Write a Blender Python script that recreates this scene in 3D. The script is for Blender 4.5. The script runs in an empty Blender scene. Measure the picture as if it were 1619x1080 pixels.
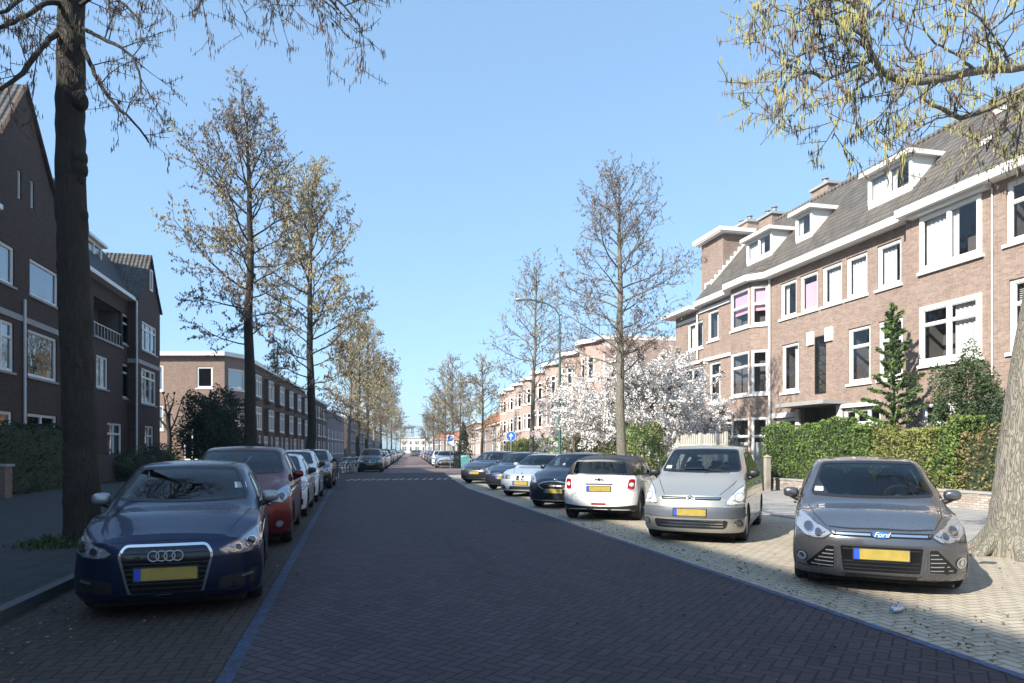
import bpy, bmesh, math, random
import numpy as np
from mathutils import Vector, Matrix
from mathutils.bvhtree import BVHTree

sc = bpy.context.scene
C = sc.collection
R = math.radians
PI = math.pi

# ------------------------------------------------------------------ camera
EYE = 1.55
YAW = R(13.12)                      # camera looks this far right of the street's direction (+Y)
FPX = 1079.0                        # focal length in photo pixels (24 mm on 36 mm)
U0, V0 = 809.5, 711.0               # principal column and horizon row of the photo
cam_d = bpy.data.cameras.new('camera'); cam = bpy.data.objects.new('camera', cam_d); C.objects.link(cam)
cam_d.sensor_width = 36; cam_d.lens = 36 * FPX / 1619.0
cam_d.shift_y = (V0 - 540.0) / 1619.0
cam_d.clip_start = 0.05; cam_d.clip_end = 3000
cam.location = (0, 0, EYE); cam.rotation_euler = (R(90), 0, -YAW)
sc.camera = cam

# ------------------------------------------------------------------ light
SUN_EL = R(33.1)
SUN_H = Vector((-0.88, -0.47, 0)).normalized()      # horizontal direction towards the sun
w = bpy.data.worlds.new('World'); sc.world = w; w.use_nodes = True
nt = w.node_tree; nt.nodes.clear()
sky = nt.nodes.new('ShaderNodeTexSky'); sky.sky_type = 'NISHITA'; sky.sun_disc = False
sky.sun_elevation = SUN_EL
sky.sun_rotation = math.atan2(SUN_H.x, SUN_H.y)
sky.altitude = 0; sky.air_density = 0.8; sky.dust_density = 0.9; sky.ozone_density = 2.2
bg = nt.nodes.new('ShaderNodeBackground'); bg.inputs['Strength'].default_value = 0.15
out = nt.nodes.new('ShaderNodeOutputWorld')
gm = nt.nodes.new('ShaderNodeGamma'); gm.inputs[1].default_value = .45; hs = nt.nodes.new('ShaderNodeVectorMath'); hs.operation = 'MULTIPLY'; hs.inputs[1].default_value = (1.17, 1.60, 1.98)
nt.links.new(sky.outputs[0], gm.inputs[0]); nt.links.new(gm.outputs[0], hs.inputs[0]); nt.links.new(hs.outputs[0], bg.inputs[0]); nt.links.new(bg.outputs[0], out.inputs[0])
sl = bpy.data.lights.new('sun', 'SUN'); sl.energy = 4.5; sl.angle = R(0.53); sl.color = (1.0, 0.94, 0.84)
so = bpy.data.objects.new('sun', sl); C.objects.link(so)
sdir = Vector((SUN_H.x * math.cos(SUN_EL), SUN_H.y * math.cos(SUN_EL), math.sin(SUN_EL)))
so.rotation_euler = sdir.to_track_quat('Z', 'Y').to_euler(); so.location = sdir * 80
sc.view_settings.view_transform = 'Standard'; sc.view_settings.look = 'None'
sc.view_settings.exposure = 1.06; sc.view_settings.gamma = 1.0
try:
    sc.cycles.max_bounces = 6; sc.cycles.transparent_max_bounces = 12; sc.cycles.diffuse_bounces = 3
    sc.cycles.glossy_bounces = 3; sc.cycles.caustics_reflective = False; sc.cycles.caustics_refractive = False
    sc.cycles.sample_clamp_indirect = 4.0
except Exception: pass

# ------------------------------------------------------------------ measuring helpers (photo pixel -> metres)
SN, CS = math.sin(YAW), math.cos(YAW)
def xc(u): return (u - U0) / FPX
def den(u): return SN + xc(u) * CS
def PT(u, v, d):                    # point at depth d
    return Vector((d * den(u), d * (CS - xc(u) * SN), EYE + (V0 - v) / FPX * d))
def Yp(u, X): return X / den(u) * (CS - xc(u) * SN)      # street coordinate where column u meets the plane x = X
def Zp(u, v, X): return EYE + (V0 - v) / FPX * X / den(u)
def GR(u, v):                       # point on the ground
    d = EYE * FPX / (v - V0); p = PT(u, v, d); p.z = 0; return p

# ------------------------------------------------------------------ tags
def tag(o, label=None, cat=None, group=None, kind=None):
    if label: o['label'] = label
    if cat: o['category'] = cat
    if group: o['group'] = group
    if kind: o['kind'] = kind
    return o
def empty(name, loc=(0, 0, 0), rz=0, label=None, cat=None, group=None):
    o = bpy.data.objects.new(name, None); C.objects.link(o); o.location = loc; o.rotation_euler = (0, 0, rz)
    o.empty_display_size = 0.2
    return tag(o, label, cat, group)
def copy_tree(o, parent=None):
    c = o.copy(); C.objects.link(c); c.parent = parent
    for ch in list(o.children): copy_tree(ch, c)
    return c

# ------------------------------------------------------------------ mesh builder
class MB:
    def __init__(s): s.v = []; s.f = []; s.m = []; s.cur = 0
    def add(s, vs, fs, mi=None):
        n = len(s.v); s.v.extend([tuple(p) for p in vs])
        s.f.extend([tuple(i + n for i in f) for f in fs]); s.m.extend([s.cur if mi is None else mi] * len(fs)); return s
    def box(s, x0, x1, y0, y1, z0, z1, mi=None):
        if x0 > x1: x0, x1 = x1, x0
        if y0 > y1: y0, y1 = y1, y0
        if z0 > z1: z0, z1 = z1, z0
        return s.add([(x0,y0,z0),(x1,y0,z0),(x1,y1,z0),(x0,y1,z0),(x0,y0,z1),(x1,y0,z1),(x1,y1,z1),(x0,y1,z1)],
                     [(0,3,2,1),(4,5,6,7),(0,1,5,4),(1,2,6,5),(2,3,7,6),(3,0,4,7)], mi)
    def quad(s, a, b, c, d, mi=None): return s.add([a, b, c, d], [(0,1,2,3)], mi)
    def prism(s, poly, axis, a, b, mi=None):         # poly: list of 2D points, extruded along axis from a to b
        def P(p, t):
            return (t, p[0], p[1]) if axis == 'x' else ((p[0], t, p[1]) if axis == 'y' else (p[0], p[1], t))
        n = len(poly); vs = [P(p, a) for p in poly] + [P(p, b) for p in poly]
        fs = [tuple(range(n))[::-1], tuple(range(n, 2*n))] + [(i, (i+1) % n, n + (i+1) % n, n + i) for i in range(n)]
        return s.add(vs, fs, mi)
    def tube(s, pts, rad, n=8, mi=None, cap=True):
        pts = [Vector(p) for p in pts]
        if not hasattr(rad, '__len__'): rad = [rad] * len(pts)
        vs = []; up = None
        for i, p in enumerate(pts):
            t = (pts[min(i+1, len(pts)-1)] - pts[max(i-1, 0)])
            if t.length < 1e-9: t = Vector((0,0,1))
            t.normalize()
            if up is None:
                up = Vector((0,0,1)) if abs(t.z) < .9 else Vector((1,0,0))
            a = t.cross(up)
            if a.length < 1e-4: a = t.cross(Vector((1,0,0)) if abs(t.x) < .9 else Vector((0,1,0)))
            a.normalize(); b = t.cross(a); up = -b if False else up
            r = rad[i]
            for k in range(n):
                ang = 2*PI*k/n
                vs.append(p + a*(math.cos(ang)*r) + b*(math.sin(ang)*r))
        fs = []
        for i in range(len(pts)-1):
            for k in range(n):
                k2 = (k+1) % n
                fs.append((i*n+k, (i+1)*n+k, (i+1)*n+k2, i*n+k2))
        if cap:
            fs.append(tuple(range(n))); fs.append(tuple(range((len(pts)-1)*n, len(pts)*n))[::-1])
        return s.add(vs, fs, mi)
    def cyl(s, p0, p1, r, n=16, mi=None): return s.tube([p0, p1], r, n, mi)
    def torus(s, c, axis, R_, r, n=24, m=8, sx=1.0, mi=None):
        c = Vector(c); ax = Vector(axis).normalized()
        a = ax.cross(Vector((0,0,1)) if abs(ax.z) < .9 else Vector((1,0,0))).normalized(); b = ax.cross(a)
        vs = []; fs = []
        for i in range(n):
            t = 2*PI*i/n; d = a*math.cos(t)*sx + b*math.sin(t)
            for j in range(m):
                q = 2*PI*j/m
                vs.append(c + d*R_ + (a*math.cos(t)+b*math.sin(t))*(r*math.cos(q)) + ax*(r*math.sin(q)))
        for i in range(n):
            for j in range(m):
                fs.append((i*m+j, ((i+1)%n)*m+j, ((i+1)%n)*m+(j+1)%m, i*m+(j+1)%m))
        return s.add(vs, fs, mi)
    def lathe(s, prof, c, axis='y', n=28, mi=None):   # prof: (offset along axis, radius)
        vs = []; fs = []; m = len(prof)
        for i in range(n):
            t = 2*PI*i/n
            for (h, r) in prof:
                if axis == 'y': vs.append((c[0]+r*math.cos(t), c[1]+h, c[2]+r*math.sin(t)))
                elif axis == 'z': vs.append((c[0]+r*math.cos(t), c[1]+r*math.sin(t), c[2]+h))
                else: vs.append((c[0]+h, c[1]+r*math.cos(t), c[2]+r*math.sin(t)))
        for i in range(n):
            for j in range(m-1):
                fs.append((i*m+j, ((i+1)%n)*m+j, ((i+1)%n)*m+j+1, i*m+j+1))
        return s.add(vs, fs, mi)
    def ellipsoid(s, c, rx, ry, rz, n=14, m=9, p=1.0, mi=None):
        vs = []; fs = []
        def sp(x): return math.copysign(abs(x)**p, x)
        for j in range(m+1):
            ph = -PI/2 + PI*j/m
            for i in range(n):
                t = 2*PI*i/n
                vs.append((c[0]+rx*sp(math.cos(ph))*sp(math.cos(t)), c[1]+ry*sp(math.cos(ph))*sp(math.sin(t)), c[2]+rz*sp(math.sin(ph))))
        for j in range(m):
            for i in range(n):
                fs.append((j*n+i, j*n+(i+1)%n, (j+1)*n+(i+1)%n, (j+1)*n+i))
        return s.add(vs, fs, mi)
    def mesh(s, name, mats, smooth=None, merge=False, recalc=False):
        me = bpy.data.meshes.new(name); me.from_pydata(s.v, [], s.f)
        for m in (mats if isinstance(mats, (list, tuple)) else [mats]): me.materials.append(m)
        me.polygons.foreach_set('material_index', s.m)
        if merge or recalc:
            bm = bmesh.new(); bm.from_mesh(me)
            if merge: bmesh.ops.remove_doubles(bm, verts=bm.verts, dist=1e-4); bmesh.ops.dissolve_degenerate(bm, edges=bm.edges, dist=1e-5)
            bmesh.ops.recalc_face_normals(bm, faces=bm.faces); bm.to_mesh(me); bm.free()
        me.update()
        if smooth is not None: smooth_mesh(me, smooth)
        return me
    def build(s, name, mats, parent=None, smooth=None, loc=(0,0,0), rz=0, merge=False, recalc=False):
        o = bpy.data.objects.new(name, s.mesh(name, mats, smooth, merge, recalc)); C.objects.link(o)
        o.parent = parent; o.location = loc; o.rotation_euler = (0, 0, rz)
        return o
def smooth_mesh(me, ang=35):
    me.polygons.foreach_set('use_smooth', [True]*len(me.polygons))
    try: me.set_sharp_from_angle(angle=R(ang))
    except Exception: pass
def struct(name, mb, mat, **k):
    o = mb.build(name, mat, **k); o['kind'] = 'structure'; return o

# ------------------------------------------------------------------ materials
class NT:                                     # small helper to wire math in a node tree
    def __init__(s, name, rough=.8, spec=None):
        s.mat = bpy.data.materials.new(name); s.mat.use_nodes = True; s.t = s.mat.node_tree
        s.b = s.t.nodes['Principled BSDF']; s.b.inputs['Roughness'].default_value = rough
        if spec is not None: s.b.inputs['Specular IOR Level'].default_value = spec
    def n(s, ty, **k):
        nd = s.t.nodes.new(ty)
        for a, b in k.items(): setattr(nd, a, b)
        return nd
    def l(s, a, b): s.t.links.new(a, b)
    def put(s, sock, v):
        if isinstance(v, (int, float)): sock.default_value = v
        elif isinstance(v, (tuple, list)): sock.default_value = tuple(v) if len(v) != 3 or len(sock.default_value) == 3 else (*v, 1)
        else: s.l(v, sock)
    def m(s, op, a, b=0.0, c=None):
        nd = s.n('ShaderNodeMath', operation=op); s.put(nd.inputs[0], a); s.put(nd.inputs[1], b)
        if c is not None: s.put(nd.inputs[2], c)
        return nd.outputs[0]
    def mix(s, f, a, b, bt='MIX'):
        nd = s.n('ShaderNodeMix', data_type='RGBA', blend_type=bt)
        s.put(nd.inputs[0], f); s.put(nd.inputs[6], a); s.put(nd.inputs[7], b); return nd.outputs[2]
    def coord(s, kind='Object'):
        return s.n('ShaderNodeTexCoord').outputs[kind]
    def pos(s): return s.n('ShaderNodeNewGeometry').outputs['Position']
    def sep(s, v):
        nd = s.n('ShaderNodeSeparateXYZ'); s.l(v, nd.inputs[0]); return nd.outputs
    def comb(s, x, y, z=0.0):
        nd = s.n('ShaderNodeCombineXYZ'); s.put(nd.inputs[0], x); s.put(nd.inputs[1], y); s.put(nd.inputs[2], z); return nd.outputs[0]
    def noise(s, scale, vec=None, detail=4, rough=.6, out=0):
        nd = s.n('ShaderNodeTexNoise'); nd.inputs['Scale'].default_value = scale; nd.inputs['Detail'].default_value = detail
        nd.inputs['Roughness'].default_value = rough
        if vec is not None: s.l(vec, nd.inputs['Vector'])
        return nd.outputs[out]
    def ramp(s, f, stops):
        nd = s.n('ShaderNodeValToRGB'); s.l(f, nd.inputs[0]); e = nd.color_ramp.elements
        while len(e) < len(stops): e.new(0.5)
        for k, (p, c) in enumerate(stops):
            e[k].position = p; e[k].color = (*c, 1) if len(c) == 3 else c
        return nd.outputs[0]
    def bump(s, h, strength=.3, dist=.02):
        nd = s.n('ShaderNodeBump'); s.l(h, nd.inputs['Height']); nd.inputs['Strength'].default_value = strength
        nd.inputs['Distance'].default_value = dist; s.l(nd.outputs[0], s.b.inputs['Normal'])
    def col(s, c): s.put(s.b.inputs['Base Color'], c)

def flat(name, col, rough=.6, metal=0, spec=None, coat=0, noise=0.0, nscale=6, bump=0):
    n = NT(name, rough, spec); n.b.inputs['Metallic'].default_value = metal
    if coat: n.b.inputs['Coat Weight'].default_value = coat; n.b.inputs['Coat Roughness'].default_value = .04
    if noise:
        f = n.noise(nscale, n.coord()); n.col(n.mix(f, tuple(c*(1-noise) for c in col), tuple(min(1, c*(1+noise)) for c in col)))
        if bump: n.bump(f, bump, .02)
    else: n.col(col)
    return n.mat

def brick_mat(name, c1, c2, mortar, axis='x', scale=1.0, stain=.35, course=.0625, blen=.22):
    """running bond on a wall whose outward axis is given; object space metres"""
    n = NT(name, .88)
    g = n.coord(); x, y, z = n.sep(g)
    nrm = n.sep(n.n('ShaderNodeNewGeometry').outputs['Normal'])
    # run along whichever horizontal axis the wall follows
    use_y = n.m('GREATER_THAN', n.m('ABSOLUTE', nrm[0]), .7)
    hor = n.m('ADD', n.m('MULTIPLY', use_y, y), n.m('MULTIPLY', n.m('SUBTRACT', 1.0, use_y), x))
    bt = n.n('ShaderNodeTexBrick'); n.l(n.comb(hor, z, 0.0), bt.inputs['Vector'])
    bt.inputs['Scale'].default_value = 1.0
    bt.inputs['Brick Width'].default_value = blen; bt.inputs['Row Height'].default_value = course
    bt.inputs['Mortar Size'].default_value = .009; bt.inputs['Mortar Smooth'].default_value = .3
    bt.inputs['Bias'].default_value = 0.0
    n.put(bt.inputs['Color1'], c1); n.put(bt.inputs['Color2'], c2); n.put(bt.inputs['Mortar'], mortar)
    big = n.noise(.35, g, 5, .65)
    sm = n.noise(9, g, 2)
    strk = n.noise(1.0, n.comb(n.m('MULTIPLY', hor, 2.2), n.m('MULTIPLY', z, .35), 0.0), 4, .7)      # rain streaks and weathering
    c = n.mix(n.m('MULTIPLY', n.m('SUBTRACT', big, .38), 1.6 * stain), bt.outputs['Color'], tuple(v*.45 for v in c1))
    mm = n.n('ShaderNodeHueSaturation'); n.l(c, mm.inputs['Color'])
    n.put(mm.inputs['Value'], n.m('ADD', n.m('ADD', .50, n.m('MULTIPLY', sm, .56)), n.m('MULTIPLY', strk, .44)))
    n.col(mm.outputs[0]); n.bump(bt.outputs['Fac'], -.35, .01)
    return n.mat

def herring_mat(name, c1, c2, joint, bw=.1, rot=0, dirt=(.5, .5, .5), dirtamt=.35, rough=.85, moss=None):
    """herringbone clinkers bw x 2bw, world metres"""
    n = NT(name, rough)
    px, py, _ = n.sep(n.pos())
    ca, sa = math.cos(rot)/bw, math.sin(rot)/bw
    X = n.m('ADD', n.m('MULTIPLY', px, ca), n.m('MULTIPLY', py, -sa))
    Y = n.m('ADD', n.m('MULTIPLY', px, sa), n.m('MULTIPLY', py, ca))
    i = n.m('FLOOR', X); j = n.m('FLOOR', Y); fx = n.m('SUBTRACT', X, i); fy = n.m('SUBTRACT', Y, j)
    mm = n.m('FLOORED_MODULO', n.m('SUBTRACT', i, j), 4.0)
    is0 = n.m('COMPARE', mm, 0.0, .1); is1 = n.m('COMPARE', mm, 1.0, .1); is2 = n.m('COMPARE', mm, 2.0, .1); is3 = n.m('COMPARE', mm, 3.0, .1)
    dl = n.m('ADD', fx, is1); dr = n.m('ADD', n.m('SUBTRACT', 1.0, fx), is0)
    db = n.m('ADD', fy, is2); dt = n.m('ADD', n.m('SUBTRACT', 1.0, fy), is3)
    dmin = n.m('MINIMUM', n.m('MINIMUM', dl, dr), n.m('MINIMUM', db, dt))
    idx = n.m('SUBTRACT', i, is1); idy = n.m('SUBTRACT', j, is2)
    wn = n.n('ShaderNodeTexWhiteNoise', noise_dimensions='2D'); n.l(n.comb(idx, idy), wn.inputs['Vector'])
    base = n.mix(wn.outputs['Value'], c1, c2)
    big = n.noise(.55, n.pos(), 6, .7)
    fine = n.noise(14, n.pos(), 3, .7)
    base = n.mix(n.m('MULTIPLY', n.m('MULTIPLY', n.m('SUBTRACT', big, .3), 2.0), dirtamt), base, dirt)
    base = n.mix(n.m('MULTIPLY', fine, .25), base, tuple(v*.5 for v in c1))
    trk = n.noise(1.0, n.comb(n.m('MULTIPLY', px, 1.3), n.m('MULTIPLY', py, .06), 0.0), 3, .5)
    spot = n.noise(1.9, n.pos(), 5, .8)
    base = n.mix(n.m('MULTIPLY', n.m('GREATER_THAN', spot, .66), .45), base, tuple(v*.45 for v in c1))
    base = n.mix(n.m('MULTIPLY', n.m('SUBTRACT', trk, .35), .9), base, tuple(min(1, v*1.25) for v in c2))
    mr = n.n('ShaderNodeMapRange'); n.l(dmin, mr.inputs[0]); mr.inputs[1].default_value = .03; mr.inputs[2].default_value = .11
    col = n.mix(mr.outputs[0], joint, base)
    n.col(col)
    hgt = n.m('ADD', mr.outputs[0], n.m('MULTIPLY', n.m('SUBTRACT', wn.outputs['Value'], .5), .5))
    n.bump(hgt, .45, .012)
    return n.mat

def tile_mat(name, c1, c2, joint, size=.3, rough=.85):
    n = NT(name, rough); px, py, _ = n.sep(n.pos())
    bt = n.n('ShaderNodeTexBrick'); n.l(n.comb(py, px), bt.inputs['Vector']); bt.inputs['Scale'].default_value = 1
    bt.inputs['Brick Width'].default_value = size; bt.inputs['Row Height'].default_value = size
    bt.inputs['Mortar Size'].default_value = .011; bt.inputs['Bias'].default_value = 0
    n.put(bt.inputs['Color1'], c1); n.put(bt.inputs['Color2'], c2); n.put(bt.inputs['Mortar'], joint)
    big = n.noise(.8, n.pos(), 6, .7)
    n.col(n.mix(n.m('MULTIPLY', big, .55), bt.outputs['Color'], tuple(v*.45 for v in c1)))
    n.bump(bt.outputs['Fac'], -.4, .01); return n.mat

def rooftile_mat(name, c1, c2, axis='y'):
    """pantiles: ripples along the eave and steps up the slope; object space. axis = direction of the eave"""
    n = NT(name, .65); x, y, z = n.sep(n.coord())
    e = y if axis == 'y' else x
    k = n.m('SINE', n.m('MULTIPLY', e, 2*PI/.24))
    row = n.m('MULTIPLY', z, 1/.24); fr = n.m('FRACT', row); rid = n.m('FLOOR', row)
    cid = n.m('FLOOR', n.m('MULTIPLY', e, 1/.24))
    wn = n.n('ShaderNodeTexWhiteNoise', noise_dimensions='2D'); n.l(n.comb(cid, rid), wn.inputs['Vector'])
    col = n.mix(wn.outputs['Value'], c1, c2)
    big = n.noise(.5, n.coord(), 5, .7)
    col = n.mix(n.m('MULTIPLY', big, .6), col, tuple(v*.5 for v in c1))
    col = n.mix(n.m('LESS_THAN', fr, .12), col, tuple(v*.25 for v in c1))
    n.col(col)
    h = n.m('ADD', n.m('MULTIPLY', k, .5), n.m('MULTIPLY', n.m('SUBTRACT', 1.0, fr), 1.0))
    n.bump(h, 1.0, .06); return n.mat

def glass_mat(name, ior=1.55, tint=(.8, .85, .85), rough=.01, trans=.92):
    m = bpy.data.materials.new(name); m.use_nodes = True; t = m.node_tree; t.nodes.clear()
    o = t.nodes.new('ShaderNodeOutputMaterial'); mx = t.nodes.new('ShaderNodeMixShader')
    fr = t.nodes.new('ShaderNodeFresnel'); ge = t.nodes.new('ShaderNodeNewGeometry')
    m1 = t.nodes.new('ShaderNodeMath'); m1.operation = 'MULTIPLY_ADD'; m1.inputs[1].default_value = -2.0; m1.inputs[2].default_value = 1.0
    m2 = t.nodes.new('ShaderNodeMath'); m2.operation = 'POWER'; m2.inputs[0].default_value = ior      # same Fresnel from either side of the thin pane
    t.links.new(ge.outputs['Backfacing'], m1.inputs[0]); t.links.new(m1.outputs[0], m2.inputs[1]); t.links.new(m2.outputs[0], fr.inputs[0])
    tr = t.nodes.new('ShaderNodeBsdfTransparent'); tr.inputs[0].default_value = (*[c*trans for c in tint], 1)
    gl = t.nodes.new('ShaderNodeBsdfGlossy'); gl.inputs['Roughness'].default_value = rough; gl.inputs[0].default_value = (.95, .97, 1, 1)
    t.links.new(fr.outputs[0], mx.inputs[0]); t.links.new(tr.outputs[0], mx.inputs[1]); t.links.new(gl.outputs[0], mx.inputs[2])
    t.links.new(mx.outputs[0], o.inputs[0]); return m

def wavy_glass(name, ior=1.9, tint=(.6, .65, .68), amp=.04):
    m = glass_mat(name, ior, tint, .02)
    t = m.node_tree; no = t.nodes.new('ShaderNodeTexNoise'); no.inputs['Scale'].default_value = .9
    tc = t.nodes.new('ShaderNodeTexCoord'); t.links.new(tc.outputs['Object'], no.inputs['Vector'])
    bp = t.nodes.new('ShaderNodeBump'); bp.inputs['Strength'].default_value = amp; bp.inputs['Distance'].default_value = .3
    t.links.new(no.outputs[0], bp.inputs['Height'])
    for nd in t.nodes:
        if nd.type == 'BSDF_GLOSSY': t.links.new(bp.outputs[0], nd.inputs['Normal'])
    return m

def paint(name, col, metal=.35, rough=.32, coat=1.0):
    n = NT(name, rough); n.b.inputs['Metallic'].default_value = metal
    n.b.inputs['Coat Weight'].default_value = coat; n.b.inputs['Coat Roughness'].default_value = .03
    fl = n.noise(3.0, n.coord(), 6, .7)                      # dust film
    n.col(n.mix(n.m('MULTIPLY', fl, .18), col, tuple(.6*c+.05 for c in col)))
    n.put(n.b.inputs['Roughness'], n.m('ADD', rough-.05, n.m('MULTIPLY', fl, .15)))
    return n.mat

M = {}
M['road'] = herring_mat('road_clinker', (.034, .025, .035), (.070, .051, .061), (.009, .007, .011), .1, R(45), (.036, .031, .043), .5)  # near road darkened, deeper shade put into the colour
M['road_sunlit'] = herring_mat('road_clinker_sunlit', (.17, .12, .115), (.26, .19, .18), (.05, .045, .045), .1, R(45), (.12, .1, .1), .45)  # lighter copy of the road clinker, sunlight put into its colour
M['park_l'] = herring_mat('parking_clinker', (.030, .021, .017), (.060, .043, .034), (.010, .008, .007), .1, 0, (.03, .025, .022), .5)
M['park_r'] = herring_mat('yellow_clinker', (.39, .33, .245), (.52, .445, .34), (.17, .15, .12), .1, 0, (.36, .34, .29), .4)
M['pave_shade'] = tile_mat('pavement_tiles_shaded', (.031, .032, .034), (.046, .047, .049), (.011, .011, .012))  # dark copy of the pavement tiles, shade of this side painted in
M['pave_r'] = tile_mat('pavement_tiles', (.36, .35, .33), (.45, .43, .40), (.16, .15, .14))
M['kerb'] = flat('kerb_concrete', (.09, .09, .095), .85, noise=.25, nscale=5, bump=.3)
M['kerb_lit'] = flat('kerb_concrete_sunlit', (.38, .37, .35), .85, noise=.2, nscale=5, bump=.3)  # bright copy of the kerb concrete, sunlit tone painted in
M['soil'] = flat('soil', (.09, .07, .05), .95, noise=.5, nscale=8, bump=.6)
M['white'] = flat('white_paint', (.78, .77, .74), .45, noise=.06, nscale=3)
M['cream'] = flat('cream_paint', (.7, .67, .6), .5, noise=.08, nscale=3)
M['fascia'] = flat('fascia_paint', (.75, .74, .71), .5, noise=.1, nscale=2)
M['lead'] = flat('lead', (.25, .26, .28), .6, noise=.2)
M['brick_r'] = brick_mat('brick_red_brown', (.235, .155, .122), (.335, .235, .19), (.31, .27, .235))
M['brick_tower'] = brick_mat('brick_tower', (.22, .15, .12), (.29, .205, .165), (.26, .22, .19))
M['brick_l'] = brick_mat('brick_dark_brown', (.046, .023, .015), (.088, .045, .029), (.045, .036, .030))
M['brick_c'] = brick_mat('brick_tan', (.20, .13, .098), (.28, .19, .145), (.21, .175, .15))
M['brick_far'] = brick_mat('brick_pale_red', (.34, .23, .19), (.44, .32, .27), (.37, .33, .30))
M['brick_low'] = brick_mat('brick_grey_wall', (.30, .24, .20), (.5, .44, .38), (.2, .18, .16))
M['roof_r'] = rooftile_mat('pantiles_grey', (.105, .09, .075), (.195, .17, .14))
M['roof_l'] = rooftile_mat('pantiles_dark', (.045, .04, .037), (.085, .078, .072))
M['roof_lx'] = rooftile_mat('pantiles_dark_cross', (.055, .048, .042), (.13, .115, .10), 'x')
M['roof_o'] = rooftile_mat('pantiles_orange', (.50, .15, .06), (.62, .22, .10))
M['concrete'] = flat('concrete_band', (.33, .32, .31), .85, noise=.2, nscale=3, bump=.2)
M['dark_in'] = flat('dark_room', (.02, .02, .022), .9)
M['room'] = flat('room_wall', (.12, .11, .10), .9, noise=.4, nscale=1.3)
M['curtain'] = flat('net_curtain', (.60, .60, .58), .9, noise=.1, nscale=9)
M['pink'] = flat('pink_blind', (.75, .42, .55), .8)
M['win_glass'] = wavy_glass('window_glass', 1.6, (.97, .98, 1.0))
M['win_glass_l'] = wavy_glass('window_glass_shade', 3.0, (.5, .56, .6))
M['black'] = flat('black_plastic', (.015, .015, .016), .45)
M['black_gloss'] = flat('black_gloss', (.008, .008, .009), .12)
M['tyre'] = flat('tyre_rubber', (.02, .02, .02), .8, noise=.3, nscale=14)
M['alloy'] = flat('alloy', (.36, .37, .39), .35, metal=.6)
M['chrome'] = flat('chrome', (.75, .76, .78), .12, metal=1)
M['steel'] = flat('galvanised_steel', (.45, .46, .47), .45, metal=.7)
M['lamp_glass'] = flat('headlamp_glass', (.36, .39, .44), .08, metal=.55, coat=1)
M['lamp_dark'] = flat('headlamp_bezel', (.06, .06, .07), .12, metal=.4, coat=1)
M['lamp_red'] = flat('tail_lamp', (.35, .01, .012), .1, coat=1)
M['amber'] = flat('indicator', (.7, .25, .03), .2, coat=1)
M['plate'] = flat('number_plate', (.34, .25, .045), .55, noise=.35, nscale=11)
M['plate_blue'] = flat('plate_blue', (.02, .07, .45), .5)
M['car_glass'] = glass_mat('car_glass', 1.62, (.66, .74, .78))
M['car_glass_dark'] = glass_mat('car_glass_tinted', 1.6, (.22, .24, .26))
M['interior'] = flat('car_interior', (.035, .035, .04), .8)
M['seat'] = flat('car_seat', (.05, .05, .055), .9)
M['arch'] = flat('wheel_arch', (.01, .01, .01), .9)
M['paper'] = flat('paper', (.75, .78, .76), .8)
M['wood'] = flat('weathered_wood', (.34, .30, .25), .85, noise=.3, nscale=5)
M['wood_dark'] = flat('dark_wood', (.07, .05, .04), .8, noise=.3)
M['green_pole'] = flat('green_painted_steel', (.03, .11, .09), .4)
M['sign_blue'] = flat('sign_blue', (.03, .16, .55), .4)
M['sign_white'] = flat('sign_white', (.8, .8, .8), .4)
M['bin_teal'] = flat('bin_teal', (.10, .30, .30), .5)
M['bin_dark'] = flat('bin_dark', (.03, .045, .04), .5)
M['can'] = flat('crushed_can', (.5, .6, .8), .25, metal=.8)
M['zinc'] = flat('zinc_pipe', (.62, .62, .61), .5)
def bark_mat(name, c1, c2, moss, ms=.5):
    n = NT(name, .92); p = n.coord(); x, y, z = n.sep(p)
    v = n.comb(n.m('MULTIPLY', x, 1.0), n.m('MULTIPLY', y, 1.0), n.m('MULTIPLY', z, .13))
    f = n.noise(24, v, 7, .75); g = n.noise(1.3, p, 4, .6)
    vo = n.n('ShaderNodeTexVoronoi', feature='DISTANCE_TO_EDGE'); vo.inputs['Scale'].default_value = 9
    wv = n.n('ShaderNodeVectorMath', operation='ADD'); n.l(v, wv.inputs[0]); n.l(n.noise(5, v, 3, .6, 1), wv.inputs[1]); n.l(wv.outputs[0], vo.inputs['Vector'])
    cr = n.m('MINIMUM', n.m('MULTIPLY', vo.outputs['Distance'], 7.0), 1.0)
    c = n.mix(f, c1, c2); c = n.mix(n.m('MULTIPLY', n.m('SUBTRACT', 1.0, cr), .32), c, tuple(q*.4 for q in c1)); f = n.m('ADD', n.m('MULTIPLY', f, .5), n.m('MULTIPLY', cr, .5)); c = n.mix(n.m('MULTIPLY', n.m('SUBTRACT', g, .42), 3*ms), c, moss)
    n.col(c); n.bump(f, .8, .05); return n.mat
M['bark'] = bark_mat('bark_alder', (.022, .017, .014), (.065, .052, .042), (.055, .055, .025))
M['bark_r'] = bark_mat('bark_pale', (.13, .115, .095), (.40, .37, .31), (.17, .17, .09), .35)
M['roof_black'] = flat('roof_black', (.02, .02, .022), .38)
M['bark_g'] = bark_mat('bark_grey', (.17, .15, .13), (.30, .27, .23), (.16, .17, .08), .6)
M['twig'] = flat('twig', (.10, .075, .06), .85)
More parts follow.
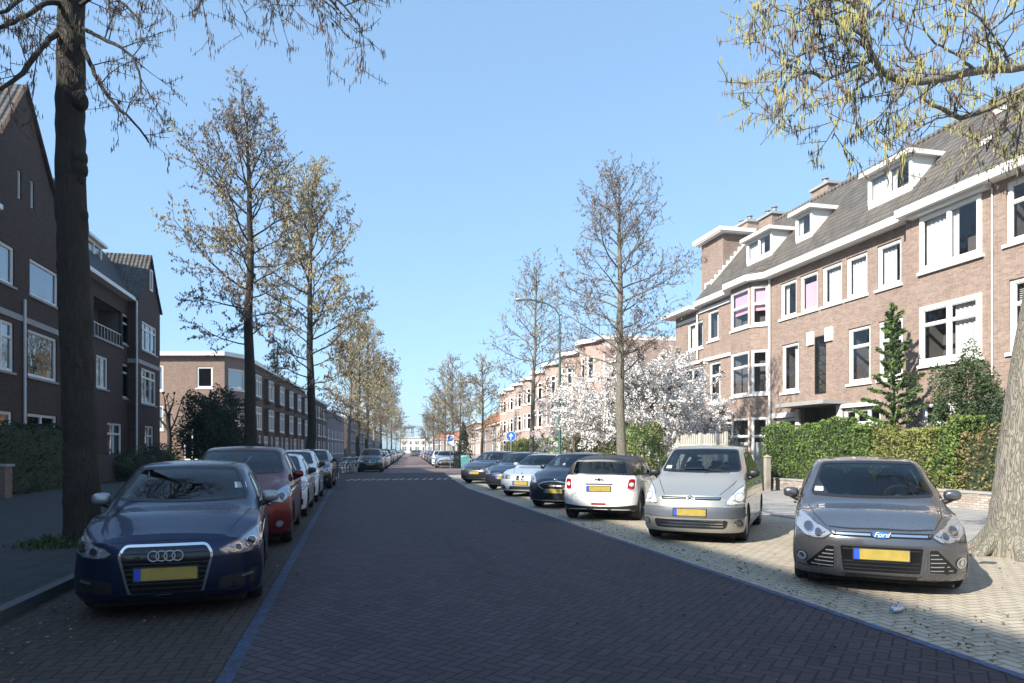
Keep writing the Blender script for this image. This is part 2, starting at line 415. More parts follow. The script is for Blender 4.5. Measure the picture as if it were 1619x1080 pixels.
def leaf_mat(name, c1, c2, scale=1.2, tr=.25, rough=.7):
    n = NT(name, rough); f = n.noise(scale, n.pos(), 3, .6)
    wn = n.n('ShaderNodeTexWhiteNoise', noise_dimensions='3D'); nd = n.n('ShaderNodeVectorMath', operation='SCALE')
    n.l(n.pos(), nd.inputs[0]); nd.inputs[3].default_value = 6
    fl = n.n('ShaderNodeVectorMath', operation='FLOOR'); n.l(nd.outputs[0], fl.inputs[0]); n.l(fl.outputs[0], wn.inputs['Vector'])
    k = n.m('ADD', n.m('MULTIPLY', f, .9), n.m('MULTIPLY', wn.outputs['Value'], .5))
    n.col(n.mix(n.m('SUBTRACT', k, .2), c1, c2))
    n.b.inputs['Subsurface Weight'].default_value = 0
    return n.mat
M['catkin_br'] = leaf_mat('catkins_brown', (.14, .10, .075), (.28, .21, .16))
M['catkin_ol'] = leaf_mat('catkins_olive', (.25, .195, .085), (.43, .36, .18))
M['catkin_gr'] = leaf_mat('catkins_green', (.24, .225, .07), (.44, .42, .16))
M['catkin_dk'] = leaf_mat('catkins_dark', (.07, .05, .04), (.14, .105, .07))
M['blossom'] = leaf_mat('blossom', (.72, .69, .67), (.86, .84, .82), 2)
M['hedge'] = leaf_mat('hedge_leaves', (.045, .10, .02), (.16, .24, .045), .9)
M['hedge_ol'] = leaf_mat('hedge_leaves_olive', (.10, .115, .028), (.27, .275, .08), .9)
M['hedge_dk'] = leaf_mat('hedge_leaves_dark', (.014, .026, .008), (.04, .055, .02), .9)
M['ring_silver'] = flat('ring_silver', (.5, .52, .55), .3, metal=.3)
M['hedge_br'] = leaf_mat('hedge_leaves_brown', (.12, .09, .035), (.24, .19, .08), .9)
M['conifer'] = leaf_mat('conifer_needles', (.02, .05, .018), (.09, .14, .05), 1.5)
M['shrub'] = leaf_mat('shrub_leaves', (.02, .045, .014), (.08, .12, .045), 2)
M['pale_wood'] = flat('pale_wood', (.52, .49, .43), .8, noise=.2, nscale=5)
M['grass'] = leaf_mat('grass_blades', (.03, .06, .012), (.07, .11, .03), 3)
def painted_line(name, col, under, th=.42):
    n = NT(name, .7); f = n.noise(5, n.pos(), 6, .75); g = n.noise(38, n.pos(), 2, .6)
    k = n.m('ADD', n.m('MULTIPLY', f, .6), n.m('MULTIPLY', g, .5))
    n.col(n.ramp(k, [(th, under), (th+.14, col)])); return n.mat
M['blue_worn'] = painted_line('blue_line_worn', (.028, .065, .17), (.028, .025, .03), .50)
M['blue_line'] = painted_line('blue_line_paint', (.05, .12, .30), (.045, .04, .05), .49)
M['white_line'] = painted_line('white_line_paint', (.7, .7, .68), (.3, .28, .26))
# ================================================================== ground
DV = Vector((math.sin(R(4.71)), math.cos(R(4.71)), 0)); DN = Vector((DV.y, -DV.x, 0))      # far street direction and its right normal
YB = 27.0                                                                                  # the street bends here
def strip(xa, xb, ya, yb, z, mb=None, far=True):
    """strip between street offsets xa..xb, following the bend; xa/xb may be (near)"""
    mb = mb or MB()
    def P(x, y):
        if y <= YB or not far: return (x, y, z)
        c = Vector((1.8, YB, 0)) + DV*(y-YB) + DN*(x-1.8); return (c.x, c.y, z)
    ys = [ya] + ([YB] if ya < YB < yb and far else []) + [yb]
    for a, b in zip(ys[:-1], ys[1:]): mb.quad(P(xa, a), P(xb, a), P(xb, b), P(xa, b))
    return mb
XL0, XL1, XK = -0.83, 4.42, -3.05                 # left line, right line, left kerb
g = MB(); g.quad((-400, -80, -.03), (400, -80, -.03), (400, 900, -.03), (-400, 900, -.03))
struct('ground', g, M['pave_r'])
struct('road', strip(XL0, XL1, -12, 46, .004), M['road']); struct('far_road', strip(XL0, XL1, 46.001, 420, .004), M['road_sunlit'])
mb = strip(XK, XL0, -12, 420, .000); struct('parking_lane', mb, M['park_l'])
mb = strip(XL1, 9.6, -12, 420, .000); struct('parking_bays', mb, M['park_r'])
# side street across at the junction
mb = MB(); a = Vector((CS, -SN, 0))
mb.quad((-70, 55.5, .008), (XK-.6, 55.5, .008), (XK-.6, 62, .008), (-70, 62, .008))
mb.quad((9.6, 41.5, .008), (60, 41.5, .008), (60, 47.5, .008), (9.6, 47.5, .008))
struct('side_street', mb, M['road_sunlit'])
mb = MB(); mb.quad((XK-.6, 46, .0085), (9.6, 46, .0085), (10.6, 60, .0085), (XK-.6, 60, .0085)); struct('junction', mb, M['road_sunlit'])
# left pavement, raised, with kerb
mb = MB(); mb.box(-10.4, XK-.12, -12, 45.5, -.02, .10); struct('pavement', mb, M['pave_shade'])
mb = MB()
y = -12
while y < 45.4:
    mb.box(XK-.12, XK, y, y+.985, -.02, .112); y += 1.0
struct('kerb', mb, M['kerb'])
mb = MB(); mb.box(-13.4, -10.4, -12, 45.5, -.02, .09); struct('garden_ground', mb, M['soil'])
mb = strip(XK-8, XK-.12, 63, 420, .10); struct('far_pavement', mb, M['pave_shade'])
# right pavement, nearly flush
mb = MB()
y = -12
while y < 40:
    mb.box(9.6, 9.75, y, y+.985, -.02, .03); y += 1.0
struct('edge_kerb', mb, M['kerb_lit'])
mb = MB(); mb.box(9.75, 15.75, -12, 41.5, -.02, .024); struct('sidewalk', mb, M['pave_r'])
mb = MB(); mb.box(16.0, 18.75, -12, 41.5, -.02, .06); struct('front_garden_ground', mb, M['soil'])
# a band of flat setts between road and bays on each side
# painted lines
mb = MB()
strip(XL0-.06, XL0+.05, 0, 31, .008, mb); struct('left_blue_line', mb, M['blue_worn'])
mb = MB(); strip(XL1-.03, XL1+.06, 0, 31, .008, mb); struct('right_blue_line', mb, M['blue_line'])
mb = MB()
for k in range(15):
    x = -0.35 + k*.38 + (.0 if k % 2 else .03)
    for dy in (0, .5):
        xx = x + (.19 if dy else 0)
        mb.quad((xx, 35.2+dy*1.6, .009), (xx+.15, 35.2+dy*1.6, .009), (xx+.15, 35.7+dy*1.6, .009), (xx, 35.7+dy*1.6, .009))
struct('crossing_marks', mb, M['white_line'])

# ================================================================== building kit
class Frame:
    def __init__(s, O, a, nrm): s.O = Vector(O); s.a = Vector(a).normalized(); s.n = Vector(nrm).normalized()
    def P(s, u, t, z): return s.O + s.a*u + s.n*t + Vector((0, 0, z))
def obox(mb, F, u0, u1, t0, t1, z0, z1, mi=None):
    if u0 > u1: u0, u1 = u1, u0
    if t0 > t1: t0, t1 = t1, t0
    vs = [F.P(u0,t0,z0),F.P(u1,t0,z0),F.P(u1,t1,z0),F.P(u0,t1,z0),F.P(u0,t0,z1),F.P(u1,t0,z1),F.P(u1,t1,z1),F.P(u0,t1,z1)]
    fs = [(0,3,2,1),(4,5,6,7),(0,1,5,4),(1,2,6,5),(2,3,7,6),(3,0,4,7)]
    if F.a.cross(F.n).z < 0: fs = [f[::-1] for f in fs]
    return mb.add(vs, fs, mi)
def wall_holes(mb, F, u0, u1, z0, z1, holes, depth=.13, room=.9):
    us = sorted(set([u0, u1] + [h[0] for h in holes] + [h[1] for h in holes]))
    zs = sorted(set([z0, z1] + [h[2] for h in holes] + [h[3] for h in holes]))
    us = [u for u in us if u0-1e-6 <= u <= u1+1e-6]; zs = [z for z in zs if z0-1e-6 <= z <= z1+1e-6]
    for i in range(len(us)-1):
        for j in range(len(zs)-1):
            cu, cz = (us[i]+us[i+1])/2, (zs[j]+zs[j+1])/2
            if any(h[0] < cu < h[1] and h[2] < cz < h[3] for h in holes): continue
            mb.quad(F.P(us[i],0,zs[j]), F.P(us[i+1],0,zs[j]), F.P(us[i+1],0,zs[j+1]), F.P(us[i],0,zs[j+1]), 0)
    for h in holes:
        a, b, c, d = h[:4]
        for (p, q) in (((a,c),(b,c)), ((b,c),(b,d)), ((b,d),(a,d)), ((a,d),(a,c))):
            mb.quad(F.P(p[0],0,p[1]), F.P(q[0],0,q[1]), F.P(q[0],-depth-.06,q[1]), F.P(p[0],-depth-.06,p[1]), 0)
            mb.quad(F.P(p[0],-depth-.06,p[1]), F.P(q[0],-depth-.06,q[1]), F.P(q[0],-room,q[1]), F.P(p[0],-room,p[1]), 1)
        mb.quad(F.P(a,-room,c), F.P(b,-room,c), F.P(b,-room,d), F.P(a,-room,d), 1)
def place(mb, name, mat, root, parent=None, **k):
    """mesh in world metres -> child of root (roots are never rotated)"""
    o = mb.build(name, mat, parent or root, **k)
    if parent is None or parent is root: o.location = -root.location
    return o
rnd = random.Random(5)
def window(root, F, u0, u1, z0, z1, depth=.08, fw=.08, nv=1, transom=None, curtain='none', glass='win_glass', sill=True, frame='white', proud=0.0, name='window', door=False, sillmat=None):
    """white frame with nv lights side by side, optional transom at height fraction, glass, curtain, sill"""
    t0, t1 = -depth-.05+proud, -depth+.02+proud
    mb = MB()
    obox(mb, F, u0, u0+fw, t0, t1, z0, z1); obox(mb, F, u1-fw, u1, t0, t1, z0, z1)
    obox(mb, F, u0+fw, u1-fw, t0, t1, z0, z0+fw*1.15); obox(mb, F, u0+fw, u1-fw, t0, t1, z1-fw, z1)
    step = (u1-u0)/nv
    cuts = [u0+fw] + [u0+step*k for k in range(1, nv)] + [u1-fw]
    for c in cuts[1:-1]: obox(mb, F, c-fw*.45, c+fw*.45, t0+.002, t1-.002, z0+fw*1.15, z1-fw)
    zt = None
    if transom:
        zt = z0+(z1-z0)*transom
        for k in range(len(cuts)-1):
            a = cuts[k] + (fw*.45 if k else 0); b = cuts[k+1] - (fw*.45 if k < len(cuts)-2 else 0)
            obox(mb, F, a, b, t0+.004, t1-.004, zt-.035, zt+.035)
    if nv == 1 and not transom or True:      # thin inner casement line
        for k in range(len(cuts)-1):
            a = cuts[k] + (fw*.45 if k else 0); b = cuts[k+1] - (fw*.45 if k < len(cuts)-2 else 0)
            zz = [(z0+fw*1.15, (zt-.035) if zt else z1-fw)] + ([(zt+.035, z1-fw)] if zt else [])
            for (c, d) in zz:
                if b-a > .25 and d-c > .25:
                    e = .028
                    obox(mb, F, a, a+e, t0, t1-.025, c, d); obox(mb, F, b-e, b, t0, t1-.025, c, d)
                    obox(mb, F, a+e, b-e, t0, t1-.025, c, c+e); obox(mb, F, a+e, b-e, t0, t1-.025, d-e, d)
    w_ = place(mb, name, M[frame], root)
    g = MB(); tt = t0+.012
    gq = [F.P(u0+fw*.5, tt, z0+.04), F.P(u1-fw*.5, tt, z0+.04), F.P(u1-fw*.5, tt, z1-.04), F.P(u0+fw*.5, tt, z1-.04)]
    if (gq[1]-gq[0]).cross(gq[2]-gq[1]).dot(F.n) < 0: gq = gq[::-1]
    g.quad(*gq)
    place(g, 'pane', M[glass], root, parent=w_)
    if curtain != 'none':
        c = MB(); tc = t0-.12; W = u1-u0
        def cloth(a, b, za, zb, mi=0):
            n = max(4, int((b-a)/.05)); vs = []; fs = []
            for k in range(n+1):
                u = a+(b-a)*k/n; off = .02*math.sin(k*1.9)+.012*math.sin(k*4.1)
                vs += [F.P(u, tc+off, za), F.P(u, tc+off, zb)]
            for k in range(n): fs.append((2*k, 2*k+2, 2*k+3, 2*k+1))
            c.add(vs, fs, mi)
        if curtain == 'full': cloth(u0+fw, u1-fw, z0+fw, z1-fw)
        elif curtain == 'sides': cloth(u0+fw, u0+W*.28, z0+fw, z1-fw); cloth(u1-W*.28, u1-fw, z0+fw, z1-fw)
        elif curtain == 'a': cloth(u0+fw, u0+W*.45, z0+fw, z1-fw)
        elif curtain == 'b': cloth(u1-W*.6, u1-fw, z0+fw, z1-fw)
        elif curtain == 'lower': cloth(u0+fw, u1-fw, z0+fw, z0+(z1-z0)*.55)
        elif curtain == 'blind': c.quad(F.P(u0+fw,tc,z0+(z1-z0)*.35), F.P(u1-fw,tc,z0+(z1-z0)*.35), F.P(u1-fw,tc,z1-fw), F.P(u0+fw,tc,z1-fw))
        elif curtain == 'slats':
            z = z0+fw
            while z < z1-fw: c.quad(F.P(u0+fw,tc+.02,z), F.P(u1-fw,tc+.02,z), F.P(u1-fw,tc-.02,z+.03), F.P(u0+fw,tc-.02,z+.03)); z += .06
        elif curtain == 'pink': cloth(u0+W*.25, u1-fw, z0+fw, z1-.35)
        elif curtain == 'pinkblind': c.quad(F.P(u0+fw,tc,z0+(z1-z0)*.38), F.P(u1-fw,tc,z0+(z1-z0)*.38), F.P(u1-fw,tc,z1-fw), F.P(u0+fw,tc,z1-fw))
        place(c, 'blind' if 'blind' in curtain or curtain == 'slats' else 'curtain', M['pink'] if 'pink' in curtain else M['curtain'], root, parent=w_)
    if sill:
        s_ = MB(); obox(s_, F, u0-.08, u1+.08, t0, .07+proud*.6, z0-.10, z0-.002); place(s_, 'sill', M[sillmat or frame], root, parent=w_)
    return w_
def house(name, loc, label, cat='house', group=None):
    return empty(name, loc, 0, label, cat, group)
def pipe(root, X, Y, z0, z1, r=.05, mat='zinc', name='downpipe'):
    mb = MB(); mb.tube([(X, Y, z0), (X, Y, z1)], r, 10)
    z = z0+.5
    while z < z1: mb.tube([(X, Y, z), (X, Y, z+.05)], r*1.25, 10); z += 1.9
    return place(mb, name, M[mat], root, smooth=40)
def chimney(root, x0, x1, y0, y1, z0, z1, pots=2, mat='brick_r'):
    mb = MB(); mb.box(x0, x1, y0, y1, z0, z1); ch = place(mb, 'chimney', M[mat], root)
    mb = MB(); mb.box(x0-.1, x1+.1, y0-.1, y1+.1, z1+.002, z1+.12); place(mb, 'cap', M['concrete'], root, parent=ch)
    for k in range(pots):
        mb = MB(); yy = y0+(y1-y0)*(k+.5)/pots
        mb.lathe([(0, .13), (.2, .11), (.3, .11), (.3, .08)], ((x0+x1)/2, yy, z1+.12), 'z', 12)
        mb.lathe([(.29, .05), (.34, .05), (.33, .17), (.36, .17), (.41, .0)], ((x0+x1)/2, yy, z1+.12), 'z', 12)
        place(mb, 'pot', M['lead'], root, parent=ch, smooth=40)

# ================================================================== right terrace
XR = 18.8
RB = house('brick_terrace', (XR+4, 15, 0), 'sunlit red brick terrace with grey tiled roof, dormers and white cornice', 'house')
FR = Frame((XR, 0, 0), (0, 1, 0), (-1, 0, 0)); XN = XR-.33; FN = Frame((XN, 0, 0), (0, 1, 0), (-1, 0, 0))
def yr(u, X=XR): return Yp(u, X)
ye, yn, y_b0, y_b1 = 37.3, yr(1445), 28.07, 31.0
# --- section between bay and near bay
up = [(1234,1259,'sides'), (1264.7,1292.5,'pink'), (1300,1331,'full'), (1338,1371,'full'), (1386.7,1424.7,'b')]
lo = [(1236,1262.5,'a'), (1341,1376,'none'), (1389,1427,'none')]
holes = []; wins = []
for (a, b, c) in up: wins.append((yr(b), yr(a), 7.42, 9.02, None, c))
for (a, b, c) in lo: wins.append((yr(b), yr(a), 4.10, 6.24, None if a < 1300 else .66, c))
stair = (yr(1306), yr(1288), 3.85, 6.25)
porch = (yr(1325), yr(1266), .03, 3.35)
gl1 = (yr(1262), yr(1226), .9, 2.95); gl2 = (yr(1392), yr(1333), .8, 3.15)
holes = [w_[:4] for w_ in wins] + [stair, porch, gl1, gl2]
mb = MB(); wall_holes(mb, FR, yn, y_b0, 0, 9.45, holes)
place(mb, 'wall', [M['brick_r'], M['room']], RB)
for (a, b, c, d, tr, cu) in wins:
    window(RB, FR, a, b, c, d, transom=tr, curtain=cu, fw=.11)
window(RB, FR, *gl1, nv=2, transom=.7, curtain='lower', fw=.1); window(RB, FR, *gl2, nv=3, transom=.75, curtain='lower', fw=.11)
w_ = window(RB, FR, *stair, nv=1, frame='black', fw=.05, glass='win_glass', sill=False, depth=.02)
for k in range(1, 6):
    mb = MB(); z = stair[2]+(stair[3]-stair[2])*k/6; obox(mb, FR, stair[0]+.05, stair[1]-.05, -.06, -.03, z-.015, z+.015)
    place(mb, 'glazing_bar', M['black'], RB, parent=w_)
mb = MB(); obox(mb, FR, stair[0]-.42, stair[0]-.02, 0, .09, 5.95, 6.5); place(mb, 'stone_block', M['fascia'], RB)
mb = MB(); obox(mb, FR, stair[1]+.02, stair[1]+.42, 0, .09, 5.95, 6.5); place(mb, 'stone_block', M['fascia'], RB)
# porch
mb = MB(); obox(mb, FR, porch[0]-.35, porch[1]+.55, .0, .95, 3.36, 3.52); place(mb, 'porch_canopy', M['concrete'], RB)
mb = MB(); obox(mb, FR, porch[0]+.25, porch[0]+1.2, -.88, -.84, .1, 2.5); dd = place(mb, 'door', M['green_pole'], RB)
mb = MB(); obox(mb, FR, porch[0]+1.08, porch[0]+1.12, -.84, -.78, 1.0, 1.2); place(mb, 'handle', M['chrome'], RB, parent=dd)
mb = MB(); obox(mb, FR, porch[0]-.25, porch[0]-.003, 0, .10, 0, 3.3, 0); place(mb, 'porch_pillar', M['fascia'], RB); mb = MB(); obox(mb, FR, porch[1]+.003, porch[1]+.25, 0, .10, 0, 3.3, 0); place(mb, 'porch_pillar', M['fascia'], RB)
for (a, b) in ((gl1[0]-.15, gl1[1]+.1), (gl2[0]-.1, gl2[1]+.15)):
    mb = MB(); obox(mb, FR, a, b, 0, .12, gl2[3]+.03 if b < 24 else 2.98, 3.33 if b < 24 else 3.2); place(mb, 'lintel', M['fascia'], RB)
# --- left bay: three canted faces
bx = XR-.62; A = Vector((bx, 28.69, 0)); B = Vector((XR, y_b0, 0)); A2 = Vector((bx, 30.38, 0)); B2 = Vector((XR, y_b1, 0))
def face(P, Q, nrm): return Frame(P, (Q-P), nrm), (Q-P).length
mb = MB(); bayf = []
for (P, Q, nrm) in ((B, A, (-1, -1, 0)), (A, A2, (-1, 0, 0)), (A2, B2, (-1, 1, 0))):
    F, Ln = face(P, Q, nrm); e = .07
    hs = [(e, Ln-e, .5, 3.05), (e, Ln-e, 4.15, 6.2), (e, Ln-e, 7.38, 9.2)]
    wall_holes(mb, F, 0, Ln, 0, 9.5, hs, room=.5); bayf.append((F, hs))
place(mb, 'bay_wall', [M['brick_r'], M['room']], RB)
for k, (F, hs) in enumerate(bayf):
    for j, h in enumerate(hs):
        window(RB, F, *h, transom=.66 if j < 2 else .55, fw=.08, depth=.0, curtain=['lower', 'none', 'pinkblind'][j], sill=True)
# --- section left of bay and annex
wl = [(yr(1136), yr(1119), 7.42, 9.02), (yr(1139), yr(1121), 4.1, 6.24), (yr(1111), yr(1087), 7.2, 8.75), (yr(1112), yr(1076), 4.1, 6.2), (31.4, 34.0, .9, 3.0), (34.8, 36.8, .8, 3.0)]
mb = MB(); wall_holes(mb, FR, y_b1, ye, 0, 9.3, wl)
place(mb, 'wall', [M['brick_r'], M['room']], RB)
for k, h in enumerate(wl): window(RB, FR, *h, nv=2 if k in (2, 3, 4, 5) else 1, transom=None if k in (0, 2) else .66, curtain=['a', 'a', 'sides', 'none', 'lower', 'none'][k], fw=.1)
for (z, a, b) in ((9.1, 31.2, 34.6), (6.35, 31.2, 37.2), (3.1, 31.2, 37.2), (8.85, 34.8, 37.25)):
    mb = MB(); obox(mb, FR, a, b, 0, .10, z, z+.17); place(mb, 'lintel', M['fascia'], RB)
mb = MB(); obox(mb, FR, 34.5, 38.0, -8, .75, 9.32, 9.5); place(mb, 'flat_roof', M['fascia'], RB)
mb = MB(); mb.box(XR, XR+9, ye, ye+.2, 0, 9.3); place(mb, 'end_wall', M['brick_r'], RB)
# --- near section (stands 33 cm proud)
nb = (yr(1553, XN), yr(1456, XN)); nw = [(nb[0], nb[1], 7.45, 9.28), (nb[0], nb[1], 4.35, 6.28), (nb[0], nb[1], .8, 3.1)]
oth = []
y = yr(1590, XN) - 1.75
oth.append((y, yr(1590, XN), 7.5, 9.3)); oth.append((y, yr(1595, XN), 4.35, 6.45)); oth.append((y, yr(1595, XN), .8, 3.1))
yy = y - 1.2
while yy > -14:
    for (c, d) in ((7.45, 9.28), (4.3, 6.3), (.8, 3.1)): oth.append((yy-1.6, yy, c, d))
    yy -= 3.1
mb = MB(); wall_holes(mb, FN, -18, yn, 0, 9.45, nw+oth)
mb.quad((XN, yn, 0), (XR, yn, 0), (XR, yn, 9.45), (XN, yn, 9.45), 0)
place(mb, 'wall', [M['brick_r'], M['room']], RB)
window(RB, FN, *nw[0], nv=2, fw=.13, depth=.0, proud=.05, curtain='b'); window(RB, FN, *nw[1], nv=2, transom=.68, fw=.15, depth=0, proud=.05, curtain='a'); window(RB, FN, *nw[2], nv=2, transom=.7, fw=.12, curtain='lower')
mb = MB(); obox(mb, FN, nb[0]-.3, nb[1]+.32, 0, .28, 9.30, 9.52); place(mb, 'lintel', M['fascia'], RB)
for k, h in enumerate(oth): window(RB, FN, *h, nv=1 if k < 3 else 2, transom=.66, fw=.12, curtain=['none', 'slats', 'lower'][k % 3])
pipe(RB, XR-.08, yr(1219), 0, 9.4, .055, 'white'); pipe(RB, XR-.08, yr(1439), 0, 9.1, .055, 'white'); pipe(RB, XN-.04, yr(1570, XN), 0, 9.3, .02, 'white', 'conduit')
pipe(RB, XR-.10, yr(1105), 6.6, 9.2, .05, 'white')
# --- gutter / cornice following the bay
mb = MB()
def corn(P, Q, nrm, wdt=.48, z0=9.42, z1=9.69):
    F, Ln = face(Vector(P), Vector(Q), nrm); obox(mb, F, 0, Ln, -.3, wdt, z0, z0+.05); obox(mb, F, 0, Ln, wdt-.05, wdt, z0+.052, z1)
corn((XN-.002, -18, 0), (XN-.002, yn, 0), (-1, 0, 0)); corn((XR, yn+.001, 0), (XR, y_b0-.2, 0), (-1, 0, 0))
gp = [(XR-.48, y_b0-.2), (bx-.4, 28.55), (bx-.4, 30.5), (XR-.48, 31.2), (XR-.48, 34.45)]
for z0, z1, ins in ((9.425, 9.475, .9), (9.477, 9.695, .06)):
    for k in range(len(gp)-1):
        (xa, ya), (xb, yb) = gp[k], gp[k+1]
        mb.add([(xa,ya,z0),(xb,yb,z0),(xb+ins,yb,z0),(xa+ins,ya,z0),(xa,ya,z1),(xb,yb,z1),(xb+ins,yb,z1),(xa+ins,ya,z1)],
               [(0,3,2,1),(4,5,6,7),(0,1,5,4),(1,2,6,5),(2,3,7,6),(3,0,4,7)])
place(mb, 'cornice', M['fascia'], RB, recalc=True)
# --- roof
XRG, ZRG = 21.95, 13.75; xe = XR-.42; ze = 9.72
mb = MB()
def rz(x): return ze + (ZRG-ze)*(x-xe)/(XRG-xe)
mb.quad((xe, -18, ze), (XRG, -18, ZRG), (XRG, 34.5, ZRG), (xe, 34.5, ze))
mb.add([(bx-.35, 28.6, ze+.01), (bx-.35, 30.45, ze+.01), (xe, 31.2, ze+.01), (xe, 27.9, ze+.01), (xe+.8, 31.0, rz(xe+.8)+.02), (xe+.8, 28.1, rz(xe+.8)+.02)], [(0, 3, 5), (0, 5, 4, 1), (1, 4, 2)])
mb.quad((XRG, -18, ZRG), (26, -18, 9.5), (26, 34.5, 9.5), (XRG, 34.5, ZRG))
mb.add([(xe, 34.5, ze), (XRG, 34.5, ZRG), (26, 34.5, 9.5)], [(0, 1, 2)])
rf = place(mb, 'roof', M['roof_r'], RB)
mb = MB()
yk = -18
while yk < 34.4:
    mb.lathe([(0, .12), (.38, .145), (.38, .10)], (XRG, yk, ZRG-.02), 'y', 10); yk += .40
place(mb, 'ridge_tiles', M['roof_r'], RB, parent=rf, smooth=40)
# verge flashing in steps against the tower
mb = MB()
for k in range(9):
    x = 19.2+k*.24; mb.box(x, x+.30, 34.05, 34.17, rz(x)-.05, rz(x)+.28)
place(mb, 'step_flashing', M['white'], RB)
mb = MB(); mb.box(20.0, 24, 34.2, 36.6, 9.3, 13.55); place(mb, 'stair_tower', M['brick_tower'], RB)
mb = MB(); mb.box(19.65, 24.2, 33.9, 36.9, 13.55, 13.62); mb.box(19.6, 24.25, 33.85, 36.95, 13.622, 13.84); place(mb, 'tower_roof', M['fascia'], RB)
FT = Frame((19.995, 0, 0), (0, 1, 0), (-1, 0, 0)); window(RB, FT, 35.2, 36.2, 10.4, 11.2, proud=.1, nv=1, fw=.08)
chimney(RB, 21.9, 22.7, yr(1192, 22.3), yr(1165, 22.3)-.1, 12.5, 14.55); chimney(RB, 21.7, 22.4, 32.2, 33.4, 12.9, 14.1, 2)
chimney(RB, 21.9, 22.5, yr(1318, 22.2), yr(1292, 22.2), 12.9, 14.15, 1)
for (yy) in (6.0, -3): chimney(RB, 21.9, 22.6, yy, yy+1.2, 13, 15.1, 2)
def dormer(root, xf, y0, y1, z0, z1, nv, xr=None, sgn=-1, roofz=None, over=.28):
    """flat-roofed white dormer whose front stands at x = xf; sgn -1 faces -x"""
    F = Frame((xf, 0, 0), (0, 1, 0), (sgn, 0, 0)); back = xf - sgn*1.9
    mb = MB(); mb.box(xf-sgn*.06, back, y0, y0+.09, z0-.02, z1); mb.box(xf-sgn*.06, back, y1-.09, y1, z0-.02, z1)
    mb.box(xf+sgn*.0, xf-sgn*.055, y0, y1, z0-.25, z0); mb.box(xf-sgn*.8, xf-sgn*.85, y0+.1, y1-.1, z0, z1)
    d = place(mb, 'dormer', M['white'], root)
    window(root, F, y0, y1, z0, z1, depth=0, nv=nv, fw=.11, sill=False, curtain='sides' if nv == 1 else 'b')
    mb = MB(); mb.box(xf+sgn*over, back, y0-.2, y1+.2, z1+.002, z1+.17); place(mb, 'roof', M['fascia'], root, parent=d)
    mb = MB(); mb.add([(xf+sgn*.02, y0-.28, z0-.42), (xf+sgn*.02, y0-.02, z0-.25), (back, y0-.02, z1+.05), (back, y0-.28, z1-.12)], [(0, 1, 2, 3)])
    return d
dormer(RB, 19.3, 28.65, 30.75, 10.85, 11.95, 2); dormer(RB, 19.3, 25.75, 26.85, 10.85, 11.95, 1); dormer(RB, 19.3, 20.35, 22.45, 10.9, 12.0, 2)
mb = MB()
yv = 20.0
for (x, y) in ((21.2, 18.6), (19.9, 17.9)):
    mb.box(x-.1, x+.15, y-.22, y+.22, rz(x)-.05, rz(x)+.12)
place(mb, 'roof_vent', M['white'], RB)
x0, x1 = 20.1, 21.0; ysk = (14.2, 15.6)
mb = MB(); mb.add([(x0, ysk[0], rz(x0)+.07), (x0, ysk[1], rz(x0)+.07), (x1, ysk[1], rz(x1)+.07), (x1, ysk[0], rz(x1)+.07), (x0, ysk[0], rz(x0)-.1), (x0, ysk[1], rz(x0)-.1), (x1, ysk[1], rz(x1)-.1), (x1, ysk[0], rz(x1)-.1)],
       [(0, 3, 2, 1), (0, 1, 5, 4), (1, 2, 6, 5), (2, 3, 7, 6), (3, 0, 4, 7)])
sk = place(mb, 'skylight', M['lead'], RB)
mb = MB(); mb.quad((x0+.08, ysk[0]+.1, rz(x0+.08)+.075), (x1-.08, ysk[0]+.1, rz(x1-.08)+.075), (x1-.08, ysk[1]-.1, rz(x1-.08)+.075), (x0+.08, ysk[1]-.1, rz(x0+.08)+.075)); place(mb, 'pane', M['win_glass_l'], RB, parent=sk)

# ================================================================== left terrace (shaded side)
XL = -13.6
LB = house('gabled_terrace', (XL-4, 20, 0), 'shaded dark brick building with steep gable and big white windows', 'house')
FL = Frame((XL, 0, 0), (0, 1, 0), (1, 0, 0))
def yl(u, X=XL): return Yp(u, X)
yA, yB2 = 37.0, 47.6
wn_ = []
for (a, b, z0, z1, nv, tr) in ((yl(47), yl(92), 8.25, 9.85, 1, None), (yl(44), yl(90), 4.72, 6.75, 1, None), (29.3, yl(23), 8.25, 9.85, 2, None), (29.3, yl(22), 4.72, 6.75, 3, .7), (29.6, yl(20), 2.2, 3.1, 2, None), (yl(43), yl(90), 2.0, 3.12, 2, None)):
    wn_.append((a, b, z0, z1, nv, tr))
y = 27.6
while y > -16:
    for (z0, z1) in ((8.25, 9.85), (4.72, 6.75), (1.0, 3.1)): wn_.append((y-2.3, y, z0, z1, 2, .7))
    y -= 4.0
holes = [w_[:4] for w_ in wn_]
mb = MB(); wall_holes(mb, FL, -18, yA, 0, 10.75, holes)
sl_ = [(yl(28)-.02, yl(34), 12.05, 13.25), (yl(48), yl(54), 12.05, 13.25)]
wall_holes(mb, FL, 30.5, 35.5, 10.75, 13.6, sl_)
mb.quad((XL, 30.0, 10.75), (XL, 30.5, 10.75), (XL, 30.5, 13.6), (XL, 30.3, 13.3), 0)
mb.quad((XL, 35.5, 10.75), (XL, yA, 10.75), (XL, yA, 12.9), (XL, 35.5, 13.6), 0)
mb.add([(XL, 30.5, 13.6), (XL, 35.5, 13.6), (XL, 33.0, 17.0)], [(0, 1, 2)], 0)
mb.box(XL-8, XL-.002, yA-.02, yA, 10.0, 12.9, 0)
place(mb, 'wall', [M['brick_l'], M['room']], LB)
for k, h in enumerate(wn_): window(LB, FL, h[0], h[1], h[2], h[3], nv=h[4], transom=h[5], fw=.10, glass='win_glass_l', curtain=['none', 'none', 'sides', 'sides', 'none', 'lower'][k] if k < 6 else 'sides', sillmat='concrete')
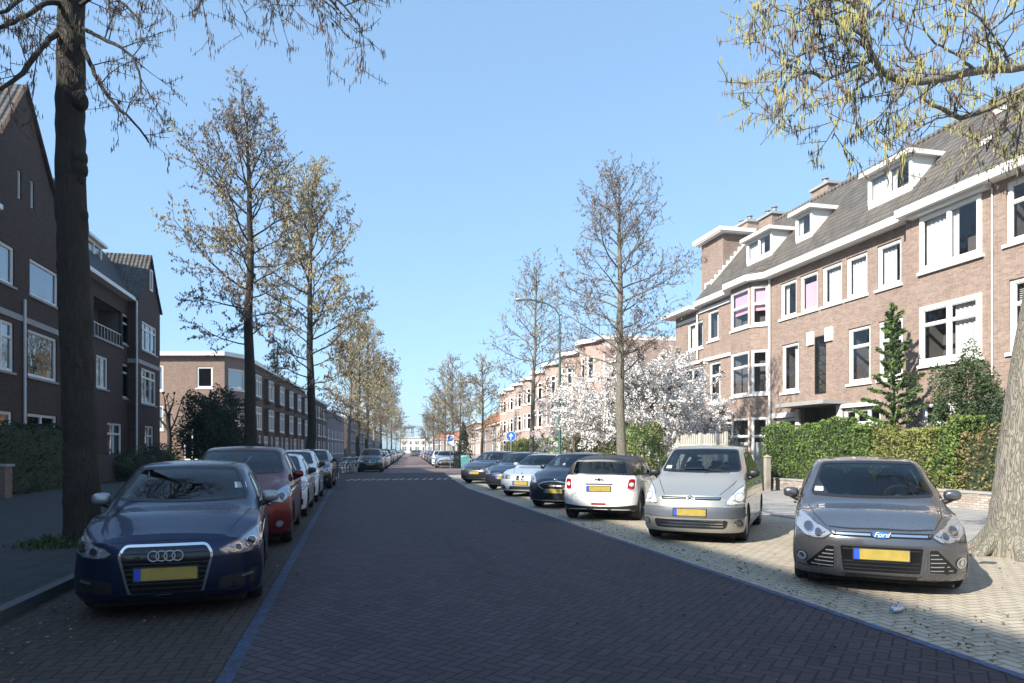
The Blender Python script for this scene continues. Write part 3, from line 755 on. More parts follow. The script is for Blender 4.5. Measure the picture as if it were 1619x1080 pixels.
for h in sl_: window(LB, FL, *h, fw=.06, sill=False, glass='win_glass_l')
mb = MB(); mb.box(XL-.05, XL+.035, -18, 37.4, 6.95, 7.2); place(mb, 'stone_band', M['concrete'], LB)
pipe(LB, XL+.08, yl(36), 0, 7.9, .055, 'zinc'); pipe(LB, XL+.08, yl(98), 0, 10.5, .05, 'black')
# cross gable roof
xb_ = XL-6
mb = MB()
for (ya, za, yb, zb) in ((30.0, 12.95, 33.0, 17.08), (36.2, 13.1, 33.0, 17.08)):
    mb.quad((XL+.12, ya, za), (XL+.12, yb, zb), (xb_, yb, zb), (xb_, ya, za))
rf = place(mb, 'gable_roof', M['roof_lx'], LB)
mb = MB()
for (ya, za, yb, zb) in ((30.0, 12.95, 33.0, 17.08), (36.2, 13.1, 33.0, 17.08)):
    mb.add([(XL+.13, ya, za-.14), (XL+.13, yb, zb-.14), (XL+.13, yb, zb+.02), (XL+.13, ya, za+.02), (XL-.02, ya, za-.14), (XL-.02, yb, zb-.14), (XL-.02, yb, zb+.02), (XL-.02, ya, za+.02)],
           [(0,1,2,3), (4,7,6,5), (0,4,5,1), (3,2,6,7)])
place(mb, 'verge', M['brick_l'], LB, recalc=True)
# main roof along the street
XG, ZG = XL-3.8, 16.9
mb = MB(); e_ = XL+.45
for (ya, yb) in ((-18, 30.3), (yA-.4, 45.4)):
    mb.quad((e_, ya, 10.9), (XG, ya, ZG), (XG, yb, ZG), (e_, yb, 10.9))
    mb.quad((XG, ya, ZG), (XG-5, ya, 9), (XG-5, yb, 9), (XG, yb, ZG))
mb.quad((XL-1.6, 30.2, 13.6), (XG, 30.2, ZG), (XG, 36.8, ZG), (XL-1.6, 36.8, 13.6))
mb.quad((XG, 30.2, ZG), (XG-5, 30.2, 9), (XG-5, 36.8, 9), (XG, 36.8, ZG))
mb.add([(e_, 45.4, 10.9), (XG, 45.4, ZG), (e_, 51.2, 10.9), (XG-5, 51.2, 9), (XG-5, 45.4, 9)], [(0, 1, 2), (1, 3, 2), (1, 4, 3)])
place(mb, 'roof', M['roof_l'], LB)
mb = MB(); mb.box(XL-.02, XL+.5, -18, 30.0, 10.76, 10.95); mb.box(XL-.02, XL+.5, 37.1, 47.2, 10.76, 10.98); place(mb, 'gutter', M['fascia'], LB)
dormer(LB, XL-.9, 42.4, 44.9, 12.2, 13.5, 2, sgn=1)
for yy in (-6, 4, 14, 24): dormer(LB, XL-.9, yy, yy+2.2, 12.2, 13.5, 2, sgn=1)
chimney(LB, XG-.4, XG+.4, 44.6, 45.3, 16.0, 17.2, 2, 'brick_l')
chimney(LB, XG-.4, XG+.4, 11.5, 12.8, 16.2, 18.3, 2, 'brick_l')
# middle section with the loggia
lg = (yl(148), yl(192), 7.75, 9.85)
mw = [(yl(152), yl(171), 4.95, 6.75, 2, None), (yl(194), yl(210), 8.0, 9.85, 1, .7), (yl(194), yl(210), 4.7, 6.8, 1, .75), (38.2, 39.8, 4.72, 6.75, 1, None), (38.5, 41.0, 1, 3.1, 2, .7), (43, 45.5, 1, 3.1, 2, .7)]
mb = MB(); wall_holes(mb, FL, yA, yB2-1.0, 0, 10.75, [w_[:4] for w_ in mw] + [lg], room=1.3)
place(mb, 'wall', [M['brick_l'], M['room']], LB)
for h in mw: window(LB, FL, h[0], h[1], h[2], h[3], nv=h[4], transom=h[5], fw=.09, glass='win_glass_l', curtain='sides', sillmat='concrete')
mb = MB(); obox(mb, FL, lg[0], lg[1], -.05, -.01, 8.45, 8.5)
for k in range(9): u = lg[0]+(lg[1]-lg[0])*(k+.5)/9; obox(mb, FL, u-.012, u+.012, -.042, -.018, 7.78, 8.448)
place(mb, 'balcony_railing', M['zinc'], LB)
mb = MB(); obox(mb, FL, lg[0]-.1, lg[1]+.1, -.1, .1, 7.62, 7.745); place(mb, 'balcony_ledge', M['concrete'], LB)
# gabled end bay
XP = XL+.6; FP = Frame((XP, 0, 0), (0, 1, 0), (1, 0, 0)); ya, yb = yB2-1.0, 51.5
bw_ = [(yl(224.5, XP), yl(248, XP), 7.9, 9.75, 3, .75), (yl(223.5, XP), yl(247, XP), 4.5, 6.75, 3, .75), (yl(229, XP), yl(243, XP), .9, 3.1, 2, .7), (yl(236, XP), yl(240, XP), 12.0, 13.4, 1, None)]
mb = MB(); wall_holes(mb, FP, ya, yb, 0, 11.0, [w_[:4] for w_ in bw_[:3]])
ym = (ya+yb)/2; s_ = bw_[3]
mb.add([(XP, ya, 11), (XP, yb, 11), (XP, yb-.9, 12.0), (XP, ym, 14.2), (XP, ya+.9, 12.0)], [(0, 1, 2, 3, 4)], 0)
mb.quad((XP, ya, 0), (XL, ya, 0), (XL, ya, 11), (XP, ya, 11), 0)
mb.quad((XP, yb, 0), (XL-9, yb, 0), (XL-9, yb, 11), (XP, yb, 11), 0)
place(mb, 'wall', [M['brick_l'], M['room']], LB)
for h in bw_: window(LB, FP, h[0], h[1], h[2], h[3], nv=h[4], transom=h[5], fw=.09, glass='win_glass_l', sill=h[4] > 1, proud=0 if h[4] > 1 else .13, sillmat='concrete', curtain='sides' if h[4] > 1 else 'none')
mb = MB()
for (y_, z_, s2) in ((ya-.2, 10.9, 1), (yb+.15, 10.9, -1)):
    yk_ = ya+.92 if s2 > 0 else yb-.92
    mb.add([(XP+.15, y_, z_), (XP+.15, yk_, 12.12), (XP+.15, ym, 14.34), (XL-7, ym, 14.34), (XL-7, yk_, 12.12), (XL-7, y_, z_)], [(0, 1, 4, 5), (1, 2, 3, 4)])
place(mb, 'gable_roof', M['roof_lx'], LB)
pipe(LB, XP+.08, yl(214, XP), 0, 10.7, .055, 'zinc')
mb = MB(); mb.box(XL-.05, XP+.035, ya-.03, yb+.03, 6.95, 7.2); place(mb, 'stone_band', M['concrete'], LB)
mb = MB(); mb.box(XL-9, XL-8.8, -18, 51.5, 0, 10.7); place(mb, 'rear_wall', M['brick_l'], LB)

# ================================================================== far left corner block and its row
def pd(u, d): p = PT(u, V0, d); return Vector((p.x, p.y, 0))
M['brick_shade'] = brick_mat('brick_street_shaded', (.085, .046, .033), (.14, .08, .06), (.10, .085, .075))  # darker copy of the tan brick, street-side shade put into the colour
CB = house('corner_block', tuple(pd(300, 62)), 'flat-roofed tan brick corner block across the side street', 'house')
E0, E1, C0 = pd(205, 57.6), pd(355, 57.6), pd(389, 60)
HB = 9.45
Fa = Frame(E0, E1-E0, Vector((-SN, -CS, 0))); La = (E1-E0).length
hs = [(pd(u0, 57.6)-E0).length for u0 in (311, 336)]
ha = [(hs[0], hs[1], 6.75, 8.55), ((pd(236, 57.6)-E0).length, (pd(258, 57.6)-E0).length, 6.5, 8.7), ((pd(236, 57.6)-E0).length, (pd(258, 57.6)-E0).length, 3.2, 5.3), ((pd(290, 57.6)-E0).length, (pd(318, 57.6)-E0).length, .6, 2.9)]
mb = MB(); wall_holes(mb, Fa, 0, La, 0, HB, ha)
Fb = Frame(E1, C0-E1, Vector((C0-E1).cross(Vector((0, 0, 1))))); Lb = (C0-E1).length
hb = [(.45, Lb-.2, 6.7, 8.5), (.4, Lb-.15, 3.3, 5.3)]
wall_holes(mb, Fb, 0, Lb, 0, HB, hb)
Fc = Frame(C0, DV, DN); Lc = 34.0; hc = []; k = 0; s = 1.6
while s < Lc-3:
    wd = 2.2 if k % 2 == 0 else 1.0
    for (a, b) in ((6.5, 8.3), (3.5, 5.4), (.8, 2.9)): hc.append((s, s+wd, a, b, 3 if wd > 2 else 1))
    s += wd+1.3; k += 1
place(mb, 'wall', [M['brick_c'], M['room']], CB)
mb = MB(); wall_holes(mb, Fc, 0, Lc, 0, HB-.3, [h[:4] for h in hc]); place(mb, 'street_wall', [M['brick_shade'], M['room']], CB)
for h in ha: window(CB, Fa, *h, fw=.12, nv=1 if h[2] > 6.6 else 2, glass='win_glass_l')
for h in hb: window(CB, Fb, *h, fw=.12, glass='win_glass_l', transom=.7 if h[2] < 5 else None)
for h in hc:
    if h[4] == 3 and h[2] > 3:      # white bay windows standing out from the upper floors
        Fbay = Frame(Fc.O+Fc.n*.5, Fc.a, Fc.n); window(CB, Fbay, h[0]-.05, h[1]+.05, h[2]-.1, h[3]+.1, nv=3, fw=.085, transom=.7, glass='win_glass', curtain='none', depth=0, sillmat='concrete')
        mb = MB(); obox(mb, Fc, h[0]-.05, h[0]+.02, -.02, .45, h[2]-.1, h[3]+.1); obox(mb, Fc, h[1]-.02, h[1]+.05, -.02, .45, h[2]-.1, h[3]+.1)
        obox(mb, Fc, h[0]-.15, h[1]+.15, -.02, .6, h[3]+.102, h[3]+.2); obox(mb, Fc, h[0]-.1, h[1]+.1, -.02, .46, h[2]-.35, h[2]-.21); place(mb, 'bay', M['brick_shade'], CB)
    else: window(CB, Fc, *h[:4], nv=h[4], fw=.12, transom=.7, glass='win_glass', curtain='sides')

mb = MB()
back = E0 + Vector((-SN, -CS, 0))*-12
top = [E0, E1, C0, C0+DV*Lc, C0+DV*Lc-DN*11, E0+Vector((SN, CS, 0))*14]
def slab(mb, pts, z0, z1, grow=0.0):
    c = sum(pts, Vector())/len(pts); pp = [p + (p-c).normalized()*grow for p in pts]; n = len(pp)
    vs = [(p.x, p.y, z0) for p in pp] + [(p.x, p.y, z1) for p in pp]
    mb.add(vs, [tuple(range(n))[::-1], tuple(range(n, 2*n))] + [(i, (i+1) % n, n+(i+1) % n, n+i) for i in range(n)])
slab(mb, top, HB+.002, HB+.35, .5); place(mb, 'flat_roof', M['fascia'], CB, recalc=True)
mb = MB()
for (p, q) in ((top[3], top[4]), (top[4], top[5]), (top[5], top[0])): mb.quad((p.x, p.y, 0), (q.x, q.y, 0), (q.x, q.y, HB), (p.x, p.y, HB))
place(mb, 'rear_wall', M['brick_c'], CB)
# rows beyond, left and right: shared builder with bays
def row_house(name, label, O, a, nrm, length, H, mat, bays='flat', roof='flat', glass='win_glass_l', group=None, seed=0, depth=10, curtain='sides', shop=False):
    root = house(name, tuple(O + a*length/2), label, 'house', group)
    rr = random.Random(seed); F = Frame(O, a, nrm); mb = MB(); hs = []
    nmod = max(1, round(length/6.2)); L = length/nmod
    floors = [(.8, 2.9), (3.7, 5.6), (6.5, 8.3)] if H > 8.5 else [(.8, 2.8), (3.5, 5.2)]
    if bays == 'round':
        prof = []
        for k in range(nmod):
            for i in range(9):
                t = i/8; s = L*(k+t); o = max(0, math.sin((t-.2)/.6*PI))*1.0 if .2 < t < .8 else 0
                prof.append((s, o))
        for (p, q) in zip(prof[:-1], prof[1:]):
            if q[0]-p[0] < 1e-6: continue
            P = F.P(p[0], p[1], 0); Q = F.P(q[0], q[1], 0); n2 = (Q-P).cross(Vector((0, 0, 1))); n2 = n2 if n2.dot(F.n) > 0 else -n2
            F2 = Frame(P, Q-P, n2); ln = (Q-P).length; hh = []
            tm = ((p[0]+q[0])/2 % L)/L
            if abs(tm-.5) < .07 or abs(tm-.3) < .04 or abs(tm-.7) < .04 or abs(tm-.06) < .03:
                for (c, d) in floors: hh.append((ln*.12, ln*.88, c, d))
            wall_holes(mb, F2, 0, ln, 0, H-.05, hh, room=.4); hs += [(F2, h, 1) for h in hh]
        pts = [F.P(s, o+.35, 0) for (s, o) in prof] + [F.P(length, -depth, 0), F.P(0, -depth, 0)]
        sm = MB(); n = len(pts)
        vs = [(p.x, p.y, H-.04) for p in pts] + [(p.x, p.y, H+.25) for p in pts]
        sm.add(vs, [tuple(range(n))[::-1], tuple(range(n, 2*n))] + [(i, (i+1) % n, n+(i+1) % n, n+i) for i in range(n)])
        place(sm, 'cornice', M['fascia'], root)
    else:
        hh = []
        for k in range(nmod):
            s = L*k
            for (c, d) in floors: hh += [(s+.9, s+3.1, c, d), (s+4.1, s+5.2, c, d)]
        wall_holes(mb, F, 0, length, 0, H-.05, hh, room=.6); hs = [(F, h, 2 if h[1]-h[0] > 1.5 else 1) for h in hh]
        sm = MB()
        if roof == 'flat':
            obox(sm, F, -.1, length+.1, -depth, .45, H-.04, H+.28); place(sm, 'cornice', M['fascia'], root)
        else:
            obox(sm, F, -.1, length+.1, -.4, .4, H-.04, H+.12); place(sm, 'cornice', M['fascia'], root)
            rm = MB(); e = 0.35
            a0, a1, b0, b1 = F.P(-.1, e, H), F.P(length+.1, e, H), F.P(1.6, -3.2, H+3.2), F.P(length-1.6, -3.2, H+3.2)
            c0, c1 = F.P(-.1, -6.8, H), F.P(length+.1, -6.8, H)
            rm.add([a0, a1, b1, b0, c1, c0], [(0, 1, 2, 3), (1, 4, 2), (4, 5, 3, 2), (5, 0, 3)])
            place(rm, 'roof', M[roof], root, recalc=True)
    for (p, q) in ((F.P(0, 0, 0), F.P(0, -depth, 0)), (F.P(length, 0, 0), F.P(length, -depth, 0)), (F.P(0, -depth, 0), F.P(length, -depth, 0))):
        mb.quad((p.x, p.y, 0), (q.x, q.y, 0), (q.x, q.y, H-.06), (p.x, p.y, H-.06), 0)
    place(mb, 'wall', [M[mat], M['room']], root)
    for (F2, h, nv) in hs: window(root, F2, *h, nv=nv, transom=.7, fw=.13, glass=glass, curtain=curtain, sill=True)
    return root
M['brick_blue'] = brick_mat('brick_bluish', (.13, .10, .12), (.2, .16, .18), (.16, .15, .16))
O2 = C0+DV*34.5; row_house('terraced_house', 'dark brick row house beyond the corner block, behind the street trees', O2, DV, DN, 24, 9.0, 'brick_l', seed=1)
row_house('terraced_house', 'bluish shaded row farther down the left side, behind the bicycles', O2+DV*24.3, DV, DN, 30, 8.2, 'brick_blue', seed=2)
row_house('terraced_house', 'farthest brick row on the left side of the street', O2+DV*60, DV, DN, 50, 9.0, 'brick_shade', seed=3)
row_house('terraced_house', 'dark continuation of the left row, seen between distant trunks', O2+DV*112, DV, DN, 130, 9.0, 'brick_shade', seed=11)
# right side
OR = pd(993, 42); OR2 = OR + DV*5
row_house('bowed_terrace', 'pale red brick terrace with rounded bays and a wavy white cornice', OR2, DV, -DN, 52, 9.2, 'brick_far', bays='round', glass='win_glass', seed=4, curtain='none')
row_house('corner_house', 'low house with orange tiled hipped roof and dark windows', pd(800, 96)+DN*0.3+DV*8, DV, -DN, 12, 5.6, 'brick_far', roof='roof_o', glass='win_glass', seed=5)
row_house('terraced_house', 'cream house with orange roof, behind the thin street trees on the right', pd(752, 132)+DN*2, DV, -DN, 22, 6.0, 'brick_far', roof='roof_o', glass='win_glass', seed=6)
row_house('terraced_house', 'last brick row on the sunlit side of the street', pd(752, 132)+DN*3+DV*30, DV, -DN, 60, 8.0, 'brick_c', seed=7)
# end of the vista
n_ = Vector((-SN, -CS, 0)); e0 = pd(632, 285)
row_house('end_building', 'low pale building left of centre at the street end', e0, Vector((CS, -SN, 0)), n_, 16, 6.6, 'cream', seed=8, glass='win_glass')
row_house('end_building', 'small brick house with hipped red roof at the end of the street', pd(684, 260), Vector((CS, -SN, 0)), n_, 12, 5.5, 'brick_far', roof='roof_o', seed=9, glass='win_glass')
tw = house('water_tower', tuple(pd(646, 300)), 'thin grey lattice tower rising beyond the end of the street', 'tower')
mb = MB(); p = pd(646, 300)
for k in range(8):
    t = 2*PI*k/8; q = 2*PI*(k+1)/8
    mb.tube([(p.x+2.6*math.cos(t), p.y+2.6*math.sin(t), 0), (p.x+2.0*math.cos(t), p.y+2.0*math.sin(t), 11.0)], .16, 6)
    for z in (7.5, 9.2, 10.9): mb.tube([(p.x+2.2*math.cos(t), p.y+2.2*math.sin(t), z), (p.x+2.2*math.cos(q), p.y+2.2*math.sin(q), z)], .1, 5)
place(mb, 'lattice', M['steel'], tw)
mb = MB(); mb.lathe([(11, 0), (11, 2.6), (11.6, 3.4), (12.0, 3.4), (12.3, .6), (13, 0)], (p.x, p.y, 0), 'z', 20); place(mb, 'deck', M['steel'], tw, smooth=30)
# ================================================================== cars
def pchip(xs, ys, xq):
    xs = np.asarray(xs, float); ys = np.asarray(ys, float); h = np.diff(xs); d = np.diff(ys)/h
    m = np.zeros(len(xs))
    for i in range(1, len(xs)-1):
        if d[i-1]*d[i] > 0:
            w1 = 2*h[i]+h[i-1]; w2 = h[i]+2*h[i-1]; m[i] = (w1+w2)/(w1/d[i-1]+w2/d[i])
    m[0] = d[0]; m[-1] = d[-1]
    xq = np.clip(xq, xs[0], xs[-1]); k = np.clip(np.searchsorted(xs, xq, 'right')-1, 0, len(xs)-2)
    t = (xq-xs[k])/h[k]; t2, t3 = t*t, t*t*t
    return (2*t3-3*t2+1)*ys[k]+(t3-2*t2+t)*h[k]*m[k]+(-2*t3+3*t2)*ys[k+1]+(t3-t2)*h[k]*m[k+1]

class Car:
    """body surface: x from nose (0) to tail (L), y sideways, z up"""
    def __init__(s, **k):
        d = dict(L=4.3, w=.90, zb=.20, ofr=[(.18, .07), (.32, .02), (.5, 0), (.62, .03), (.72, .10), (.9, .3)],
                 orr=[(.2, .08), (.35, .02), (.55, 0), (.85, .04), (.98, .12), (1.4, .48), (1.6, .6)],
                 shF=.34, shR=.16, wr_l=.32, axF=.88, axR=3.52, cowl=1.12, head=1.92,
                 st=[], trk=.0, lipr=.37)
        d.update(k); s.__dict__.update(d)
        a = np.array(s.st, float)                   # x, zs, ws, zr, wr, zt
        s.a = a
    def fields(s, x): return [float(pchip(s.a[:, 0], s.a[:, k], x)) for k in range(1, 6)]
    def offF(s, z, x):
        f = max(0.0, 1-x/.9)**2
        return float(pchip([p[0] for p in s.ofr], [p[1] for p in s.ofr], z))*f
    def offR(s, z, x):
        q = min(1, max(0, (x-(s.L-1.3))/1.3)); return float(pchip([p[0] for p in s.orr], [p[1] for p in s.orr], z))*q**1.6
    def place(s, x, y, z, wy):
        r = min(1, abs(y)/max(.01, wy))
        f = max(0.0, 1-x/.75)**2; q = min(1, max(0, (x-(s.L-.6))/.6))**2
        g = math.exp(-((x-(s.cowl+s.head)/2-.1)/.75)**2)*.16*(abs(y)/s.w)**2
        return (x+s.offF(z, x)-s.offR(z, x)+s.shF*(.35*r**2.5+.65*r**6)*f-s.shR*r**5*q+g, y, z)
    def section(s, x, ins=0.0, low=None):
        zs, ws, zr, wr, zt = s.fields(x); w_ = s.w
        fx = max(0, 1-x/.5)**2; rx = min(1, max(0, (x-(s.L-.4))/.4))**2
        w_ = w_-.02*fx-.03*rx; ws = min(ws, w_-.01)
        zb = s.zb+.02*fx+.05*rx
        P = [(w_*.88, zb), (w_*.955, zb+.015), (w_*.985, zb+.07), (w_, zb+.16), (w_+.004, zb+(zs-zb)*.45), (w_-.004, zb+(zs-zb)*.62), (w_-.016, zs-.13), (w_-.03, zs-.055), (ws, zs)]
        n = 7
        for k in range(1, n+1):
            t = k/n; b = .035*math.sin(PI*t)*min(1, (zr-zs)/.25)
            P.append((ws+(wr-ws)*t+b, zs+(zr-zs)*t))
        # cant rail rounding, then the crown
        P.append((wr-.035, zr+(zt-zr)*.42)); P.append((wr-.10, zr+(zt-zr)*.62))
        y1 = wr-.10; z1 = zr+(zt-zr)*.62
        for k in range(1, 7):
            t = k/6; P.append((y1*(1-t), z1+(zt-z1)*(1-(1-t)**2)))
        if ins:
            P = [(max(0, y-ins), z-(ins*.8 if z > zs else 0)) for (y, z) in P]
            P = [(y, max(z, low)) for (y, z) in P]
        return P
    def shell(s, x0=0.0, x1=None, n=72, ins=0.0, low=None):
        x1 = s.L if x1 is None else x1
        xs = x0+(x1-x0)*np.linspace(0, 1, n)
        if not ins:
            xs = np.unique(np.concatenate([xs, [.02, .05, .09, .13]]))
        rows = []
        for x in xs:
            half = s.section(x, ins, low); wy = half[3][0]
            ring = [s.place(x, y, z, wy) for (y, z) in half] + [s.place(x, -y, z, wy) for (y, z) in half[-2::-1]]
            rows.append(ring)
        m = len(rows[0]); vs = [p for r in rows for p in r]; fs = []
        for i in range(len(rows)-1):
            for j in range(m):
                j2 = (j+1) % m; fs.append((i*m+j, i*m+j2, (i+1)*m+j2, (i+1)*m+j))
        mb = MB(); mb.add(vs, fs)
        for x, end in ((xs[0], 0), (xs[-1], 1)):     # end caps follow the same plan curve
            half = s.section(x, ins, low); wy = half[3][0]; T = 14
            g = [[s.place(x, y*(1-2*t/T), z, wy) for t in range(T+1)] for (y, z) in half]
            n0 = len(mb.v); mb.v.extend([p for r in g for p in r]); W = T+1
            for j in range(len(g)-1):
                for t in range(T):
                    q = (n0+j*W+t, n0+(j+1)*W+t, n0+(j+1)*W+t+1, n0+j*W+t+1)
                    mb.f.append(q if end else q[::-1]); mb.m.append(0)
            # bottom edge row joins the underside
        return mb

def tess(poly, cell):
    bm = bmesh.new(); vs = [bm.verts.new((p[0], p[1], 0)) for p in poly]
    try: bm.faces.new(vs)
    except ValueError: bm.free(); return [], []
    bmesh.ops.triangulate(bm, faces=bm.faces)
    for ax in (0, 1):
        lo = min(p[ax] for p in poly); hi = max(p[ax] for p in poly); c = lo+cell
        while c < hi:
            no = (1, 0, 0) if ax == 0 else (0, 1, 0); co = (c, 0, 0) if ax == 0 else (0, c, 0)
            bmesh.ops.bisect_plane(bm, geom=bm.verts[:]+bm.edges[:]+bm.faces[:], plane_co=co, plane_no=no); c += cell
    bmesh.ops.remove_doubles(bm, verts=bm.verts, dist=1e-5)
    bm.verts.ensure_lookup_table(); bm.verts.index_update()
    V = [(v.co.x, v.co.y) for v in bm.verts]; Fc = [[v.index for v in f.verts] for f in bm.faces]; bm.free(); return V, Fc
def rounded(poly, r=.04, n=3):
    out_ = []; N = len(poly)
    for i in range(N):
        p0, p1, p2 = Vector(poly[i-1]), Vector(poly[i]), Vector(poly[(i+1) % N])
        a = (p0-p1); b = (p2-p1); rr = min(r, a.length*.45, b.length*.45); A = p1+a.normalized()*rr; B = p1+b.normalized()*rr
        for k in range(n+1):
            t = k/n; q = A*(1-t)**2+p1*2*t*(1-t)+B*t*t; out_.append((q.x, q.y))
    return out_
def stroke(pts, wd, closed=False):
    """quads of a polyline with width"""
    P = [Vector(p) for p in pts]; N = len(P); out_ = []
    idx = range(N if closed else N-1)
    def nrm(i):
        a = P[(i-1) % N] if (closed or i > 0) else P[i]; b = P[(i+1) % N] if (closed or i < N-1) else P[i]
        t = (b-a); t = t.normalized() if t.length > 1e-9 else Vector((1, 0)); return Vector((-t.y, t.x))*wd/2
    for i in idx:
        j = (i+1) % N; a, b = nrm(i), nrm(j); out_.append([P[i]-a, P[j]-b, P[j]+b, P[i]+a])
    return [[(q.x, q.y) for q in quad] for quad in out_]
def circ(c, r, n=20, sx=1.0): return [(c[0]+r*sx*math.cos(2*PI*k/n), c[1]+r*math.sin(2*PI*k/n)) for k in range(n)]

class Deco:
    def __init__(s, bvh, L): s.bvh = bvh; s.L = L
    def ray(s, mode, p, q):
        if mode == 'F': return Vector((-2, p, q)), Vector((1, 0, 0))
        if mode == 'R': return Vector((s.L+2, p, q)), Vector((-1, 0, 0))
        if mode == 'S+': return Vector((p, 3, q)), Vector((0, -1, 0))
        if mode == 'S-': return Vector((p, -3, q)), Vector((0, 1, 0))
        if mode == 'T': return Vector((p, q, 4)), Vector((0, 0, -1))
    def add(s, mb, mode, poly, off=.004, cell=.07, mi=None, thick=0.0):
        V, Fc = tess(poly, cell)
        if not V: return
        base = []; nor = []
        for (p, q) in V:
            o, d = s.ray(mode, p, q); hit, n, i, dist = s.bvh.ray_cast(o, d)
            if hit is None:
                base.append(None); nor.append(None); continue
            if n.dot(d) > 0: n = -n
            base.append(hit); nor.append(n)
        vs = [(b + n*off if b is not None else Vector((0, 0, -5))) for b, n in zip(base, nor)]
        ok = [f for f in Fc if all(base[i] is not None for i in f)]
        # orientation towards the outside
        out_ = []
        for f in ok:
            a, b, c = vs[f[0]], vs[f[1]], vs[f[2]]; nn = (b-a).cross(c-a)
            out_.append(f if nn.dot(nor[f[0]]) > 0 else f[::-1])
        used = sorted({i for f in out_ for i in f}); mp = {u: k for k, u in enumerate(used)}
        n0 = len(used); VV = [vs[u] for u in used]; FF = [tuple(mp[i] for i in f) for f in out_]
        if thick and FF:
            VV += [base[u] - nor[u]*.004 for u in used]
            cnt = {}
            for f in FF:
                for i in range(len(f)):
                    e = (f[i], f[(i+1) % len(f)]); cnt[e] = 1
            for (a, b) in list(cnt):
                if (b, a) not in cnt: FF.append((b, a, a+n0, b+n0))
        mb.add(VV, FF, mi)
    def line(s, mb, mode, pts, wd, off=.003, closed=False, cell=.12, mi=None, thick=0.0):
        for q in stroke(pts, wd, closed): s.add(mb, mode, q, off, cell, mi, thick)

def boolean(o, cutter, solver='EXACT'):
    md = o.modifiers.new('cut', 'BOOLEAN'); md.operation = 'DIFFERENCE'; md.object = cutter; md.solver = solver
    dg = bpy.context.evaluated_depsgraph_get(); me = bpy.data.meshes.new_from_object(o.evaluated_get(dg)); o.modifiers.clear()
    o.data = me
def text_mesh(txt, size, mat):
    cu = bpy.data.curves.new('t', 'FONT'); cu.body = txt; cu.size = size; cu.align_x = 'CENTER'; cu.align_y = 'CENTER'; cu.extrude = .001; cu.shear = .4
    o = bpy.data.objects.new('t', cu); C.objects.link(o); dg = bpy.context.evaluated_depsgraph_get()
    me = bpy.data.meshes.new_from_object(o.evaluated_get(dg)); bpy.data.objects.remove(o); bpy.data.curves.remove(cu)
    me.materials.clear(); me.materials.append(mat); return me

def mirror2(poly): return [(-a, b) for (a, b) in poly][::-1]

def make_wheel(root, x, y, r, side, style='5', wd=.20, hub='alloy'):
    """tyre > nothing, rim ; side +1 = +y"""
    wl = bpy.data.objects.new('wheel', None); C.objects.link(wl); wl.parent = root; wl.location = (x, y, r)
    mb = MB(); h = wd/2; rr = r*.66
    mb.lathe([(-h*.8, rr), (-h, rr+.02), (-h, r-.035), (-h*.85, r-.008), (-h*.6, r), (h*.6, r), (h*.85, r-.008), (h, r-.035), (h, rr+.02), (h*.8, rr)], (0, 0, 0), 'y', 36)
    mb.build('tyre', M['tyre'], wl, smooth=40)
    mb = MB(); s = side
    mb.lathe([(s*h*.82, rr+.004), (s*h*.9, rr-.012), (s*h*.55, rr-.03), (s*h*.1, rr-.035), (-s*h*.2, 0.02)], (0, 0, 0), 'y', 36, 0 if style != 'steel' else 0)
    n = {'5': 5, '7': 7, '10': 10, 'steel': 8}[style]; yo = s*h*.78
    for k in range(n):
        t = 2*PI*k/n+.3; a = Vector((math.cos(t), 0, math.sin(t))); b = Vector((-math.sin(t), 0, math.cos(t)))
        w0, w1 = (.035, .05) if n <= 5 else ((.024, .032) if n < 10 else (.014, .018))
        vs = []
        for (rad, ww, dy) in ((.04, w0, .0), (rr-.008, w1, -s*.012)):
            for (sg, yy) in ((-1, 0), (1, 0), (1, -s*.03), (-1, -s*.03)):
                p = a*rad+b*ww*sg; vs.append((p.x, yo+dy+yy, p.z))
        mb.add(vs, [(0, 4, 5, 1), (1, 5, 6, 2), (2, 6, 7, 3), (3, 7, 4, 0), (4, 7, 6, 5)], 1)
    mb.lathe([(yo+s*.006, 0), (yo+s*.006, .045), (yo-s*.03, .06)], (0, 0, 0), 'y', 20, 1)
    mb.build('rim', [M['black'] if style != 'steel' else M['alloy'], M[hub]], wl, smooth=30, recalc=True)
    return wl

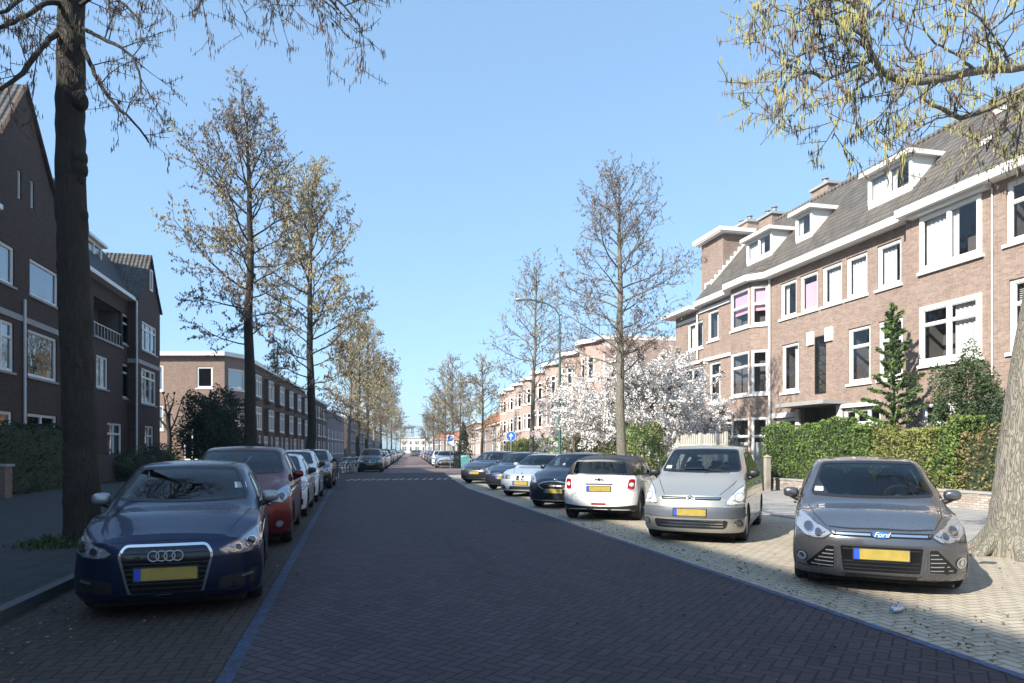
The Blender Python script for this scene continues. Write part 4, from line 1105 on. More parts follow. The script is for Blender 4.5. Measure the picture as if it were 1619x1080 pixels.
def make_car(cs, name, label, cat, body_mat, loc, heading, front=None, group=None, roof_mat=None, glass='car_glass', wheels='5', two_tone=None, deco=None, mirrors='body', seats=True, sidewin=None, wsh=None, rearwin=None, interior=True):
    """cs: Car shape. loc = ground point of the nose centre; heading = world angle (deg from +Y to +X) that the tail points to"""
    s = cs; L = s.L; a = R(heading); dx = Vector((math.sin(a), math.cos(a), 0))
    root = empty(name, Vector(loc)+dx*L/2, PI/2-a, label, cat, group)
    off = (-L/2, 0, 0)
    mats = [body_mat, M['arch'], M['interior'], M['black']]
    mb = s.shell(); 
    # close underside
    full = mb.build('body', mats, root, merge=True, recalc=True, loc=off)
    bm = bmesh.new(); bm.from_mesh(full.data)
    be = [e for e in bm.edges if e.is_boundary]
    if be:
        try: bmesh.ops.holes_fill(bm, edges=be, sides=0)
        except Exception: pass
    bmesh.ops.recalc_face_normals(bm, faces=bm.faces); bm.to_mesh(full.data)
    bvh = BVHTree.FromBMesh(bm); bm.free(); D = Deco(bvh, L)
    # ---- openings
    def cutter(mb2, mi):
        o = mb2.build('cutter', mats, None, recalc=True, merge=True); o.parent = root; o.location = off
        for p in o.data.polygons: p.material_index = mi
        bpy.context.view_layer.update(); return o
    cm = MB(); rw = s.wr_l; al = rw*1.17
    for x in (s.axF, s.axR):
        for sg in (-1, 1): cm.lathe([(sg*(s.w-.30), 0), (sg*(s.w-.30), al), (sg*(s.w+.3), al), (sg*(s.w+.3), 0)], (x, 0, rw*1.0), 'y', 40)
    cuts = [(cm, 1)]
    if interior:
        cuts.append((s.shell(s.cowl+.12, L-.22, 26, .06, .52), 2))
        p = MB(); p.prism(wsh, 'x', -1, s.head+.12); cuts.append((p, 3))
        for poly in sidewin:
            p = MB(); p.prism(poly, 'y', -2, 2); cuts.append((p, 3))
        p = MB(); p.prism(rearwin, 'x', L-1.1, L+1); cuts.append((p, 3))
    for (c, mi) in cuts:
        o = cutter(c, mi)
        try: boolean(full, o)
        except Exception as e: print('bool fail', name, e)
        bpy.data.objects.remove(o)
    if two_tone:
        full.data.materials.append(M['roof_black'])
        for p_ in full.data.polygons:
            if p_.material_index == 0 and p_.center.z > two_tone and p_.center.x > s.cowl: p_.material_index = len(full.data.materials)-1
    smooth_mesh(full.data, 32)
    # ---- glass
    def panel(nm, mode_polys, mat, offs=.002, cell=.08, parent=full, thick=0, mats2=None):
        m2 = MB()
        for it in mode_polys:
            D.add(m2, it[0], it[1], it[3] if len(it) > 3 else offs, cell, it[2] if len(it) > 2 else 0, thick)
        if not m2.f: return None
        return m2.build(nm, mats2 or M[mat] if isinstance(mat, str) else mat, root, smooth=50, loc=off)
    G = glass
    if wsh: panel('windshield', [('F', wsh)], G)
    if sidewin:
        for sd in ('S+', 'S-'):
            for poly in sidewin: panel('side_window', [(sd, poly)], G)
    if rearwin: panel('rear_window', [('R', rearwin)], G if G != 'car_glass' else 'car_glass_dark')
    # rubber / frit edges
    for (sd, poly) in [('F', wsh), ('R', rearwin)] + [(q, w__) for q in ('S+', 'S-') for w__ in (sidewin or [])]:
        m2 = MB(); D.line(m2, sd, poly, .030, .0035, True)
        if m2.f: m2.build('window_trim', M['black'], root, smooth=50, loc=off)
    # ---- interior
    if interior:
        m2 = MB(); zc = s.fields(s.cowl)[4]
        m2.box(s.cowl+.22, s.cowl+.62, -s.w+.16, s.w-.16, .55, zc-.07); m2.build('dashboard', M['interior'], root, loc=off)
        for (x, ys_) in ((s.head+.28, (-.36, .36)), (s.head+1.15, (-.42, 0, .42))):
            for yy in ys_:
                m2 = MB(); zt_ = s.fields(s.head+.5)[4]
                m2.ellipsoid((x, yy, .62), .26, .23, .10, p=.6); m2.ellipsoid((x+.27, yy, .62+.28), .07, .22, .34, p=.6)
                m2.ellipsoid((x+.30, yy, min(zt_-.26, 1.24)), .045, .12, .085, p=.6); m2.build('seat', M['seat'], root, smooth=60, loc=off)
        m2 = MB(); xs_ = s.cowl+.72; zz = zc-.03
        m2.torus((xs_, -.36, zz-.02), (1, 0, .35), .18, .014, 24, 6); m2.tube([(xs_, -.53, zz-.02), (xs_, -.19, zz-.02)], .016, 6); m2.ellipsoid((xs_, -.36, zz-.02), .02, .07, .06)
        m2.build('steering_wheel', M['black'], root, smooth=50, loc=off)
    # ---- wheels
    for x in (s.axF, s.axR):
        for sg in (-1, 1):
            wl = make_wheel(root, x-L/2, sg*(s.w-.115), rw, sg, wheels, .205)
    # ---- mirrors
    mm = body_mat if mirrors == 'body' else M[mirrors]
    zc = s.fields(s.cowl+.45)[0]
    for sg in (-1, 1):
        m2 = MB(); m2.ellipsoid((s.cowl+.50, sg*(s.w+.045), zc+.09), .07, .095, .066, 16, 10, .7, 0)
        m2.tube([(s.cowl+.50, sg*(s.w-.05), zc+.0), (s.cowl+.51, sg*(s.w+.06), zc+.05)], [.035, .03], 8, 1)
        m2.ellipsoid((s.cowl+.535, sg*(s.w+.045), zc+.09), .05, .083, .054, 14, 8, .7, 2)
        m2.build('mirror', [mm, M['black'], M['chrome']], root, smooth=40, loc=off)
    # ---- door gaps and handles
    m2 = MB(); zs0 = s.fields(s.head+.4)[0]
    xd = [s.cowl+.28] + [p for p in getattr(s, 'gaps', [s.head+.62, s.axR-.28])]
    for sd in ('S+', 'S-'):
        for x in xd: D.line(m2, sd, [(x, s.zb+.14), (x-.01, (s.zb+zs0)/2), (x+.02, zs0-.02)], .008, .0022)
        D.line(m2, sd, [(xd[0], s.zb+.14), (xd[-1], s.zb+.14)], .008, .0022)
    hd = getattr(s, 'hood', None)
    if hd:
        for sg in (-1, 1): D.line(m2, 'T', [(x, sg*y) for (x, y) in hd], .009, .0022)
    if hd and getattr(s, 'seam', None):
        sy, sz, ez = s.seam
        D.line(m2, 'F', [(-sy, ez), (-sy*.55, sz), (0, sz+.008), (sy*.55, sz), (sy, ez)], .010, .0026)
        for sg in (-1, 1): D.line(m2, 'F', [(sg*s.w*.55, s.zb+.11), (sg*s.w*.93, s.zb+.10)], .008, .0024)
    m2.build('panel_gap', M['black'], root, smooth=50, loc=off)
    for sg in (-1, 1):
        for x in xd[1:]:
            m2 = MB(); m2.ellipsoid((x-.11, sg*(s.w+.008), zs0-.12), .085, .022, .016, 12, 6, .7)
            m2.build('door_handle', body_mat, root, smooth=50, loc=off)
    # ---- sills / under-body
    m2 = MB(); m2.box(.3, L-.3, -s.w+.16, s.w-.16, s.zb-.05, s.zb+.06); m2.build('underbody', M['arch'], root, loc=off)
    if deco: deco(D, root, off, body_mat, s)
    return root

def dpart(root, off, name, mats, fill, smooth=45, parent=None):
    m2 = MB(); fill(m2)
    if not m2.f: return None
    if isinstance(mats, str): mats = M[mats]
    elif isinstance(mats, (list, tuple)): mats = [M[x] if isinstance(x, str) else x for x in mats]
    o = m2.build(name, mats, parent or root, smooth=smooth, loc=off if parent is None else (0, 0, 0)); return o
def plate(D, root, off, mode, z, yc=0.0, w_=.52, h=.11, faded=False):
    x0 = None
    o, d = D.ray(mode, yc, z); hit = D.bvh.ray_cast(o, d)[0]
    hits = [D.bvh.ray_cast(*D.ray(mode, yc+dy, z+dz))[0] for dy in (-w_/2, 0, w_/2) for dz in (-h/2, 0, h/2)]
    xs = [h_.x for h_ in hits if h_ is not None]; sg = -1 if mode == 'F' else 1
    x = (min(xs) if mode == 'F' else max(xs))+sg*.004
    x = hit.x + sg*.022 if abs(x-hit.x) > .05 else x+sg*.006
    m2 = MB(); yl_ = (yc+w_/2, yc+w_/2-.055) if mode == 'F' else (yc-w_/2, yc-w_/2+.055)
    m2.box(x, x-sg*.02, yc-w_/2-.012, yc+w_/2+.012, z-h/2-.012, z+h/2+.012, 0)
    m2.box(x+sg*.003, x, yc-w_/2, yc+w_/2, z-h/2, z+h/2, 1)
    m2.box(x+sg*.005, x+sg*.001, min(yl_), max(yl_), z-h/2, z+h/2, 2)
    return m2.build('number_plate', [M['black'], M['plate'], M['plate_blue']], root, loc=off)
def badge_at(D, mode, y, z, off=.012):
    o, d = D.ray(mode, y, z); hit = D.bvh.ray_cast(o, d)
    return hit[0] + (-d)*off, d

# ---- shape: mid-size hatchback (grey)
def st_hatch(H, hoodz=(.74, .90, .98), cowl=1.12, head=1.95, L=4.3, w=.9, belt=.98, tail=1.30, nose=.72, wr=.60, cowlz=1.03, tailx=None):
    """x, zs(shoulder), ws, zr(cant rail), wr, zt(top)"""
    tx = tailx or L
    return [(0, nose-.07, w*.84, nose-.03, w*.62, nose+.02), (.25, hoodz[0]-.045, w*.90, hoodz[0]-.01, w*.72, hoodz[0]+.05), (.6, hoodz[1]-.07, w*.93, hoodz[1]-.03, w*.74, hoodz[1]+.015),
            (cowl-.12, hoodz[2]-.07, w*.94, hoodz[2]-.03, w*.76, hoodz[2]+.01), (cowl+.04, belt-.05, w*.94, cowlz-.01, w*.80, cowlz+.03), ((cowl+head)/2, belt-.01, w*.935, (cowlz+H-.09)/2+.0, (w*.80+wr)/2+.02, (cowlz+H)/2+.035), (head, belt, w*.93, H-.10, wr+.03, H-.035),
            (head+.35, belt+.005, w*.93, H-.075, wr+.03, H-.005), (head+.8, belt+.015, w*.93, H-.07, wr+.02, H), (L-1.1, belt+.03, w*.925, H-.10, wr, H-.03), (L-.5, belt+.045, w*.91, tail-.01, wr-.02, tail+.07), (L, belt+.05, w*.88, tail-.05, wr-.05, tail+.02)]
def side_wins(cs, H, x0, xb, xc_, x1, belt0, belt1, top=.14, rake=.0):
    """front glass x0..xb, rear glass xb..xc, small quarter xc..x1"""
    b = lambda x: belt0+(belt1-belt0)*(x-x0)/(x1-x0)
    w1 = rounded([(x0, b(x0)+.03), (xb-.04, b(xb)+.03), (xb-.06, H-top), (cs.head+.02, H-top-.02), (x0+.12, b(x0)+.10)], .035)
    w2 = rounded([(xb+.05, b(xb)+.03), (xc_, b(xc_)+.03), (xc_-.02, H-top-.045), (xb+.04, H-top)], .035)
    out_ = [w1, w2]
    if x1-xc_ > .2: out_.append(rounded([(xc_+.05, b(xc_)+.03), (x1-.02, b(x1)+.06), (x1-.16, H-top-.11), (xc_+.03, H-top-.05)], .04))
    return out_
# ------------------------------------------------------------------ the cars, one builder call each
FAST_ONLY_NEAR = False
def lamp(D, root, off, poly, mode='F', inner=None, mats=('lamp_glass', 'lamp_dark', 'chrome'), name='headlight', o=.006):
    for sg in (1, -1):
        P = poly if sg > 0 else mirror2(poly)
        def f(m2):
            D.add(m2, mode, P, o, .04, 0, .006); D.line(m2, mode, P, .014, o+.003, True, mi=1)
        L_ = dpart(root, off, name, mats, f)
        if inner and L_:
            def g(m2):
                for (c, r, mi) in inner:
                    cc = (c[0]*sg, c[1]); D.add(m2, mode, circ(cc, r, 18), o+.004, .05, mi)
                    D.line(m2, mode, circ(cc, r, 18), .008, o+.006, True, mi=2)
            dpart(root, off, 'lens', mats, g, parent=L_)
def slats(D, m2, mode, y0, y1, zs, wd, off, mi, yfun=None):
    for z in zs:
        a, b = (yfun(z) if yfun else (y0, y1)); D.line(m2, mode, [(a, z), ((a+b)/2, z), (b, z)], wd, off, mi=mi, thick=.01)

# ============ grey five-door hatch with twin upper bar, near right
cs = Car(L=4.36, w=.87, zb=.15, axF=.90, axR=3.55, cowl=1.16, head=2.0, wr_l=.325, shF=.42,
         ofr=[(.16, .10), (.24, .03), (.4, .01), (.55, 0), (.68, .05), (.76, .13), (.95, .4)], st=[])
cs.st = st_hatch(1.46, (.71, .84, .91), 1.16, 2.0, 4.36, .87, .91, 1.28, .67, .585, .96); cs.a = np.array(cs.st)
cs.hood = [(.22, .52), (.6, .64), (1.1, .70)]; cs.seam = (.50, .695, .70)
def deco_grey(D, root, off, bm_, s):
    up = rounded([(-.46, .615), (.46, .615), (.49, .668), (-.49, .668)], .015)
    dpart(root, off, 'grille', ['black_gloss', 'chrome'], lambda m: (D.add(m, 'F', up, .004, .06, 0, .004), D.line(m, 'F', [(-.43, .640), (0, .640), (.43, .640)], .022, .014, mi=1, thick=.01)))
    lowp = rounded([(-.37, .24), (.37, .24), (.40, .53), (-.40, .53)], .03)
    def fl(m):
        D.add(m, 'F', lowp, .004, .06, 0, .004); D.line(m, 'F', lowp, .022, .008, True, mi=2, thick=.01)
        slats(D, m, 'F', -.36, .36, (.28, .32, .36, .49), .012, .010, 1)
    dpart(root, off, 'lower_grille', ['black_gloss', 'black', bm_], fl)
    for sg in (1, -1):
        P = [(.44, .26), (.44, .51), (.52, .515), (.73, .295), (.71, .25)]; P = rounded([(a*sg, b) for a, b in P], .02)
        def f2(m, P=P, sg=sg):
            D.add(m, 'F', P, .004, .06, 0, .004); D.line(m, 'F', P, .016, .008, True, mi=2, thick=.01)
            for k in range(5):
                z = .29+.042*k; D.line(m, 'F', [(sg*.455, z), (sg*(.705-(z-.25)*.85), z)], .010, .010, mi=1, thick=.008)
        dpart(root, off, 'side_grille', ['black_gloss', 'alloy', bm_], f2)
        def f3(m, sg=sg):
            D.add(m, 'F', circ((sg*.765, .36), .048), .006, .04, 0); D.line(m, 'F', circ((sg*.765, .36), .050), .014, .010, True, mi=1); D.add(m, 'F', circ((sg*.765, .36), .026), .012, .04, 1)
        dpart(root, off, 'fog_lamp', ['lamp_glass', 'chrome'], f3)
    dpart(root, off, 'bumper_lip', ['black', 'chrome'], lambda m: (D.line(m, 'F', [(-.34, .195), (0, .195), (.34, .195)], .028, .006, mi=0), D.line(m, 'F', [(-.74, .175), (-.4, .165), (0, .165), (.4, .165), (.74, .175)], .014, .006, mi=0)))
    lamp(D, root, off, rounded([(.46, .64), (.56, .575), (.73, .59), (.84, .67), (.85, .80), (.79, .83), (.63, .725)], .03), inner=[((.70, .675), .048, 1), ((.60, .635), .034, 1)])
    p, d = badge_at(D, 'F', 0, .65, .022)
    m = MB(); m.lathe([(-.006, 0), (-.006, .062), (0, .067), (.012, .067)], (0, 0, 0), 'x', 28, 0)
    m.lathe([(-.010, 0), (-.009, .056), (-.006, .056)], (0, 0, 0), 'x', 28, 1)
    b = m.build('badge', [M['chrome'], M['sign_blue']], root, smooth=30, loc=(off[0]+p.x-.01, 0, p.z)); b.scale = (1, 1.5, .62)
    t = bpy.data.objects.new('lettering', text_mesh('Ford', .075, M['sign_white'])); C.objects.link(t); t.parent = root
    t.matrix_local = Matrix.Translation((off[0]+p.x-.024, 0, p.z)) @ Matrix(((0, 0, -1, 0), (-1, 0, 0, 0), (0, 1, 0, 0), (0, 0, 0, 1)))
    plate(D, root, off, 'F', .44, .0)
    def st(m): D.add(m, 'F', [(.53, 1.03), (.63, 1.03), (.62, 1.08), (.53, 1.08)], .004, .2)
    dpart(root, off, 'sticker', 'paper', st)
def wsh_(a, b, z0, z1, c=.05): return rounded([(-a, z0+.01), (-a*.5, z0-.005), (0, z0-.01), (a*.5, z0-.005), (a, z0+.01), (b, z1-.01), (0, z1+.005), (-b, z1-.01)], c)
P_grey = paint('grey_metallic', (.105, .107, .118), .6, .24, 1.0)
make_car(cs, 'grey_hatchback', 'grey metallic hatchback parked nearest on the sunlit right side, with oval badge', 'car', P_grey, (5.43, 6.13, 0), 36.5,
         wsh=wsh_(.665, .53, .985, 1.385), rearwin=wsh_(.54, .46, 1.06, 1.32), sidewin=side_wins(cs, 1.46, 1.55, 2.62, 3.40, 3.95, .94, 1.0), wheels='5', deco=deco_grey, group='cars parked along the street')

# ============ dark blue small hatch, near left
cs = Car(L=3.97, w=.825, zb=.14, axF=.82, axR=3.28, cowl=1.10, head=1.85, wr_l=.315, shF=.34,
         ofr=[(.15, .08), (.22, .02), (.4, 0), (.6, 0), (.70, .04), (.78, .14), (.95, .45)], st=[])
cs.st = st_hatch(1.42, (.80, .91, .96), 1.10, 1.85, 3.97, .825, .93, 1.24, .75, .555, .99); cs.a = np.array(cs.st)
cs.hood = [(.25, .52), (.7, .64), (1.05, .68)]; cs.gaps = [3.0]; cs.seam = (.46, .715, .70)
def deco_blue(D, root, off, bm_, s):
    gp = rounded([(-.30, .23), (.30, .23), (.385, .59), (.335, .675), (-.335, .675), (-.385, .59)], .035)
    def f(m):
        D.add(m, 'F', gp, .004, .06, 0, .004); D.line(m, 'F', gp, .022, .010, True, mi=1, thick=.012)
        slats(D, m, 'F', -.4, .4, [.29+.045*k for k in range(9)], .010, .008, 2, lambda z: (-(.295+(z-.23)*.2), .295+(z-.23)*.2))
    dpart(root, off, 'grille', ['black_gloss', 'chrome', 'black'], f)
    p, d = badge_at(D, 'F', 0, .585, .03); m = MB()
    for k in range(4): m.torus((p.x, (-1.5+k)*.066, p.z), (1, 0, 0), .045, .0065, 28, 6)
    m.build('badge', M['ring_silver'], root, smooth=60, loc=off)
    plate(D, root, off, 'F', .42, .0)
    for sg in (1, -1):
        P = rounded([(sg*.44, .25), (sg*.74, .26), (sg*.78, .40), (sg*.45, .35)], .02)
        dpart(root, off, 'air_intake', ['black', 'chrome'], lambda m, P=P, sg=sg: (D.add(m, 'F', P, .003, .06, 0, .004), D.add(m, 'F', rounded([(sg*.62, .335), (sg*.73, .345), (sg*.73, .375), (sg*.63, .36)], .008), .010, .06, 1)))
    dpart(root, off, 'front_splitter', [bm_, 'black'], lambda m: (D.line(m, 'F', [(-.82, .235), (-.55, .215), (-.4, .23), (0, .23), (.4, .23), (.55, .215), (.82, .235)], .03, .012, mi=0, thick=.015), D.line(m, 'F', [(-.35, .195), (.35, .195)], .02, .006, mi=1)))
    lamp(D, root, off, rounded([(.43, .615), (.50, .57), (.70, .575), (.80, .62), (.815, .77), (.77, .80), (.60, .69)], .025), inner=[((.71, .66), .042, 1), ((.60, .625), .03, 1)])
    dpart(root, off, 'sticker', 'paper', lambda m: D.add(m, 'F', [(-.50, 1.12), (-.62, 1.12), (-.60, 1.18), (-.49, 1.18)], .004, .2))
P_blue = paint('dark_blue_metallic', (.014, .024, .066), .7, .26, .4)
make_car(cs, 'blue_hatchback', 'dark blue small hatchback parked nearest on the shaded left side, with four rings', 'car', P_blue, (-1.66, 6.78, 0), -5.5,
         wsh=wsh_(.645, .485, 1.02, 1.345), rearwin=wsh_(.52, .45, 1.03, 1.26), sidewin=side_wins(cs, 1.42, 1.46, 2.55, 3.2, 3.45, .96, 1.02), wheels='10', deco=deco_blue, group='cars parked along the street', mirrors='alloy')

# ============ red people carrier behind it
cs = Car(L=4.3, w=.90, zb=.19, axF=.86, axR=3.55, cowl=1.0, head=1.85, wr_l=.32, shF=.36, st=[],
         ofr=[(.16, .08), (.24, .02), (.4, 0), (.6, .0), (.75, .05), (.88, .16), (1.05, .4)])
cs.st = st_hatch(1.62, (.90, 1.02, 1.08), 1.0, 1.85, 4.3, .90, 1.04, 1.40, .84, .62, 1.12); cs.a = np.array(cs.st); cs.hood = [(.2, .55), (.9, .74)]
def deco_mpv(D, root, off, bm_, s):
    dpart(root, off, 'grille', ['black_gloss', 'chrome'], lambda m: (D.add(m, 'F', rounded([(-.46, .70), (.46, .70), (.42, .77), (-.42, .77)], .02), .005, .06, 0, .004), D.line(m, 'F', [(-.42, .735), (.42, .735)], .014, .012, mi=1)))
    dpart(root, off, 'lower_grille', ['black', 'black_gloss'], lambda m: D.add(m, 'F', rounded([(-.55, .27), (.55, .27), (.48, .46), (-.48, .46)], .05), .005, .06, 0, .004))
    p, d = badge_at(D, 'F', 0, .735, .02); m = MB(); m.ellipsoid((p.x, 0, p.z), .015, .05, .065, 4, 4); m.build('badge', M['chrome'], root, loc=off)
    plate(D, root, off, 'F', .56)
    lamp(D, root, off, rounded([(.52, .74), (.75, .70), (.87, .80), (.88, .95), (.80, .97), (.62, .85)], .03), inner=[((.74, .80), .055, 1)])
    for sg in (1, -1): dpart(root, off, 'fog_lamp', ['lamp_glass', 'chrome'], lambda m, sg=sg: (D.add(m, 'F', circ((sg*.72, .37), .045), .006, .05, 0), D.line(m, 'F', circ((sg*.72, .37), .048), .012, .01, True, mi=1)))
P_red = paint('dark_red', (.12, .008, .013), .55, .28, .35)
make_car(cs, 'red_people_carrier', 'dark red tall car parked directly behind the small blue one', 'car', P_red, (-1.86, 11.25, 0), -1.5,
         wsh=wsh_(.72, .58, 1.16, 1.53), rearwin=wsh_(.60, .52, 1.12, 1.42), sidewin=side_wins(cs, 1.62, 1.42, 2.50, 3.40, 3.95, 1.06, 1.10), wheels='5', deco=deco_mpv, group='cars parked along the street')

# ============ white small hatches
cs = Car(L=4.0, w=.86, zb=.18, axF=.82, axR=3.32, cowl=1.05, head=1.85, wr_l=.30, shF=.34, st=[])
cs.st = st_hatch(1.46, (.82, .94, 1.0), 1.05, 1.85, 4.0, .86, .97, 1.28, .74, .58, 1.04); cs.a = np.array(cs.st); cs.hood = [(.2, .5), (1.0, .70)]
def deco_gen(D, root, off, bm_, s):
    dpart(root, off, 'grille', ['black_gloss', 'chrome'], lambda m: (D.add(m, 'F', rounded([(-.38, .60), (.38, .60), (.42, .70), (-.42, .70)], .02), .005, .06, 0, .004), D.line(m, 'F', rounded([(-.38, .60), (.38, .60), (.42, .70), (-.42, .70)], .02), .012, .01, True, mi=1)))
    dpart(root, off, 'lower_grille', ['black'], lambda m: D.add(m, 'F', rounded([(-.52, .26), (.52, .26), (.44, .42), (-.44, .42)], .04), .005, .06, 0, .004))
    p, d = badge_at(D, 'F', 0, .655, .014); m = MB(); m.lathe([(-.01, 0), (-.008, .05), (.01, .055)], (p.x, 0, p.z), 'x', 16); m.build('badge', M['chrome'], root, loc=off, smooth=30)
    plate(D, root, off, 'F', .50); plate(D, root, off, 'R', .78)
    lamp(D, root, off, rounded([(.46, .66), (.62, .60), (.80, .64), (.85, .76), (.80, .82), (.60, .75)], .03), inner=[((.70, .69), .045, 1)])
    for sg in (1, -1): dpart(root, off, 'fog_lamp', ['black', 'lamp_glass'], lambda m, sg=sg: (D.add(m, 'F', rounded([(sg*.60, .30), (sg*.78, .30), (sg*.78, .44), (sg*.64, .40)], .02), .004, .06, 0), D.add(m, 'F', circ((sg*.70, .36), .035), .01, .06, 1)))
    lamp(D, root, off, rounded([(.66, .84), (.82, .82), (.83, .98), (.70, .98)], .02), 'R', None, ('lamp_red', 'lamp_red', 'chrome'), 'tail_light')
    dpart(root, off, 'bumper_strip', ['black'], lambda m: D.line(m, 'R', [(-.7, .32), (0, .32), (.7, .32)], .10, .006))
P_white = paint('white_car', (.72, .73, .74), .0, .3); 
KW = dict(wsh=wsh_(.66, .52, 1.065, 1.38), rearwin=wsh_(.54, .46, 1.05, 1.29), sidewin=side_wins(cs, 1.46, 1.42, 2.42, 3.18, 3.65, .98, 1.03), wheels='7', deco=deco_gen, group='cars parked along the street', mirrors='black')
gen = make_car(cs, 'white_hatchback', 'white small hatchback parked right behind the dark red tall car', 'car', P_white, (-1.88, 15.9, 0), 0, **KW)
def reuse(src, name, label, mat, loc, heading, L, group='cars parked along the street', scale=None):
    c = copy_tree(src); a = R(heading); c.location = Vector(loc)+Vector((math.sin(a), math.cos(a), 0))*L/2; c.rotation_euler = (0, 0, PI/2-a)
    c.name = name; c['label'] = label; c['group'] = group
    if scale: c.scale = scale
    old = src.children[0].data.materials[0]
    for ch in c.children:
        for i, sl_ in enumerate(ch.material_slots):
            if sl_.material and sl_.material.name == src['paint']: sl_.link = 'OBJECT'; sl_.material = mat
    return c
gen['paint'] = P_white.name
reuse(gen, 'white_hatchback', 'white hatchback second from the dark red tall car, just before the black car', P_white, (-1.85, 20.4, 0), .5, 4.0, scale=(1, 1, 1.06))
P_black = paint('black_car', (.012, .014, .02), .3, .25)
reuse(gen, 'black_hatchback', 'black car with pale roof edge, last of the near left row', P_black, (-1.7, 27.6, 0), 2, 4.0, scale=(1, 1, 1.08))

# ============ silver-beige people carrier, right
cs = Car(L=4.28, w=.84, zb=.17, axF=.84, axR=3.60, cowl=.92, head=1.80, wr_l=.30, shF=.36, st=[],
         ofr=[(.16, .10), (.24, .03), (.42, 0), (.58, .0), (.64, .035), (.8, .12), (.98, .32)])
cs.st = st_hatch(1.64, (.83, .98, 1.08), .92, 1.80, 4.28, .84, 1.05, 1.46, .78, .62, 1.12); cs.a = np.array(cs.st); cs.hood = [(.2, .45), (.8, .66)]
def deco_picasso(D, root, off, bm_, s):
    dpart(root, off, 'bumper_strip', ['bumper'], lambda m: (D.add(m, 'F', rounded([(-.86, .44), (0, .43), (.86, .44), (.86, .60), (0, .62), (-.86, .60)], .03), .010, .06, 0, .012)))
    dpart(root, off, 'lower_grille', ['black', 'chrome'], lambda m: (D.add(m, 'F', rounded([(-.56, .26), (.56, .26), (.60, .40), (-.60, .40)], .05), .005, .06, 0, .004), slats(D, m, 'F', -.52, .52, (.30, .345, .385), .013, .012, 1)))
    for sg in (1, -1):
        dpart(root, off, 'grille', ['black_gloss', 'chrome'], lambda m, sg=sg: (D.add(m, 'F', rounded([(sg*.07, .72), (sg*.47, .72), (sg*.49, .77), (sg*.07, .765)], .015), .004, .05, 0), D.line(m, 'F', [(sg*.08, .742), (sg*.46, .744)], .010, .010, mi=1)))
        dpart(root, off, 'fog_lamp', ['lamp_glass', 'chrome', 'black'], lambda m, sg=sg: (D.add(m, 'F', circ((sg*.74, .35), .045), .008, .05, 0), D.line(m, 'F', circ((sg*.74, .35), .05), .014, .012, True, mi=1)))
    p, d = badge_at(D, 'F', 0, .745, .012); m = MB()
    for dz in (-.022, .018):
        for sg in (1, -1): m.tube([(p.x-.006, 0, p.z+dz+.03), (p.x-.004, sg*.05, p.z+dz)], .008, 6)
    m.build('badge', M['chrome'], root, loc=off)
    lamp(D, root, off, rounded([(.54, .65), (.86, .66), (.865, .93), (.80, .97), (.68, .86)], .04), inner=[((.74, .76), .065, 0)], mats=('lamp_clear', 'chrome', 'chrome'))
    plate(D, root, off, 'F', .52)
    dpart(root, off, 'wiper', ['black'], lambda m: (D.line(m, 'F', [(.56, 1.155), (.2, 1.20), (-.05, 1.205), (-.42, 1.15)], .018, .02, mi=0), D.line(m, 'F', [(-.1, 1.13), (-.3, 1.19), (-.5, 1.14)], .014, .02, mi=0)))
    dpart(root, off, 'sticker', 'paper', lambda m: D.add(m, 'F', [(.52, 1.21), (.62, 1.21), (.61, 1.26), (.52, 1.26)], .004, .2))
M['bumper'] = flat('bumper_plastic', (.09, .10, .12), .5)
M['lamp_clear'] = flat('clear_headlamp', (.78, .78, .74), .12, metal=.35, coat=1)
P_beige = paint('silver_beige', (.42, .41, .37), .5, .28, .9)
make_car(cs, 'silver_people_carrier', 'silver beige people carrier with dark bumper band, parked beside the grey hatchback', 'car', P_beige, (5.38, 10.25, 0), 37.5,
         wsh=wsh_(.68, .575, 1.165, 1.55), rearwin=wsh_(.58, .50, 1.12, 1.46), sidewin=side_wins(cs, 1.64, 1.35, 2.48, 3.35, 3.95, 1.05, 1.08), wheels='steel', deco=deco_picasso, group='cars parked along the street', mirrors='black')

